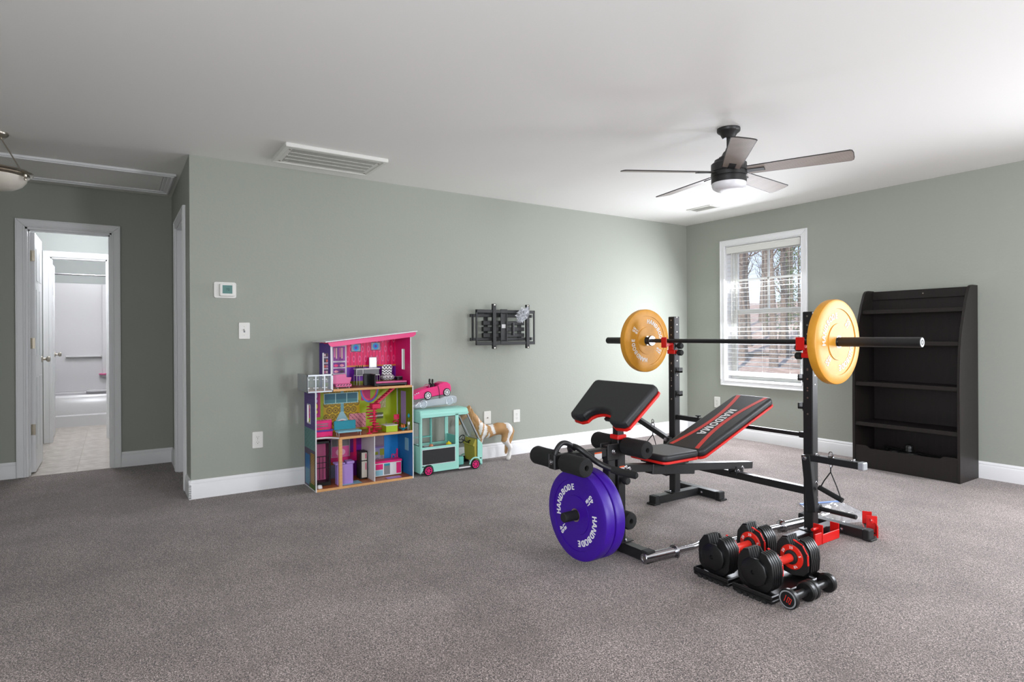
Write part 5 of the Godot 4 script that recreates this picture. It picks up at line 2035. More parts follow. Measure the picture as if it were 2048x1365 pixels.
	bx(st, V(bl, 0.738, 0.06), V(bl + 0.006, 0.865, DZ), 0.001)
	part(t, "balcony_side", st, M.toy_silver)
	st = nst()
	bx(st, V(bl, 0.853, DZ - 0.008), V(-4.336, 0.866, DZ), 0.001)
	bx(st, V(bl, 0.733, DZ - 0.008), V(-4.336, 0.745, DZ), 0.001)
	bx(st, V(bl, 0.733, DZ - 0.008), V(bl + 0.009, 0.866, DZ), 0.001)
	bx(st, V(-4.345, 0.733, DZ - 0.008), V(-4.336, 0.866, DZ), 0.001)
	part(t, "balcony_frame", st, M.toy_silver)
	for k in 2:
		var xx = lerpf(bl, -4.336, (k + 1) / 3.0)
		part(t, "baluster", b1(V(xx - 0.005, 0.745, DZ - 0.008), V(xx + 0.005, 0.853, DZ), 0.001), M.toy_silver)
	for k in 3:
		st = nst()
		var a = lerpf(bl, -4.336, k / 3.0) + 0.008
		var b = lerpf(bl, -4.336, (k + 1) / 3.0) - 0.006
		for y in [0.768, 0.83]:
			bx(st, V(a, y - 0.003, DZ - 0.006), V(a + 0.011, y + 0.003, DZ - 0.001))
			bx(st, V(b - 0.011, y - 0.003, DZ - 0.006), V(b, y + 0.003, DZ - 0.001))
		part(t, "pane_clip", st, W)
		part(t, "balcony_pane", b1(V(a, 0.748, DZ - 0.0045), V(b, 0.85, DZ - 0.003)), M.toy_glass)

func block(t, called, m, list, label = ""):
	var st = nst()
	for e in list:
		bx(st, e[0], e[1], e[2] if e.size() > 2 else 0.002)
	return part(t, called, st, m, label)

func doll_furniture():
	var st
	# top floor -----------------------------------------------------------------
	var y = 0.751
	var t = thing("doll_armchair", "rose pink doll armchair beside the dollhouse balcony", "doll chair", V(-4.25, y, 0.28))
	st = nst()
	prism(st, PackedVector2Array([Vector2(-4.315, 0.764), Vector2(-4.185, 0.764), Vector2(-4.168, 0.83), Vector2(-4.205, 0.832), Vector2(-4.215, 0.858), Vector2(-4.325, 0.852)]), Transform3D(Basis(), V(0, 0, 0.235)), 0.012, 0.002)
	part(t, "backrest", st, M.toy_rose)
	block(t, "seat", M.toy_rose, [[V(-4.31, 0.764, 0.245), V(-4.19, 0.786, 0.316), 0.004]])
	st = nst()
	for k in 5:
		bar(st, V(-4.3 + k * 0.022, 0.776, 0.3165), V(-4.286 + k * 0.022, 0.782, 0.3165), 0.002, 0.006, V(0, 1, 0), 0.0)
	part(t, "pattern", st, M.toy_black, "black pattern on the front")
	block(t, "leg", M.toy_silver, [[V(-4.295, y, 0.3), V(-4.289, 0.765, 0.306)], [V(-4.21, y, 0.3), V(-4.204, 0.765, 0.306)], [V(-4.295, y, 0.25), V(-4.289, 0.765, 0.256)], [V(-4.21, y, 0.25), V(-4.204, 0.765, 0.256)]])
	t = thing("doll_desk", "white doll dressing table against the pink dollhouse wall", "doll desk", V(-3.99, y, 0.09))
	block(t, "top", M.toy_white, [[V(-4.088, 0.878, 0.05), V(-3.888, 0.888, 0.125)]])
	block(t, "drawer_box", M.toy_grey, [[V(-4.083, 0.835, 0.055), V(-4.034, 0.878, 0.12)], [V(-4.025, 0.835, 0.055), V(-3.895, 0.878, 0.12)]])
	block(t, "frame", M.toy_white, [[V(-4.086, 0.828, 0.052), V(-3.89, 0.835, 0.123)], [V(-4.034, 0.835, 0.052), V(-4.028, 0.878, 0.123)], [V(-4.088, 0.835, 0.118), V(-4.083, 0.878, 0.124)]])
	for xx in [-4.086, -4.062, -3.915, -3.893]:
		block(t, "leg", M.toy_white, [[V(xx, y, 0.118), V(xx + 0.004, 0.83, 0.122)], [V(xx, y, 0.056), V(xx + 0.004, 0.83, 0.06)]])
	t = thing("doll_mirror", "small silver doll mirror standing on the dressing table", "doll mirror", V(-3.93, 0.888, 0.08))
	block(t, "frame", M.toy_silver, [[V(-3.964, 0.888, 0.07), V(-3.898, 0.975, 0.076)]])
	block(t, "glass", M.chrome, [[V(-3.958, 0.895, 0.076), V(-3.904, 0.969, 0.0772)]])
	st = nst()
	for k in 4:
		lathe(st, V(-4.075 + k * 0.017, 0.888, 0.085), Vector3.UP, [Vector2(0, 0), Vector2(0.006, 0), Vector2(0.006, 0.012), Vector2(0.003, 0.015), Vector2(0.003, 0.02 + 0.004 * (k % 2)), Vector2(0, 0.022 + 0.004 * (k % 2))], 8)
	bx(st, V(-4.084, 0.888, 0.07), V(-4.01, 0.891, 0.1))
	single("doll_perfume_set", "tiny dark bottles on the doll dressing table", "toy bottles", V(-4.05, 0.888, 0.085), st, M.toy_black)
	t = thing("doll_bed", "black doll daybed with a pink mattress in the top room", "doll bed", V(-3.88, y, 0.25))
	block(t, "headboard", M.toy_black, [[V(-4.062, 0.756, 0.2), V(-4.0, 0.85, 0.222), 0.003], [V(-4.01, 0.756, 0.2), V(-3.998, 0.85, 0.315), 0.003]])
	block(t, "base", M.toy_black, [[V(-4.0, 0.758, 0.215), V(-3.735, 0.776, 0.31), 0.003]])
	block(t, "mattress", M.toy_rose, [[V(-3.996, 0.776, 0.212), V(-3.735, 0.788, 0.313), 0.005]])
	for xx in [-3.98, -3.75]:
		block(t, "leg", M.toy_silver, [[V(xx, y, 0.3), V(xx + 0.006, 0.758, 0.306)], [V(xx, y, 0.222), V(xx + 0.006, 0.758, 0.228)]])
	t = thing("doll_lounge_chair", "black and white zigzag doll chair against the purple dado", "doll chair", V(-3.84, y, 0.14))
	var zig = art_zigzag()
	st = nst()
	prism(st, PackedVector2Array([Vector2(-3.868, 0.8), Vector2(-3.785, 0.8), Vector2(-3.778, 0.9), Vector2(-3.787, 0.912), Vector2(-3.85, 0.912), Vector2(-3.866, 0.898)]), Transform3D(Basis(), V(0, 0, 0.1)), 0.012, 0.003)
	part(t, "backrest", st, zig)
	st = nst()
	box(st, V(-3.838, 0.812, 0.15), V(0.098, 0.04, 0.085), 0.014)
	part(t, "seat", st, zig)
	block(t, "leg", M.toy_black, [[V(-3.872, y, 0.175), V(-3.866, 0.795, 0.181)], [V(-3.81, y, 0.175), V(-3.804, 0.795, 0.181)], [V(-3.872, y, 0.12), V(-3.866, 0.795, 0.126)], [V(-3.81, y, 0.12), V(-3.804, 0.795, 0.126)]])
	t = thing("doll_side_table", "small black doll bedside table at the right wall of the top room", "doll table", V(-3.738, y, 0.17))
	block(t, "cabinet", M.toy_black, [[V(-3.765, y + 0.004, 0.13), V(-3.718, 0.81, 0.18), 0.003]])
	block(t, "top", M.toy_grey, [[V(-3.767, 0.81, 0.128), V(-3.717, 0.815, 0.182)]])
	# middle floor ----------------------------------------------------------------
	y = 0.387
	t = thing("doll_couch", "teal doll couch in front of the cone fireplace", "doll couch", V(-4.2, y, 0.27))
	block(t, "backrest", M.toy_teal, [[V(-4.302, 0.43, 0.225), V(-4.135, 0.498, 0.24), 0.003]])
	block(t, "seat", M.toy_paleblue, [[V(-4.295, 0.415, 0.235), V(-4.112, 0.428, 0.312), 0.003]])
	for xx in [-4.288, -4.122]:
		for zz in [0.245, 0.3]:
			block(t, "leg", M.toy_silver, [[V(xx, y, zz), V(xx + 0.005, 0.416, zz + 0.005)]])
	t = thing("doll_bunk", "pink and purple doll sofa bed by the left dollhouse wall", "doll bed", V(-4.385, y, 0.17))
	block(t, "headboard", M.toy_pink, [[V(-4.455, y, 0.18), V(-4.305, 0.505, 0.195), 0.003]])
	block(t, "slat", M.toy_grey, [[V(-4.452, 0.475, 0.195), V(-4.335, 0.483, 0.198)], [V(-4.452, 0.458, 0.195), V(-4.335, 0.466, 0.198)]])
	block(t, "mattress", M.toy_purple, [[V(-4.455, 0.425, 0.195), V(-4.305, 0.44, 0.228), 0.003]])
	block(t, "base", M.toy_pink, [[V(-4.455, y, 0.195), V(-4.31, 0.425, 0.228), 0.003]])
	block(t, "trim", M.toy_orange, [[V(-4.43, 0.44, 0.222), V(-4.33, 0.444, 0.228)]])
	# spiral stairs
	t = thing("doll_staircase", "hot pink spiral doll staircase in the middle room", "doll staircase", V(-3.97, y, 0.2))
	st = nst()
	cyl(st, V(-3.97, y, 0.2), V(-3.97, 0.6, 0.2), 0.009, 12)
	lathe(st, V(-3.97, y, 0.2), Vector3.UP, [Vector2(0, 0), Vector2(0.03, 0), Vector2(0.028, 0.006), Vector2(0.01, 0.009), Vector2(0, 0.009)], 16)
	part(t, "column", st, M.toy_red)
	for k in 9:
		var a = 0.9 + k * 0.42
		st = nst()
		prism(st, PackedVector2Array([Vector2(-0.02, -0.012), Vector2(0.056, -0.026), Vector2(0.064, 0), Vector2(0.056, 0.026), Vector2(-0.02, 0.012)]), Transform3D(Basis(V(cos(a), 0, sin(a)), V(-sin(a), 0, cos(a)), V(0, -1, 0)), V(-3.97, 0.414 + k * 0.0215, 0.2)), 0.007, 0.001)
		part(t, "step", st, M.toy_red)
	for k in 9:
		block(t, "step", M.toy_red, [[V(-3.955 + k * 0.02, 0.596 + k * 0.0155, 0.12), V(-3.928 + k * 0.02, 0.602 + k * 0.0155, 0.17)]])
	st = nst()
	for zz in [0.12, 0.17]:
		bar(st, V(-3.96, 0.585, zz), V(-3.765, 0.735, zz), 0.004, 0.014)
	part(t, "stringer", st, M.toy_red)
	st = nst()
	bx(st, V(-4.0, 0.57, 0.17), V(-3.93, 0.61, 0.24), 0.004)
	part(t, "landing", st, M.toy_red)
	t = thing("doll_stool", "pink doll pedestal table beside the spiral stairs", "doll table", V(-4.04, y, 0.28))
	st = nst()
	lathe(st, V(-4.04, y, 0.28), Vector3.UP, [Vector2(0, 0), Vector2(0.022, 0), Vector2(0.022, 0.004), Vector2(0.006, 0.01), Vector2(0.006, 0.045), Vector2(0.02, 0.048), Vector2(0.024, 0.052), Vector2(0.022, 0.056), Vector2(0, 0.057)], 16)
	part(t, "pedestal", st, M.toy_red)
	t = thing("doll_chest", "lime green doll box with a white marble top", "doll chest", V(-3.865, y, 0.27))
	block(t, "body", M.toy_lime, [[V(-3.915, y, 0.215), V(-3.818, 0.436, 0.312), 0.002]])
	block(t, "top", M.toy_white, [[V(-3.918, 0.436, 0.213), V(-3.815, 0.442, 0.314)]])
	st = nst()
	tube(st, smooth_path([V(-3.885, 0.442, 0.235), V(-3.885, 0.458, 0.235), V(-3.885, 0.456, 0.25)], 4, 0.006), 0.002, 6)
	part(t, "tap", st, M.chrome)
	t = thing("doll_desk_chair", "red doll chair in front of the printed keyboard", "doll chair", V(-3.755, y, 0.16))
	block(t, "backrest", M.toy_red, [[V(-3.785, 0.46, 0.15), V(-3.738, 0.502, 0.156), 0.002]])
	block(t, "seat", M.toy_red, [[V(-3.785, 0.442, 0.125), V(-3.738, 0.449, 0.156), 0.002], [V(-3.764, 0.442, 0.15), V(-3.758, 0.47, 0.154)]])
	block(t, "leg", M.toy_red, [[V(-3.782, y, 0.148), V(-3.778, 0.443, 0.152)], [V(-3.746, y, 0.148), V(-3.742, 0.443, 0.152)], [V(-3.782, y, 0.128), V(-3.778, 0.443, 0.132)], [V(-3.746, y, 0.128), V(-3.742, 0.443, 0.132)]])
	t = thing("doll_fire_bowl", "teal doll fire bowl with orange flames by the right wall", "toy bowl", V(-3.75, y, 0.27))
	st = nst()
	lathe(st, V(-3.755, y, 0.27), Vector3.UP, [Vector2(0, 0), Vector2(0.012, 0), Vector2(0.012, 0.006), Vector2(0.03, 0.012), Vector2(0.036, 0.022), Vector2(0.033, 0.024), Vector2(0, 0.016)], 18)
	part(t, "bowl", st, M.toy_teal)
	st = nst()
	for k in 5:
		var a = k * 1.25
		lathe(st, V(-3.755 + 0.013 * cos(a), y + 0.016, 0.27 + 0.013 * sin(a)), Vector3.UP, [Vector2(0, 0), Vector2(0.007, 0.006), Vector2(0.005, 0.018), Vector2(0, 0.032 + 0.006 * (k % 2))], 6)
	part(t, "flames", st, M.toy_orange)
	t = thing("doll_plant", "potted doll plant with a blue flower by the right wall", "toy plant", V(-3.714, y, 0.29))
	st = nst()
	lathe(st, V(-3.714, 0.43, 0.29), Vector3.UP, [Vector2(0, 0), Vector2(0.009, 0), Vector2(0.012, 0.022), Vector2(0.01, 0.022), Vector2(0, 0.02)], 10)
	for k in 3:
		var a = k * TAU / 3
		tube(st, [V(-3.714 + 0.012 * cos(a), y, 0.29 + 0.012 * sin(a)), V(-3.714 + 0.008 * cos(a), 0.44, 0.29 + 0.008 * sin(a))], 0.0015, 5)
	part(t, "pot", st, M.toy_white)
	st = nst()
	tube(st, [V(-3.714, 0.45, 0.29), V(-3.714, 0.49, 0.29)], 0.0015, 5)
	part(t, "stem", st, M.toy_green)
	st = nst()
	lathe(st, V(-3.714, 0.484, 0.29), Vector3.UP, [Vector2(0, 0), Vector2(0.009, 0.006), Vector2(0.011, 0.018), Vector2(0.006, 0.032), Vector2(0, 0.036)], 8)
	part(t, "flower", st, M.toy_teal)
	# ground floor ---------------------------------------------------------------
	y = 0.0165
	t = thing("doll_lift", "black doll elevator cage at the left of the dollhouse ground floor", "doll elevator", V(-4.39, y, 0.2))
	block(t, "frame", M.toy_black, [[V(-4.452, y, 0.14), V(-4.43, 0.352, 0.225), 0.002], [V(-4.34, y, 0.14), V(-4.325, 0.352, 0.225), 0.002], [V(-4.452, y, 0.14), V(-4.325, 0.045, 0.226), 0.002], [V(-4.452, 0.335, 0.14), V(-4.325, 0.353, 0.225), 0.002]])
	block(t, "back", M.toy_rose, [[V(-4.43, 0.045, 0.142), V(-4.34, 0.335, 0.146)]])
	block(t, "grille", M.toy_black, [[V(-4.412, 0.07, 0.222), V(-4.409, 0.24, 0.226), 0], [V(-4.386, 0.07, 0.222), V(-4.383, 0.24, 0.226), 0], [V(-4.36, 0.07, 0.222), V(-4.357, 0.24, 0.226), 0], [V(-4.43, 0.236, 0.222), V(-4.34, 0.242, 0.226), 0], [V(-4.43, 0.15, 0.222), V(-4.34, 0.154, 0.226), 0], [V(-4.43, 0.19, 0.222), V(-4.34, 0.194, 0.226), 0]])
	block(t, "hinge", M.toy_white, [[V(-4.455, 0.08, 0.226), V(-4.443, 0.12, 0.234)], [V(-4.455, 0.23, 0.226), V(-4.443, 0.27, 0.234)]])
	t = thing("doll_counter", "lilac doll kitchen counter behind the wooden post", "doll counter", V(-4.22, y, 0.24))
	block(t, "body", M.toy_lilac, [[V(-4.29, y, 0.215), V(-4.168, 0.17, 0.272), 0.002]])
	block(t, "top", M.toy_lilac, [[V(-4.305, 0.17, 0.205), V(-4.232, 0.184, 0.28), 0.003], [V(-4.22, 0.17, 0.205), V(-4.16, 0.19, 0.28), 0.003]])
	t = thing("doll_fridge", "black doll fridge with two beige doors and pink handles", "doll fridge", V(-4.05, y, 0.15))
	block(t, "body", M.toy_black, [[V(-4.085, y, 0.11), V(-4.024, 0.235, 0.19), 0.003]])
	block(t, "door", M.alabaster, [[V(-4.073, 0.165, 0.19), V(-4.03, 0.226, 0.196)]])
	block(t, "door", M.alabaster, [[V(-4.073, 0.028, 0.19), V(-4.03, 0.158, 0.196)]])
	block(t, "handle", M.toy_pink, [[V(-4.043, 0.178, 0.196), V(-4.037, 0.218, 0.201)], [V(-4.043, 0.09, 0.196), V(-4.037, 0.145, 0.201)]], "pink handles")
	t = thing("doll_vanity", "pink and white doll bathroom vanity beside the fridge divider", "doll vanity", V(-3.85, y, 0.16))
	block(t, "cabinet", M.toy_white, [[V(-3.965, 0.02, 0.12), V(-3.74, 0.125, 0.2), 0.002]])
	block(t, "top", M.toy_pink, [[V(-3.97, 0.125, 0.115), V(-3.736, 0.142, 0.206), 0.003]], "hot pink top")
	block(t, "door", M.toy_pink, [[V(-3.96, 0.075, 0.2), V(-3.9, 0.118, 0.204)], [V(-3.785, 0.03, 0.2), V(-3.745, 0.118, 0.204)]], "hot pink doors")
	block(t, "door", M.toy_paleblue, [[V(-3.96, 0.028, 0.2), V(-3.9, 0.07, 0.203)]])
	block(t, "louvre", M.toy_grey, [[V(-3.89, 0.03, 0.2), V(-3.84, 0.1, 0.203)]])
	block(t, "louvre_head", M.toy_teal, [[V(-3.89, 0.1, 0.2), V(-3.84, 0.118, 0.204)]])
	st = nst()
	for xx in [-3.8, -3.77]:
		tube(st, smooth_path([V(xx, 0.142, 0.14), V(xx, 0.175, 0.14), V(xx + 0.012, 0.178, 0.155), V(xx + 0.012, 0.165, 0.16)], 4, 0.01), 0.0035, 6)
	bx(st, V(-3.752, 0.142, 0.12), V(-3.74, 0.215, 0.13), 0.002)
	part(t, "tap", st, M.toy_pink)
	t = thing("doll_rug", "blue patterned doll rug on the kitchen floor", "doll rug", V(-4.2, y, 0.25))
	block(t, "pile", M.toy_paleblue, [[V(-4.26, y, 0.2), V(-4.105, y + 0.0015, 0.3)]])
	t = thing("doll_bath_mat", "lilac doll mat on the bathroom floor", "doll rug", V(-3.83, y, 0.27))
	block(t, "pile", M.toy_lilac, [[V(-3.9, y, 0.245), V(-3.78, y + 0.0015, 0.3)]])
	t = thing("doll_bowl", "small white doll pet bowl by the left front of the ground floor", "toy bowl", V(-4.425, y, 0.28))
	st = nst()
	lathe(st, V(-4.425, y, 0.28), Vector3.UP, [Vector2(0, 0), Vector2(0.02, 0), Vector2(0.016, 0.02), Vector2(0.013, 0.02), Vector2(0.01, 0.008), Vector2(0, 0.008)], 16)
	part(t, "bowl", st, M.toy_white)

# ------------------------------------------------------------------ toy food truck
func wheel(t, c, r, tyre, hub, s):
	# s: +1 outer face towards +z
	var st = nst()
	lathe(st, c - V(0, 0, 0.012 * s), V(0, 0, s), [Vector2(0, 0), Vector2(r - 0.004, 0), Vector2(r, 0.004), Vector2(r, 0.02), Vector2(r - 0.004, 0.024), Vector2(r * 0.8, 0.024), Vector2(r * 0.78, 0.02), Vector2(0, 0.02)], 28)
	var w = part(t, "wheel", st, tyre)
	st = nst()
	var f = c + V(0, 0, 0.0085 * s)
	lathe(st, f, V(0, 0, s), [Vector2(r * 0.62, 0), Vector2(r * 0.66, 0.003), Vector2(r * 0.78, 0.003), Vector2(r * 0.8, 0)], 28)
	lathe(st, f, V(0, 0, s), [Vector2(0, 0.004), Vector2(r * 0.22, 0.004), Vector2(r * 0.26, 0)] if s < 0 else [Vector2(r * 0.26, 0), Vector2(r * 0.22, 0.004), Vector2(0, 0.0045)], 16)
	for k in 7:
		var a = TAU * k / 7
		var d = V(cos(a), sin(a), 0)
		bar(st, f + d * r * 0.2, f + d * r * 0.68, r * 0.17, 0.003, V(0, 0, 1), 0.0008)
	part(w, "hub_cap", st, hub)

func food_truck():
	var x0 = -3.632
	var x1 = -3.05
	var zf = 0.33
	var zb = 0.13
	var t = thing("toy_food_truck", "mint green toy food truck with pink wheels beside the dollhouse", "toy truck", V(-3.34, 0, 0.23))
	var Mi = M.mint
	# side outline with wheel arches; the openings are cut by building the side from pieces
	var arch = func(cx, r, n):
		var a = []
		for k in n + 1:
			var f = PI * (1.0 - float(k) / n)
			a.append(Vector2(cx + r * cos(f), 0.045 + r * sin(f)))
		return a
	for zz in [zf - 0.008, zb]:
		var st = nst()
		# skirt with arches, up to the sill
		var pl = PackedVector2Array([Vector2(x0 + 0.002, 0.022)])
		for p in arch.call(-3.56, 0.047, 10):
			pl.append(p)
		pl.append(Vector2(-3.51, 0.026))
		pl.append(Vector2(-3.277, 0.026))
		pl.append(Vector2(-3.277, 0.222))
		pl.append(Vector2(x0 + 0.002, 0.222))
		prism(st, pl, Transform3D(Basis(), V(0, 0, zz)), 0.008, 0.0015)
		bx(st, V(x0 + 0.002, 0.222, zz), V(-3.614, 0.49, zz + 0.008), 0.001)
		bx(st, V(-3.31, 0.222, zz), V(-3.277, 0.49, zz + 0.008), 0.001)
		bx(st, V(x0 + 0.002, 0.222, zz), V(-3.277, 0.236, zz + 0.009), 0.001)
		# roof band
		prism(st, PackedVector2Array([Vector2(x0 + 0.002, 0.474), Vector2(-3.195, 0.478), Vector2(-3.178, 0.49), Vector2(-3.19, 0.512), Vector2(-3.21, 0.52), Vector2(x0 + 0.02, 0.522), Vector2(x0 + 0.004, 0.51)]), Transform3D(Basis(), V(0, 0, zz)), 0.008, 0.0015)
		# nose pillar with front arch
		pl = PackedVector2Array([Vector2(-3.095, 0.1)])
		var ar = arch.call(-3.116, 0.05, 10)
		for k in range(5, 11):
			pl.append(ar[k])
		pl.append(Vector2(-3.048, 0.03))
		pl.append(Vector2(-3.044, 0.205))
		pl.append(Vector2(-3.055, 0.222))
		pl.append(Vector2(-3.095, 0.262))
		prism(st, pl, Transform3D(Basis(), V(0, 0, zz)), 0.008, 0.0015)
		part(t, "side_panel", st, Mi)
		# front wheel arch hoop and sill
		st = nst()
		var hoop = []
		for p in arch.call(-3.116, 0.053, 12):
			hoop.append(V(p.x, p.y, zz + 0.004))
		tube(st, hoop, 0.007, 8)
		part(t, "arch_hoop", st, Mi)
		part(t, "sill", b1(V(-3.277, 0.022, zz - 0.002), V(-3.165, 0.033, zz + 0.008), 0.001), M.toy_white)
		# dark window edging
		st = nst()
		var e = [[-3.614, -3.31, 0.236, 0.474]]
		for q in e:
			var zq = zz + 0.004
			tube(st, [V(q[0], q[2], zq), V(q[1], q[2], zq), V(q[1], q[3], zq), V(q[0], q[3], zq), V(q[0], q[2], zq)], 0.0025, 6, false)
		tube(st, [V(-3.277, 0.474, zz + 0.004), V(-3.195, 0.478, zz + 0.004), V(-3.095, 0.264, zz + 0.004), V(-3.095, 0.1, zz + 0.004)], 0.0025, 6)
		part(t, "window_seal", st, M.toy_black)
	# windscreen pillars and glass between the sides
	var st = nst()
	for zz in [zf - 0.012, zb + 0.004]:
		bar(st, V(-3.192, 0.483, zz + 0.004), V(-3.072, 0.25, zz + 0.004), 0.012, 0.012, V(1, 0, 0), 0.002)
	bar(st, V(-3.066, 0.25, zb + 0.004), V(-3.066, 0.25, zf - 0.004), 0.014, 0.014)
	part(t, "windscreen_frame", st, M.toy_silver)
	st = nst()
	quad(st, V(-3.188, 0.48, zb + 0.012), V(-3.188, 0.48, zf - 0.012), V(-3.07, 0.252, zf - 0.012), V(-3.07, 0.252, zb + 0.012), V(0.87, 0.48, 0).normalized())
	part(t, "windscreen", st, M.toy_glass)
	# roof with rounded edges, rear wall, front, floor
	st = nst()
	prism(st, PackedVector2Array([Vector2(zb - 0.002, 0.5), Vector2(zf + 0.002, 0.5), Vector2(zf, 0.516), Vector2(zf - 0.012, 0.53), Vector2(zf - 0.03, 0.536), Vector2(zb + 0.03, 0.536), Vector2(zb + 0.012, 0.53), Vector2(zb, 0.516)]), Transform3D(Basis(V(0, 0, 1), Vector3.UP, V(-1, 0, 0)), V(-3.185, 0, 0)), 0.445, 0.008, 2)
	part(t, "roof", st, Mi)
	st = nst()
	bx(st, V(x0, 0.022, zb), V(x0 + 0.008, 0.25, zf), 0.003)
	bx(st, V(x0, 0.43, zb), V(x0 + 0.008, 0.52, zf), 0.003)
	bx(st, V(x0, 0.25, zb), V(x0 + 0.008, 0.43, zb + 0.03))
	bx(st, V(x0, 0.25, zf - 0.03), V(x0 + 0.008, 0.43, zf), 0.003)
	part(t, "rear_wall", st, Mi)
	st = nst()
	bx(st, V(x0 - 0.001, 0.245, zb + 0.025), V(x0 + 0.002, 0.25, zf - 0.025))
	bx(st, V(x0 - 0.001, 0.43, zb + 0.025), V(x0 + 0.002, 0.435, zf - 0.025))
	bx(st, V(x0 - 0.001, 0.25, zb + 0.025), V(x0 + 0.002, 0.43, zb + 0.03))
	bx(st, V(x0 - 0.001, 0.25, zf - 0.03), V(x0 + 0.002, 0.43, zf - 0.025))
	part(t, "rear_window_seal", st, M.toy_black)
	part(t, "rear_window", b1(V(x0 + 0.003, 0.25, zb + 0.03), V(x0 + 0.005, 0.43, zf - 0.03)), M.toy_glass)
	st = nst()
	prism(st, PackedVector2Array([Vector2(-3.052, 0.03), Vector2(-3.046, 0.2), Vector2(-3.062, 0.236), Vector2(-3.07, 0.236), Vector2(-3.056, 0.2), Vector2(-3.06, 0.03)]), Transform3D(Basis(), V(0, 0, zb + 0.008)), zf - zb - 0.016)
	part(t, "nose", st, Mi)
	part(t, "bumper", b1(V(-3.05, 0.03, zb + 0.01), V(-3.034, 0.058, zf - 0.01), 0.005), M.toy_silver)
	part(t, "truck_floor", b1(V(x0 + 0.008, 0.024, zb + 0.008), V(-3.06, 0.032, zf - 0.008)), M.toy_grey)
	# chalk board on the near side
	st = nst()
	bx(st, V(-3.617, 0.09, zf), V(-3.311, 0.218, zf + 0.0015))
	part(t, "chalkboard_frame", st, M.toy_white)
	part(t, "chalkboard", b1(V(-3.613, 0.094, zf + 0.0005), V(-3.315, 0.214, zf + 0.0025)), M.chalkboard, "black chalkboard panel")
	# counter inside, shelf, partition, dashboard, seat, steering wheel
	part(t, "counter", b1(V(-3.61, 0.222, zf - 0.09), V(-3.29, 0.232, zf - 0.002)), M.toy_grey)
	st = nst()
	bx(st, V(-3.61, 0.29, zb + 0.01), V(-3.45, 0.298, zb + 0.05), 0.001)
	bx(st, V(-3.455, 0.03, zb + 0.008), V(-3.445, 0.47, zb + 0.03))
	bx(st, V(-3.29, 0.03, zb + 0.008), V(-3.282, 0.3, zf - 0.03))
	part(t, "interior", st, M.mint_dark)
	st = nst()
	prism(st, PackedVector2Array([Vector2(-3.062, 0.06), Vector2(-3.062, 0.235), Vector2(-3.11, 0.255), Vector2(-3.135, 0.2), Vector2(-3.12, 0.19), Vector2(-3.115, 0.06)]), Transform3D(Basis(), V(0, 0, zb + 0.01)), zf - zb - 0.02)
	part(t, "dashboard", st, M.olive_print, "olive printed dashboard")
	st = nst()
	for e in [[0.225, 0.2], [0.215, 0.215], [0.232, 0.218]]:
		cyl(st, V(-3.1245 - (e[0] - 0.2275) * -0.45, e[0], e[1] + 0.03), V(-3.132 - (e[0] - 0.2275) * -0.45, e[0] + 0.003, e[1] + 0.03), 0.006, 8)
	part(t, "dial", st, M.toy_black)
	st = nst()
	bx(st, V(-3.275, 0.04, 0.18), V(-3.2, 0.11, 0.28), 0.006)
	bx(st, V(-3.28, 0.1, 0.18), V(-3.262, 0.24, 0.28), 0.006)
	part(t, "driver_seat", st, M.mint_dark)
	st = nst()
	var sc = V(-3.2, 0.255, 0.24)
	var sa = V(-0.8, 0.5, 0.15).normalized()
	ring(st, sc, sa, 0.036, 0.004, 24, 6)
	for k in 3:
		var f = frame_of(sa)
		var a = k * TAU / 3 + 0.4
		bar(st, sc, sc + (f[0] * cos(a) + f[1] * sin(a)) * 0.035, 0.004, 0.004, sa, 0.0005)
	cyl(st, sc, sc - sa * 0.075, 0.004, 8)
	part(t, "steering_wheel", st, M.toy_black)
	# lamps, wheels
	for e in [[-3.606, 0.075], [-3.065, 0.085]]:
		part(t, "side_marker", b1(V(e[0] - 0.009, e[1], zf), V(e[0] + 0.009, e[1] + 0.008, zf + 0.003), 0.001), M.toy_black)
	for cx in [-3.56, -3.116]:
		wheel(t, V(cx, 0.042, zf - 0.006), 0.041, M.toy_black, M.toy_pink, 1.0)
		wheel(t, V(cx, 0.042, zb + 0.006), 0.041, M.toy_black, M.toy_pink, -1.0)
	# food on the counter and a hanging ladle
	st = nst()
	lathe(st, V(-3.52, 0.232, zf - 0.03), Vector3.UP, [Vector2(0, 0), Vector2(0.016, 0), Vector2(0.018, 0.008), Vector2(0.014, 0.018), Vector2(0, 0.022)], 14)
	single("toy_bun", "small orange toy bun on the food truck counter", "toy food", V(-3.52, 0.232, zf - 0.03), st, M.toy_skin)
	st = nst()
	lathe(st, V(-3.55, 0.232, zf - 0.055), Vector3.UP, [Vector2(0, 0), Vector2(0.02, 0), Vector2(0.026, 0.004), Vector2(0.024, 0.005), Vector2(0, 0.002)], 14)
	single("toy_plate", "white toy plate on the food truck counter", "toy plate", V(-3.55, 0.232, zf - 0.055), st, M.toy_white)
	st = nst()
	lathe(st, V(-3.355, 0.232, zf - 0.035), Vector3.UP, [Vector2(0, 0), Vector2(0.022, 0), Vector2(0.024, 0.008), Vector2(0.016, 0.018), Vector2(0.006, 0.021), Vector2(0.004, 0.028), Vector2(0, 0.029)], 14)
	single("toy_lemon_cap", "yellow toy squeezer on the food truck counter", "toy food", V(-3.355, 0.232, zf - 0.035), st, M.toy_yellow)

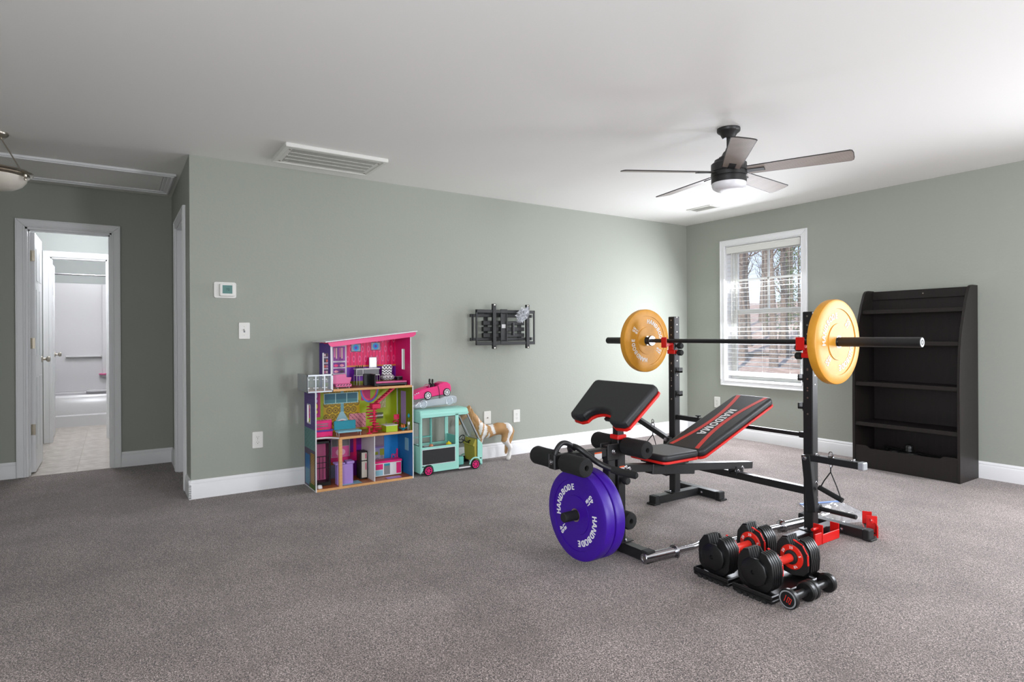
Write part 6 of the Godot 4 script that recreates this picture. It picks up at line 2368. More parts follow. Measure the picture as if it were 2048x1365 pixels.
# ------------------------------------------------------------------ toy cars
func car_outline(s):
	# side view, front at -x; unit length 1
	var p = [Vector2(0.0, 0.08), Vector2(0.02, 0.17), Vector2(0.06, 0.2), Vector2(0.2, 0.245), Vector2(0.38, 0.275), Vector2(0.46, 0.28), Vector2(0.62, 0.285), Vector2(0.7, 0.32), Vector2(0.8, 0.34), Vector2(0.92, 0.325), Vector2(0.985, 0.28), Vector2(1.0, 0.2), Vector2(0.99, 0.1), Vector2(0.95, 0.06), Vector2(0.05, 0.05)]
	var out = PackedVector2Array()
	for q in p:
		out.append(q * s)
	return out

func toy_cars():
	# clear blister shaped like a car, on the truck roof
	var L = 0.40
	var b = Basis(V(0, 0, 1), 0.045)
	var o = V(-3.655, 0.538, 0.275)
	var t = thing("car_blister_shell", "clear plastic blister shell shaped like a car on the truck roof", "plastic shell", V(-3.45, 0.538, 0.22))
	var st = nst()
	var pl = PackedVector2Array()
	for p in car_outline(L):
		pl.append(Vector2(p.x, p.y * 0.66))
	prism(st, pl, Transform3D(b, o + V(0, 0.0, -0.125)), 0.125, 0.012, 2)
	part(t, "shell", st, M.clear_plastic)
	for cx in [0.2, 0.8]:
		st = nst()
		var c = o + b * V(cx * L, 0.042, 0.001)
		ring(st, c, V(0, 0, 1), 0.031, 0.004, 24, 6)
		ring(st, c, V(0, 0, 1), 0.02, 0.003, 24, 6)
		cyl(st, c - V(0, 0, 0.008), c + V(0, 0, 0.002), 0.014, 16)
		part(t, "moulded_wheel", st, M.clear_plastic)
	st = nst()
	bar(st, o + b * V(0.01, 0.035, 0.004), o + b * V(0.045, 0.065, 0.004), 0.006, 0.004, V(0, 0, 1))
	part(t, "sticker", st, M.toy_white)
	# the pink convertible in it
	L = 0.355
	b = Basis(V(0, 0, 1), 0.1)
	o = V(-3.66, 0.603, 0.268)
	t = thing("toy_convertible", "hot pink toy convertible tied on top of the clear shell", "toy car", V(-3.48, 0.6, 0.21))
	st = nst()
	# body with an open cockpit: two sides, bonnet, boot and floor
	var side = car_outline(L)
	for zz in [0.0, -0.103]:
		prism(st, side, Transform3D(b, o + V(0, 0, zz - 0.012)), 0.012, 0.006, 2)
	var bon = PackedVector2Array()
	for p in [Vector2(0.0, 0.08), Vector2(0.02, 0.17), Vector2(0.06, 0.2), Vector2(0.2, 0.255), Vector2(0.38, 0.285), Vector2(0.4, 0.27), Vector2(0.4, 0.06), Vector2(0.03, 0.06)]:
		bon.append(p * L)
	prism(st, bon, Transform3D(b, o + V(0, 0, -0.104)), 0.094)
	var boot = PackedVector2Array()
	for p in [Vector2(0.72, 0.06), Vector2(0.72, 0.33), Vector2(0.8, 0.35), Vector2(0.92, 0.335), Vector2(0.985, 0.28), Vector2(0.99, 0.2), Vector2(0.98, 0.1)]:
		boot.append(p * L)
	prism(st, boot, Transform3D(b, o + V(0, 0, -0.104)), 0.094)
	part(t, "body", st, M.toy_pink)
	st = nst()
	box(st, o + b * V(0.56 * L, 0.1 * L, -0.057), V(0.34 * L, 0.04, 0.09), 0.002, b)
	part(t, "cockpit", st, M.toy_black)
	for e in [[0.56, -0.03], [0.56, -0.085]]:
		st = nst()
		var c = o + b * V(e[0] * L, 0.26 * L, e[1])
		box(st, c, V(0.018, 0.07, 0.036), 0.007, b * Basis(V(0, 0, 1), -0.15))
		box(st, c + b * V(0.002, 0.052, 0), V(0.014, 0.036, 0.022), 0.006, b * Basis(V(0, 0, 1), -0.15))
		part(t, "seat", st, M.toy_black)
	st = nst()
	tube(st, smooth_path([o + b * V(0.43 * L, 0.285 * L, -0.006), o + b * V(0.47 * L, 0.33 * L, -0.02), o + b * V(0.47 * L, 0.33 * L, -0.095), o + b * V(0.43 * L, 0.285 * L, -0.108)], 4, 0.02), 0.003, 8)
	part(t, "windscreen_hoop", st, M.toy_rose)
	st = nst()
	tube(st, [o + b * V(0.6 * L, 0.29 * L, -0.05), o + b * V(0.655 * L, 0.29 * L, 0.001), o + b * V(0.67 * L, 0.2 * L, 0.004), o + b * V(0.672 * L, 0.04 * L, 0.003), o + b * V(0.672 * L, -0.05 * L, 0.001)], 0.0022, 6)
	part(t, "tie_band", st, M.toy_black)
	for cx in [0.37, 0.87]:
		for s in [1.0, -1.0]:
			var c = o + b * V(cx * L, 0.1 * L, 0.0 if s > 0 else -0.115)
			wheel(t, c - V(0, 0, 0.004 * s), 0.034, M.toy_black, M.toy_white, s)
	for k in 3:
		st = nst()
		var c = o + b * V((0.05 + 0.045 * k) * L, (0.17 + 0.012 * k) * L, 0.0005)
		lathe(st, c, V(0, 0, 1), [Vector2(0.006, 0), Vector2(0.005, 0.0025), Vector2(0, 0.0035)], 10)
		part(t, "headlight", st, M.toy_silver)

# ------------------------------------------------------------------ toy horse
func toy_horse():
	# joints: [position, radius]; the horse stands with its head behind the truck, rump towards the room
	var fwd = V(-0.285, 0, -0.06).normalized()
	var rt = V(fwd.z, 0, -fwd.x) * -1.0     # towards the room (+z) side
	if rt.z < 0:
		rt = -rt
	var o = V(-2.665, 0, 0.155)
	var P = func(f, y, s): return o + fwd * f + V(0, y, 0) + rt * s
	var bones = [
		# trunk
		[P.call(0.02, 0.285, 0), 0.056, P.call(0.1, 0.29, 0), 0.05],
		[P.call(0.1, 0.29, 0), 0.05, P.call(0.2, 0.27, 0), 0.055],
		[P.call(0.2, 0.27, 0), 0.055, P.call(0.265, 0.285, 0), 0.056],
		# neck and head
		[P.call(0.27, 0.31, 0), 0.046, P.call(0.335, 0.40, 0), 0.036],
		[P.call(0.335, 0.40, 0), 0.036, P.call(0.385, 0.465, 0), 0.03],
		[P.call(0.39, 0.472, 0), 0.031, P.call(0.425, 0.43, 0), 0.026],
		[P.call(0.425, 0.43, 0), 0.026, P.call(0.465, 0.375, 0), 0.018],
		[P.call(0.465, 0.375, 0), 0.018, P.call(0.475, 0.36, 0), 0.017],
		# ears
		[P.call(0.375, 0.49, 0.016), 0.009, P.call(0.372, 0.522, 0.019), 0.003],
		[P.call(0.375, 0.49, -0.016), 0.009, P.call(0.372, 0.522, -0.019), 0.003],
	]
	for s in [-1.0, 1.0]:
		# hind leg: thigh, gaskin to the hock, shank, hoof
		var step = 0.012 * s
		bones.append([P.call(0.015, 0.265, 0.02 * s), 0.048, P.call(0.03 + step, 0.185, 0.028 * s), 0.03])
		bones.append([P.call(0.03 + step, 0.185, 0.028 * s), 0.03, P.call(-0.018 + step, 0.115, 0.03 * s), 0.0165])
		bones.append([P.call(-0.018 + step, 0.115, 0.03 * s), 0.0155, P.call(-0.012 + step, 0.042, 0.031 * s), 0.0115])
		bones.append([P.call(-0.012 + step, 0.042, 0.031 * s), 0.0125, P.call(-0.002 + step, 0.02, 0.031 * s), 0.013])
		bones.append([P.call(-0.002 + step, 0.018, 0.031 * s), 0.015, P.call(0.002 + step, 0.014, 0.031 * s), 0.0155])
		# fore leg
		var st2 = -0.01 * s
		bones.append([P.call(0.268, 0.26, 0.022 * s), 0.036, P.call(0.296 + st2, 0.19, 0.026 * s), 0.022])
		bones.append([P.call(0.296 + st2, 0.19, 0.026 * s), 0.021, P.call(0.31 + st2, 0.115, 0.027 * s), 0.0145])
		bones.append([P.call(0.31 + st2, 0.115, 0.027 * s), 0.0145, P.call(0.312 + st2, 0.042, 0.027 * s), 0.011])
		bones.append([P.call(0.312 + st2, 0.042, 0.027 * s), 0.012, P.call(0.32 + st2, 0.02, 0.027 * s), 0.013])
		bones.append([P.call(0.32 + st2, 0.018, 0.027 * s), 0.015, P.call(0.324 + st2, 0.014, 0.027 * s), 0.0155])
	var t = thing("toy_horse", "tan and white pinto toy horse with its head behind the food truck", "toy horse", o)
	var tan_c = hexc(186, 142, 92).srgb_to_linear()
	var white_c = hexc(232, 228, 224).srgb_to_linear()
	var patch = fnl(FastNoiseLite.TYPE_SIMPLEX_SMOOTH, 7.0, 4, 2)
	var col = func(p):
		var q = p - o
		var f = q.dot(fwd)
		var y = q.y
		var w = patch.get_noise_3d(p.x, p.y, p.z) * 0.03
		if y < 0.17:
			return white_c
		if f + w < 0.03 + (0.3 - y) * 0.12:
			return white_c
		if f + w > 0.215 and f + w < 0.285 and y < 0.36:
			return white_c if absf(fposmod(f * 18.0 + y * 6.0, 1.0) - 0.5) > 0.16 else tan_c
		if absf(f + w - 0.165 - (y - 0.3) * 0.5) < 0.018 and y > 0.25:
			return white_c
		if f > 0.285 and f + w - 0.26 < (y - 0.3) * 0.45 and y < 0.46:
			return white_c
		return tan_c
	var m = mat("horse_coat", Color.WHITE, 0.5)
	m.vertex_color_use_as_albedo = true
	var st = surface_nets(bones, 0.0075, 0.022, col)
	part(t, "body", st, m)
	# mane and tail: strands
	var hair = mat("horse_hair", hexc(206, 164, 112), 0.6)
	var rng = RandomNumberGenerator.new()
	rng.seed = 3
	st = nst()
	for k in 60:
		var a = P.call(0.005 + rng.randf_range(-0.008, 0.008), 0.305, rng.randf_range(-0.008, 0.008))
		a = P.call(-0.035 + 0.0, 0.3, 0.0)
		var ox = rng.randf_range(-1, 1)
		var oz = rng.randf_range(-1, 1)
		tube(st, [a + V(ox, 0, oz) * 0.006, P.call(-0.05, 0.26, 0.0) + V(ox, 0, oz) * 0.009, P.call(-0.026, 0.19, 0.0) + V(ox, 0, oz) * 0.014, P.call(0.012, 0.125, 0.004) + V(ox, 0, oz) * 0.018, P.call(0.024, 0.05 + rng.randf() * 0.02, 0.006) + V(ox, 0, oz) * 0.013], [0.003, 0.0032, 0.003, 0.0024, 0.0008], 4, false)
	part(t, "tail", st, hair)
	st = nst()
	for k in 80:
		var f = k / 80.0
		var a = P.call(lerpf(0.28, 0.372, f), lerpf(0.35, 0.5, f), 0)
		a += (V(0, 1, 0) - fwd * 0.6).normalized() * 0.004
		var sx = rng.randf_range(-0.01, 0.01)
		tube(st, [a, a + rt * 0.03 + V(0, -0.012, 0) + fwd * sx, a + rt * 0.036 + V(0, -0.05 - 0.02 * rng.randf(), 0) + fwd * (sx * 1.5), a + rt * 0.035 + V(0, -0.085 - 0.03 * rng.randf(), 0) + fwd * sx * 2.0], [0.003, 0.003, 0.0026, 0.0008], 4, false)
	part(t, "mane", st, hair)
	for s in [-1.0, 1.0]:
		st = nst()
		var c = P.call(0.418, 0.452, 0.026 * s)
		lathe(st, c - rt * s * 0.004, rt * s, [Vector2(0.006, 0), Vector2(0.005, 0.003), Vector2(0.0, 0.005)], 10)
		part(t, "eye", st, M.toy_black)

func surface_nets(bones, cell, k_smooth, col):
	var lo = Vector3(1e9, 1e9, 1e9)
	var hi = -lo
	for b in bones:
		for e in [[b[0], b[1]], [b[2], b[3]]]:
			lo = lo.min(e[0] - Vector3.ONE * (e[1] + 3 * cell))
			hi = hi.max(e[0] + Vector3.ONE * (e[1] + 3 * cell))
	var n = Vector3i(((hi - lo) / cell).ceil()) + Vector3i(2, 2, 2)
	var fld = PackedFloat32Array()
	fld.resize(n.x * n.y * n.z)
	fld.fill(1.0)
	# smooth union bone by bone, touching only the cells near each bone
	for b in bones:
		var a = b[0]
		var ab = b[2] - b[0]
		var l2 = maxf(ab.length_squared(), 1e-9)
		var reach = maxf(b[1], b[3]) + k_smooth + 2.5 * cell
		var mn = Vector3i(((a.min(b[2]) - Vector3.ONE * reach - lo) / cell).floor()).clamp(Vector3i.ZERO, n - Vector3i.ONE)
		var mx = Vector3i(((a.max(b[2]) + Vector3.ONE * reach - lo) / cell).ceil()).clamp(Vector3i.ZERO, n - Vector3i.ONE)
		for iz in range(mn.z, mx.z + 1):
			for iy in range(mn.y, mx.y + 1):
				var base = (iz * n.y + iy) * n.x
				for ix in range(mn.x, mx.x + 1):
					var p = lo + Vector3(ix, iy, iz) * cell
					var t = clampf((p - a).dot(ab) / l2, 0.0, 1.0)
					var d = p.distance_to(a + ab * t) - lerpf(b[1], b[3], t)
					var f = fld[base + ix]
					var h = maxf(k_smooth - absf(f - d), 0.0) / k_smooth
					fld[base + ix] = minf(f, d) - h * h * k_smooth * 0.25
	var idx = {}
	var verts = []
	var at = func(x, y, z): return fld[(z * n.y + y) * n.x + x]
	for z in n.z - 1:
		for y in n.y - 1:
			for x in n.x - 1:
				var base = (z * n.y + y) * n.x + x
				var c = [fld[base], fld[base + 1], fld[base + n.x], fld[base + n.x + 1], fld[base + n.x * n.y], fld[base + n.x * n.y + 1], fld[base + n.x * n.y + n.x], fld[base + n.x * n.y + n.x + 1]]
				var neg = 0
				for q in 8:
					if c[q] < 0.0:
						neg += 1
				if neg == 0 or neg == 8:
					continue
				var s = Vector3.ZERO
				var m = 0
				for e in [[0, 1], [2, 3], [4, 5], [6, 7], [0, 2], [1, 3], [4, 6], [5, 7], [0, 4], [1, 5], [2, 6], [3, 7]]:
					var f0 = c[e[0]]
					var f1 = c[e[1]]
					if (f0 < 0.0) != (f1 < 0.0):
						var t = f0 / (f0 - f1)
						var p0 = Vector3(e[0] & 1, (e[0] >> 1) & 1, e[0] >> 2)
						var p1 = Vector3(e[1] & 1, (e[1] >> 1) & 1, e[1] >> 2)
						s += p0.lerp(p1, t)
						m += 1
				idx[base] = verts.size()
				verts.append(lo + (Vector3(x, y, z) + s / m) * cell)
	var st = nst()
	var grad = func(p):
		var q = (p - lo) / cell
		var i = Vector3i(q.floor()).clamp(Vector3i.ONE, n - Vector3i(3, 3, 3))
		return Vector3(at.call(i.x + 1, i.y, i.z) - at.call(i.x - 1, i.y, i.z) + at.call(i.x + 2, i.y, i.z) - at.call(i.x, i.y, i.z), at.call(i.x, i.y + 1, i.z) - at.call(i.x, i.y - 1, i.z) + at.call(i.x, i.y + 2, i.z) - at.call(i.x, i.y, i.z), at.call(i.x, i.y, i.z + 1) - at.call(i.x, i.y, i.z - 1) + at.call(i.x, i.y, i.z + 2) - at.call(i.x, i.y, i.z)).normalized()
	var nor = []
	var cols = []
	for p in verts:
		nor.append(grad.call(p))
		cols.append(col.call(p))
	var strides = [1, n.x, n.x * n.y]
	for z in range(1, n.z - 1):
		for y in range(1, n.y - 1):
			for x in range(1, n.x - 1):
				var base = (z * n.y + y) * n.x + x
				var f0 = fld[base]
				for ax in 3:
					var f1 = fld[base + strides[ax]]
					if (f0 < 0.0) == (f1 < 0.0):
						continue
					var u = strides[(ax + 1) % 3]
					var w = strides[(ax + 2) % 3]
					var q = [base, base - u, base - u - w, base - w]
					if not (idx.has(q[0]) and idx.has(q[1]) and idx.has(q[2]) and idx.has(q[3])):
						continue
					for tr in [[0, 1, 2], [0, 2, 3]]:
						var i0 = idx[q[tr[0]]]
						var i1 = idx[q[tr[1]]]
						var i2 = idx[q[tr[2]]]
						var nn = nor[i0] + nor[i1] + nor[i2]
						if (verts[i1] - verts[i0]).cross(verts[i2] - verts[i0]).dot(nn) > 0.0:
							var sw = i1
							i1 = i2
							i2 = sw
						for i in [i0, i1, i2]:
							st.set_color(cols[i])
							st.set_normal(nor[i])
							st.set_uv(Vector2.ZERO)
							st.add_vertex(verts[i])
	return st

# ------------------------------------------------------------------ television bracket
func tv_mount():
	var t = thing("tv_wall_mount", "black folding television wall bracket on the long wall", "tv bracket", V(-2.62, 1.22, 0.0))
	var B = M.mount_black
	var z = 0.078
	block(t, "wall_plate", B, [[V(-2.83, 1.10, 0.0), V(-2.79, 1.36, 0.012)], [V(-2.45, 1.10, 0.0), V(-2.41, 1.36, 0.012)], [V(-2.9, 1.33, 0.0), V(-2.34, 1.36, 0.01)], [V(-2.9, 1.095, 0.0), V(-2.34, 1.125, 0.01)]])
	# front frame
	block(t, "frame_rail", B, [[V(-2.955, 1.355, z - 0.012), V(-2.295, 1.385, z), 0.002]])
	block(t, "frame_rail", B, [[V(-2.955, 1.058, z - 0.012), V(-2.295, 1.088, z), 0.002]])
	block(t, "frame_rail", B, [[V(-2.955, 1.058, z - 0.014), V(-2.94, 1.385, z), 0.002]])
	block(t, "frame_rail", B, [[V(-2.31, 1.058, z - 0.014), V(-2.295, 1.385, z), 0.002]])
	block(t, "inner_rail", B, [[V(-2.97, 1.318, 0.03), V(-2.3, 1.345, 0.042), 0.002]])
	block(t, "inner_rail", B, [[V(-2.97, 1.10, 0.03), V(-2.3, 1.125, 0.042), 0.002]])
	block(t, "inner_rail", B, [[V(-2.975, 1.10, 0.028), V(-2.962, 1.345, 0.05), 0.002]])
	for x in [-2.985, -2.32]:
		for y in [1.33, 1.112]:
			var st = nst()
			cyl(st, V(x, y - 0.014, 0.036), V(x, y + 0.014, 0.036), 0.012, 12)
			part(t, "pivot", st, B)
	# folded arms
	for e in [[-2.865, 1.262, 0.05], [-2.865, 1.205, 0.05], [-2.865, 1.148, 0.05]]:
		block(t, "arm", B, [[V(e[0], e[1] - 0.02, 0.02), V(-2.64, e[1] + 0.022, 0.056), 0.003]])
	for e in [1.262, 1.205, 1.148]:
		block(t, "arm", B, [[V(-2.60, e - 0.018, 0.02), V(-2.4, e + 0.018, 0.05), 0.003]])
	for y in [1.235, 1.178]:
		var st = nst()
		cyl(st, V(-2.535, y - 0.03, 0.05), V(-2.535, y + 0.03, 0.05), 0.014, 12)
		part(t, "hinge_barrel", st, B)
	# centre plate with its two recesses
	block(t, "centre_plate", B, [[V(-2.69, 1.062, z - 0.008), V(-2.615, 1.095, z + 0.002)], [V(-2.69, 1.355, z - 0.008), V(-2.615, 1.392, z + 0.002)], [V(-2.69, 1.095, z - 0.008), V(-2.678, 1.355, z + 0.002)], [V(-2.627, 1.095, z - 0.008), V(-2.615, 1.355, z + 0.002)], [V(-2.678, 1.1, z - 0.012), V(-2.627, 1.35, z - 0.006)]])
	block(t, "sticker", M.label_paper, [[V(-2.676, 1.215, z - 0.006), V(-2.632, 1.25, z - 0.005), 0]], "small white sticker")
	# upright television arms with their rows of holes
	for x in [-2.76, -2.382]:
		var a = block(t, "tv_arm", B, [[V(x - 0.016, 1.022, z), V(x + 0.016, 1.44, z + 0.006), 0.002], [V(x - 0.018, 1.022, z - 0.02), V(x - 0.013, 1.44, z + 0.006), 0.002], [V(x + 0.013, 1.022, z - 0.006), V(x + 0.018, 1.44, z + 0.006), 0.002]])
		var st = nst()
		for k in 13:
			if k == 6 or k == 7:
				continue
			cyl(st, V(x, 1.05 + k * 0.03, z + 0.004), V(x, 1.05 + k * 0.03, z + 0.0066), 0.0038, 8)
		bx(st, V(x - 0.003, 1.225, z + 0.004), V(x + 0.003, 1.265, z + 0.0066))
		part(a, "hole_row", st, M.dark_slot)
		block(t, "screw_cap", M.nickel, [[V(x - 0.008, 1.425, z + 0.006), V(x + 0.008, 1.436, z + 0.009)], [V(x - 0.008, 1.026, z + 0.006), V(x + 0.008, 1.037, z + 0.009)]])
	# crumpled clear bag tied to it
	var st = nst()
	var n = fnl(FastNoiseLite.TYPE_SIMPLEX_SMOOTH, 22.0, 6, 2)
	var N = 14
	var g = func(i, k):
		var a = float(i) / N
		var b = float(k) / N
		var wdt = 0.05 + 0.09 * sin(PI * clampf(b, 0.03, 0.9))
		var p = V(-2.46 + (a - 0.5) * wdt + 0.05 * (b - 0.5), 1.27 + 0.13 * b + 0.03 * absf(a - 0.5), z + 0.012)
		return p + V(n.get_noise_3d(i * 0.05, k * 0.05, 1.0) * 0.03, n.get_noise_3d(i * 0.05, k * 0.05, 5.0) * 0.035, 0.02 + n.get_noise_3d(i * 0.05, k * 0.05, 9.0) * 0.035)
	for i in N:
		for k in N:
			var a = g.call(i, k)
			var b = g.call(i + 1, k)
			var c = g.call(i + 1, k + 1)
			var d = g.call(i, k + 1)
			tri(st, a, b, c, (c - a).cross(b - a).normalized() * (1.0 if (c - a).cross(b - a).z > 0 else -1.0))
			tri(st, a, c, d, (d - a).cross(c - a).normalized() * (1.0 if (d - a).cross(c - a).z > 0 else -1.0))
	single("crumpled_bag", "crumpled clear plastic bag hanging on the television bracket", "plastic bag", V(-2.46, 1.27, z + 0.02), st, M.clear_bag)

# ------------------------------------------------------------------ ceiling fan
func ceiling_fan():
	var c = V(-2.468, H, 2.406)
	var t = thing("ceiling_fan", "black ceiling fan with five grey wood blades and a white lamp", "ceiling fan", c + V(0, -0.4, 0))
	var st = nst()
	lathe(st, c + V(0, -0.062, 0), Vector3.UP, [Vector2(0, 0), Vector2(0.034, 0), Vector2(0.04, 0.008), Vector2(0.052, 0.03), Vector2(0.066, 0.04), Vector2(0.07, 0.046), Vector2(0.07, 0.062), Vector2(0, 0.062)], 36)
	part(t, "canopy", st, M.fan_black)
	st = nst()
	cyl(st, c + V(0, -0.16, 0), c + V(0, -0.055, 0), 0.0125, 16)
	part(t, "down_rod", st, M.fan_black)
	st = nst()
	lathe(st, c + V(0, -0.2, 0), Vector3.UP, [Vector2(0, 0), Vector2(0.06, 0), Vector2(0.06, 0.02), Vector2(0.045, 0.028), Vector2(0.034, 0.05), Vector2(0.022, 0.062), Vector2(0.015, 0.08), Vector2(0, 0.08)], 30)
	part(t, "yoke_cover", st, M.fan_black)
	st = nst()
	lathe(st, c + V(0, -0.345, 0), Vector3.UP, [Vector2(0, 0), Vector2(0.1, 0), Vector2(0.106, 0.004), Vector2(0.106, 0.034), Vector2(0.102, 0.037), Vector2(0.102, 0.041), Vector2(0.108, 0.044), Vector2(0.108, 0.066), Vector2(0.103, 0.069), Vector2(0.103, 0.073), Vector2(0.107, 0.076), Vector2(0.107, 0.122), Vector2(0.1, 0.128), Vector2(0.09, 0.13), Vector2(0.086, 0.148), Vector2(0.07, 0.152), Vector2(0, 0.152)], 40)
	part(t, "motor_housing", st, M.fan_black)
	st = nst()
	lathe(st, c + V(0, -0.392, 0), Vector3.UP, [Vector2(0, 0), Vector2(0.05, 0.001), Vector2(0.08, 0.006), Vector2(0.097, 0.018), Vector2(0.103, 0.034), Vector2(0.103, 0.05), Vector2(0, 0.05)], 40)
	part(t, "lamp_globe", st, M.opal_glass, "white opal lamp glass")
	# blades
	for k in 5:
		var a = deg_to_rad(65.3 + 72.0 * k)
		var d = V(cos(a), 0, sin(a))
		var s = V(-sin(a), 0, cos(a))
		var pitch = deg_to_rad(12.0)
		var sw = s * cos(pitch) + V(0, sin(pitch), 0)
		var nn = d.cross(sw)
		var o = c + V(0, -0.272, 0)
		st = nst()
		var pl = PackedVector2Array([Vector2(0.115, -0.052), Vector2(0.4, -0.06), Vector2(0.67, -0.066), Vector2(0.68, -0.058), Vector2(0.684, -0.03), Vector2(0.683, 0.03), Vector2(0.676, 0.058), Vector2(0.666, 0.064), Vector2(0.4, 0.06), Vector2(0.115, 0.052)])
		prism(st, pl, Transform3D(Basis(d, sw, nn), o), 0.0052)
		var bl = part(t, "blade", st, M.blade_wood)
		st = nst()
		var rim = []
		for p in pl:
			rim.append(o + d * p.x + sw * p.y + nn * 0.0026)
		rim.append(rim[0])
		tube(st, rim, 0.0032, 6, false)
		part(bl, "blade_edge", st, M.blade_edge)
		st = nst()
		bar(st, o + d * 0.09 - Vector3.UP * 0.006, o + d * 0.21 - Vector3.UP * 0.008, 0.042, 0.006, nn if nn.y > 0 else -nn, 0.002)
		part(bl, "blade_iron", st, M.fan_black)

# ------------------------------------------------------------------ vents and the hall lamp
func ceiling_fittings():
	var x0 = -4.74
	var x1 = -4.022
	var z0 = 0.212
	var z1 = 0.655
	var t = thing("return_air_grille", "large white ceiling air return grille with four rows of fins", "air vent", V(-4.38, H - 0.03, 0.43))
	block(t, "frame", M.white_plastic, [[V(x0, H - 0.028, z0), V(x1, H, z0 + 0.028), 0.004], [V(x0, H - 0.028, z1 - 0.03), V(x1, H, z1), 0.004], [V(x0, H - 0.028, z0 + 0.028), V(x0 + 0.028, H, z1 - 0.03), 0.004], [V(x1 - 0.028, H - 0.028, z0 + 0.028), V(x1, H, z1 - 0.03), 0.004]])
	block(t, "face_border", M.white_plastic, [[V(x0 + 0.028, H - 0.024, z0 + 0.028), V(x1 - 0.028, H - 0.018, z0 + 0.052)], [V(x0 + 0.028, H - 0.024, z1 - 0.06), V(x1 - 0.028, H - 0.018, z1 - 0.03)], [V(x0 + 0.028, H - 0.024, z0 + 0.05), V(x0 + 0.06, H - 0.018, z1 - 0.058)], [V(x1 - 0.06, H - 0.024, z0 + 0.05), V(x1 - 0.028, H - 0.018, z1 - 0.058)]])
	block(t, "duct_shade_sheet", M.toy_grey, [[V(x0 + 0.03, H - 0.003, z0 + 0.03), V(x1 - 0.03, H - 0.001, z1 - 0.03), 0]], "grey sheet behind the fins standing in for the shaded duct")
	var za = z0 + 0.052
	var zb = z1 - 0.06
	for k in 3:
		var zz = lerpf(za, zb, (k + 1) / 4.0)
		block(t, "cross_bar", M.white_plastic, [[V(x0 + 0.06, H - 0.024, zz - 0.006), V(x1 - 0.06, H - 0.016, zz + 0.006), 0.001]])
	var st = nst()
	var n = 62
	for k in n:
		var x = lerpf(x0 + 0.06, x1 - 0.06, (k + 0.5) / n)
		box(st, V(x, H - 0.017, (za + zb) * 0.5), V(0.0018, 0.014, zb - za), 0.0, Basis(V(0, 0, 1), 0.35))
	var f = part(t, "fins", st, M.white_plastic)
	f.set_meta("kind", "stuff")
	for e in [[x1 - 0.045, z0 + 0.06], [x1 - 0.045, z1 - 0.08], [x0 + 0.045, z0 + 0.06], [x0 + 0.045, z1 - 0.08]]:
		st = nst()
		lathe(st, V(e[0], H - 0.028, e[1]), Vector3.UP, [Vector2(0, 0), Vector2(0.006, 0.001), Vector2(0.008, 0.004)], 10)
		part(t, "screw", st, M.nickel)
	# small supply register near the corner
	t = thing("supply_register", "small white ceiling air register near the window corner", "air vent", V(-0.66, H - 0.01, 0.77))
	block(t, "frame", M.white_plastic, [[V(-0.745, H - 0.008, 0.62), V(-0.72, H, 0.92), 0.003], [V(-0.6, H - 0.008, 0.62), V(-0.575, H, 0.92), 0.003], [V(-0.72, H - 0.008, 0.62), V(-0.6, H, 0.645), 0.003], [V(-0.72, H - 0.008, 0.895), V(-0.6, H, 0.92), 0.003]])
	for k in 7:
		st = nst()
		box(st, V(-0.712 + k * 0.0173, H - 0.005, 0.77), V(0.016, 0.002, 0.25), 0.0, Basis(V(0, 0, 1), 0.45))
		part(t, "louvre", st, M.white_plastic)
	# pendant in the hall
	var c = V(-6.304, H, -0.13)
	t = thing("hall_pendant", "brushed nickel hall pendant with an alabaster glass bowl", "pendant light", c + V(0, -0.36, 0))
	st = nst()
	lathe(st, c + V(0, -0.04, 0), Vector3.UP, [Vector2(0, 0), Vector2(0.03, 0), Vector2(0.045, 0.008), Vector2(0.06, 0.022), Vector2(0.064, 0.03), Vector2(0.064, 0.04), Vector2(0, 0.04)], 30)
	part(t, "canopy", st, M.nickel)
	for k in 3:
		var a = TAU * k / 3 + 0.55
		var d = V(cos(a), 0, sin(a))
		st = nst()
		cyl(st, c + d * 0.03 + V(0, -0.035, 0), c + d * 0.155 + V(0, -0.245, 0), 0.004, 10)
		part(t, "rod", st, M.nickel)
		st = nst()
		lathe(st, c + d * 0.178 + V(0, -0.305, 0), Vector3.UP, [Vector2(0, 0), Vector2(0.006, 0.003), Vector2(0.009, 0.012), Vector2(0.006, 0.02), Vector2(0.01, 0.026), Vector2(0.01, 0.04), Vector2(0, 0.045)], 14)
		part(t, "finial", st, M.nickel)
	st = nst()
	lathe(st, c + V(0, -0.275, 0), Vector3.UP, [Vector2(0.15, 0.0), Vector2(0.162, 0.002), Vector2(0.17, 0.01), Vector2(0.166, 0.016), Vector2(0.178, 0.02), Vector2(0.188, 0.03), Vector2(0.18, 0.038), Vector2(0.16, 0.042), Vector2(0.15, 0.04), Vector2(0.15, 0.0)], 40)
	part(t, "ring", st, M.nickel)
	st = nst()
	lathe(st, c + V(0, -0.362, 0), Vector3.UP, [Vector2(0, 0), Vector2(0.05, 0.003), Vector2(0.095, 0.014), Vector2(0.13, 0.036), Vector2(0.15, 0.065), Vector2(0.156, 0.095), Vector2(0.15, 0.095), Vector2(0.12, 0.045), Vector2(0, 0.01)], 40)
	part(t, "glass_bowl", st, M.alabaster, "alabaster glass bowl")

# ------------------------------------------------------------------ plates on the walls
func cover_plate(called, label, category, c, u, n, w, h, group = ""):
	var t = thing(called, label, category, c, group)
	var st = nst()
	prism(st, round_rect(w, h, 0.006, 3), Transform3D(Basis(u, Vector3.UP, n), c), 0.006, 0.003, 2, false)
	part(t, "cover_plate", st, M.white_plastic)
	return t

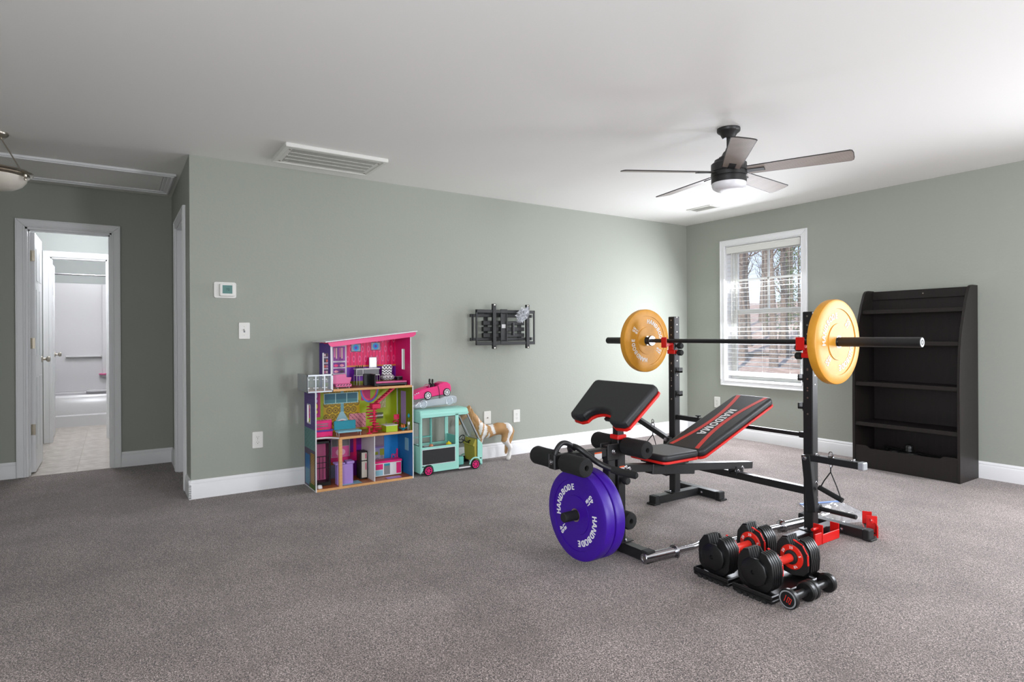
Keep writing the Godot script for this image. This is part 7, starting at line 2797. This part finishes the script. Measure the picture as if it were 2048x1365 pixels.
func outlet(label, c, u, n):
	var t = cover_plate("wall_outlet", label, "outlet", c, u, n, 0.076, 0.122, "wall outlets")
	for s in [-1.0, 1.0]:
		var o = c + V(0, s * 0.0195, 0) + n * 0.006
		var st = nst()
		var pl = PackedVector2Array()
		for p in round_rect(0.034, 0.029, 0.011, 4):
			pl.append(p)
		prism(st, pl, Transform3D(Basis(u, Vector3.UP, n), o - n * 0.001), 0.0022, 0.0006)
		part(t, "receptacle", st, M.white_plastic)
		st = nst()
		for e in [[-0.0065, 0.003, 0.002, 0.008], [0.0065, 0.003, 0.002, 0.0065]]:
			box(st, o + u * e[0] + V(0, e[1], 0) + n * 0.001, V(e[2], e[3], 0.0012), 0.0, Basis(u, Vector3.UP, n))
		cyl(st, o + V(0, -0.007, 0) + n * 0.0004, o + V(0, -0.007, 0) + n * 0.0016, 0.0026, 10)
		part(t, "slots", st, M.dark_slot)
	var st = nst()
	lathe(st, c + n * 0.006, n, [Vector2(0, 0), Vector2(0.003, 0), Vector2(0.002, 0.0014), Vector2(0, 0.0016)], 8)
	part(t, "screw", st, M.nickel)

func wall_plates():
	var u = V(1, 0, 0)
	var n = V(0, 0, 1)
	outlet("white wall outlet in the dollhouse shadow on the long wall", V(-4.804, 0.376, 0), u, n)
	outlet("white wall outlet on the long wall past the toy horse", V(-2.465, 0.368, 0), u, n)
	outlet("white wall outlet under the window beside the corner", V(0, 0.374, 0.424), V(0, 0, 1), V(-1, 0, 0))
	var t = cover_plate("cable_outlet", "white cable plate with one round jack behind the toy horse", "outlet", V(-2.795, 0.378, 0), u, n, 0.076, 0.122)
	var st = nst()
	lathe(st, V(-2.795, 0.378, 0.0055), n, [Vector2(0, 0), Vector2(0.0065, 0), Vector2(0.0065, 0.006), Vector2(0.004, 0.007), Vector2(0.003, 0.004), Vector2(0, 0.004)], 12)
	part(t, "jack", st, M.nickel)
	t = cover_plate("light_switch", "white toggle light switch below the thermostat", "light switch", V(-4.892, 1.192, 0), u, n, 0.076, 0.122)
	st = nst()
	box(st, V(-4.892, 1.192, 0.0065), V(0.011, 0.025, 0.003), 0.001)
	part(t, "slot", st, M.toy_grey)
	st = nst()
	box(st, V(-4.892, 1.198, 0.011), V(0.008, 0.01, 0.018), 0.002, Basis(V(1, 0, 0), -0.45))
	part(t, "toggle", st, M.white_plastic)
	for y in [1.162, 1.222]:
		st = nst()
		lathe(st, V(-4.892, y, 0.006), n, [Vector2(0, 0), Vector2(0.003, 0), Vector2(0.002, 0.0014), Vector2(0, 0.0016)], 8)
		part(t, "screw", st, M.nickel)
	t = thing("thermostat", "white wall thermostat with a green screen on the long wall", "thermostat", V(-5.02, 1.488, 0))
	st = nst()
	prism(st, round_rect(0.148, 0.116, 0.014, 4), Transform3D(Basis(), V(-5.02, 1.488, 0)), 0.008, 0.003, 2, false)
	part(t, "wall_plate", st, M.white_plastic)
	st = nst()
	prism(st, round_rect(0.098, 0.09, 0.008, 3), Transform3D(Basis(), V(-5.008, 1.488, 0.008)), 0.02, 0.004, 2, false)
	part(t, "body", st, M.white_plastic)
	st = nst()
	bx(st, V(-5.04, 1.462, 0.028), V(-4.975, 1.522, 0.0288))
	part(t, "screen", st, M.lcd, "green screen")
	st = nst()
	st.append_from(letters("70", 0.018, 0.0006, false), 0, Transform3D(Basis(), V(-5.006, 1.492, 0.0292)))
	part(t, "digits", st, M.lcd_ink, "dark digits")
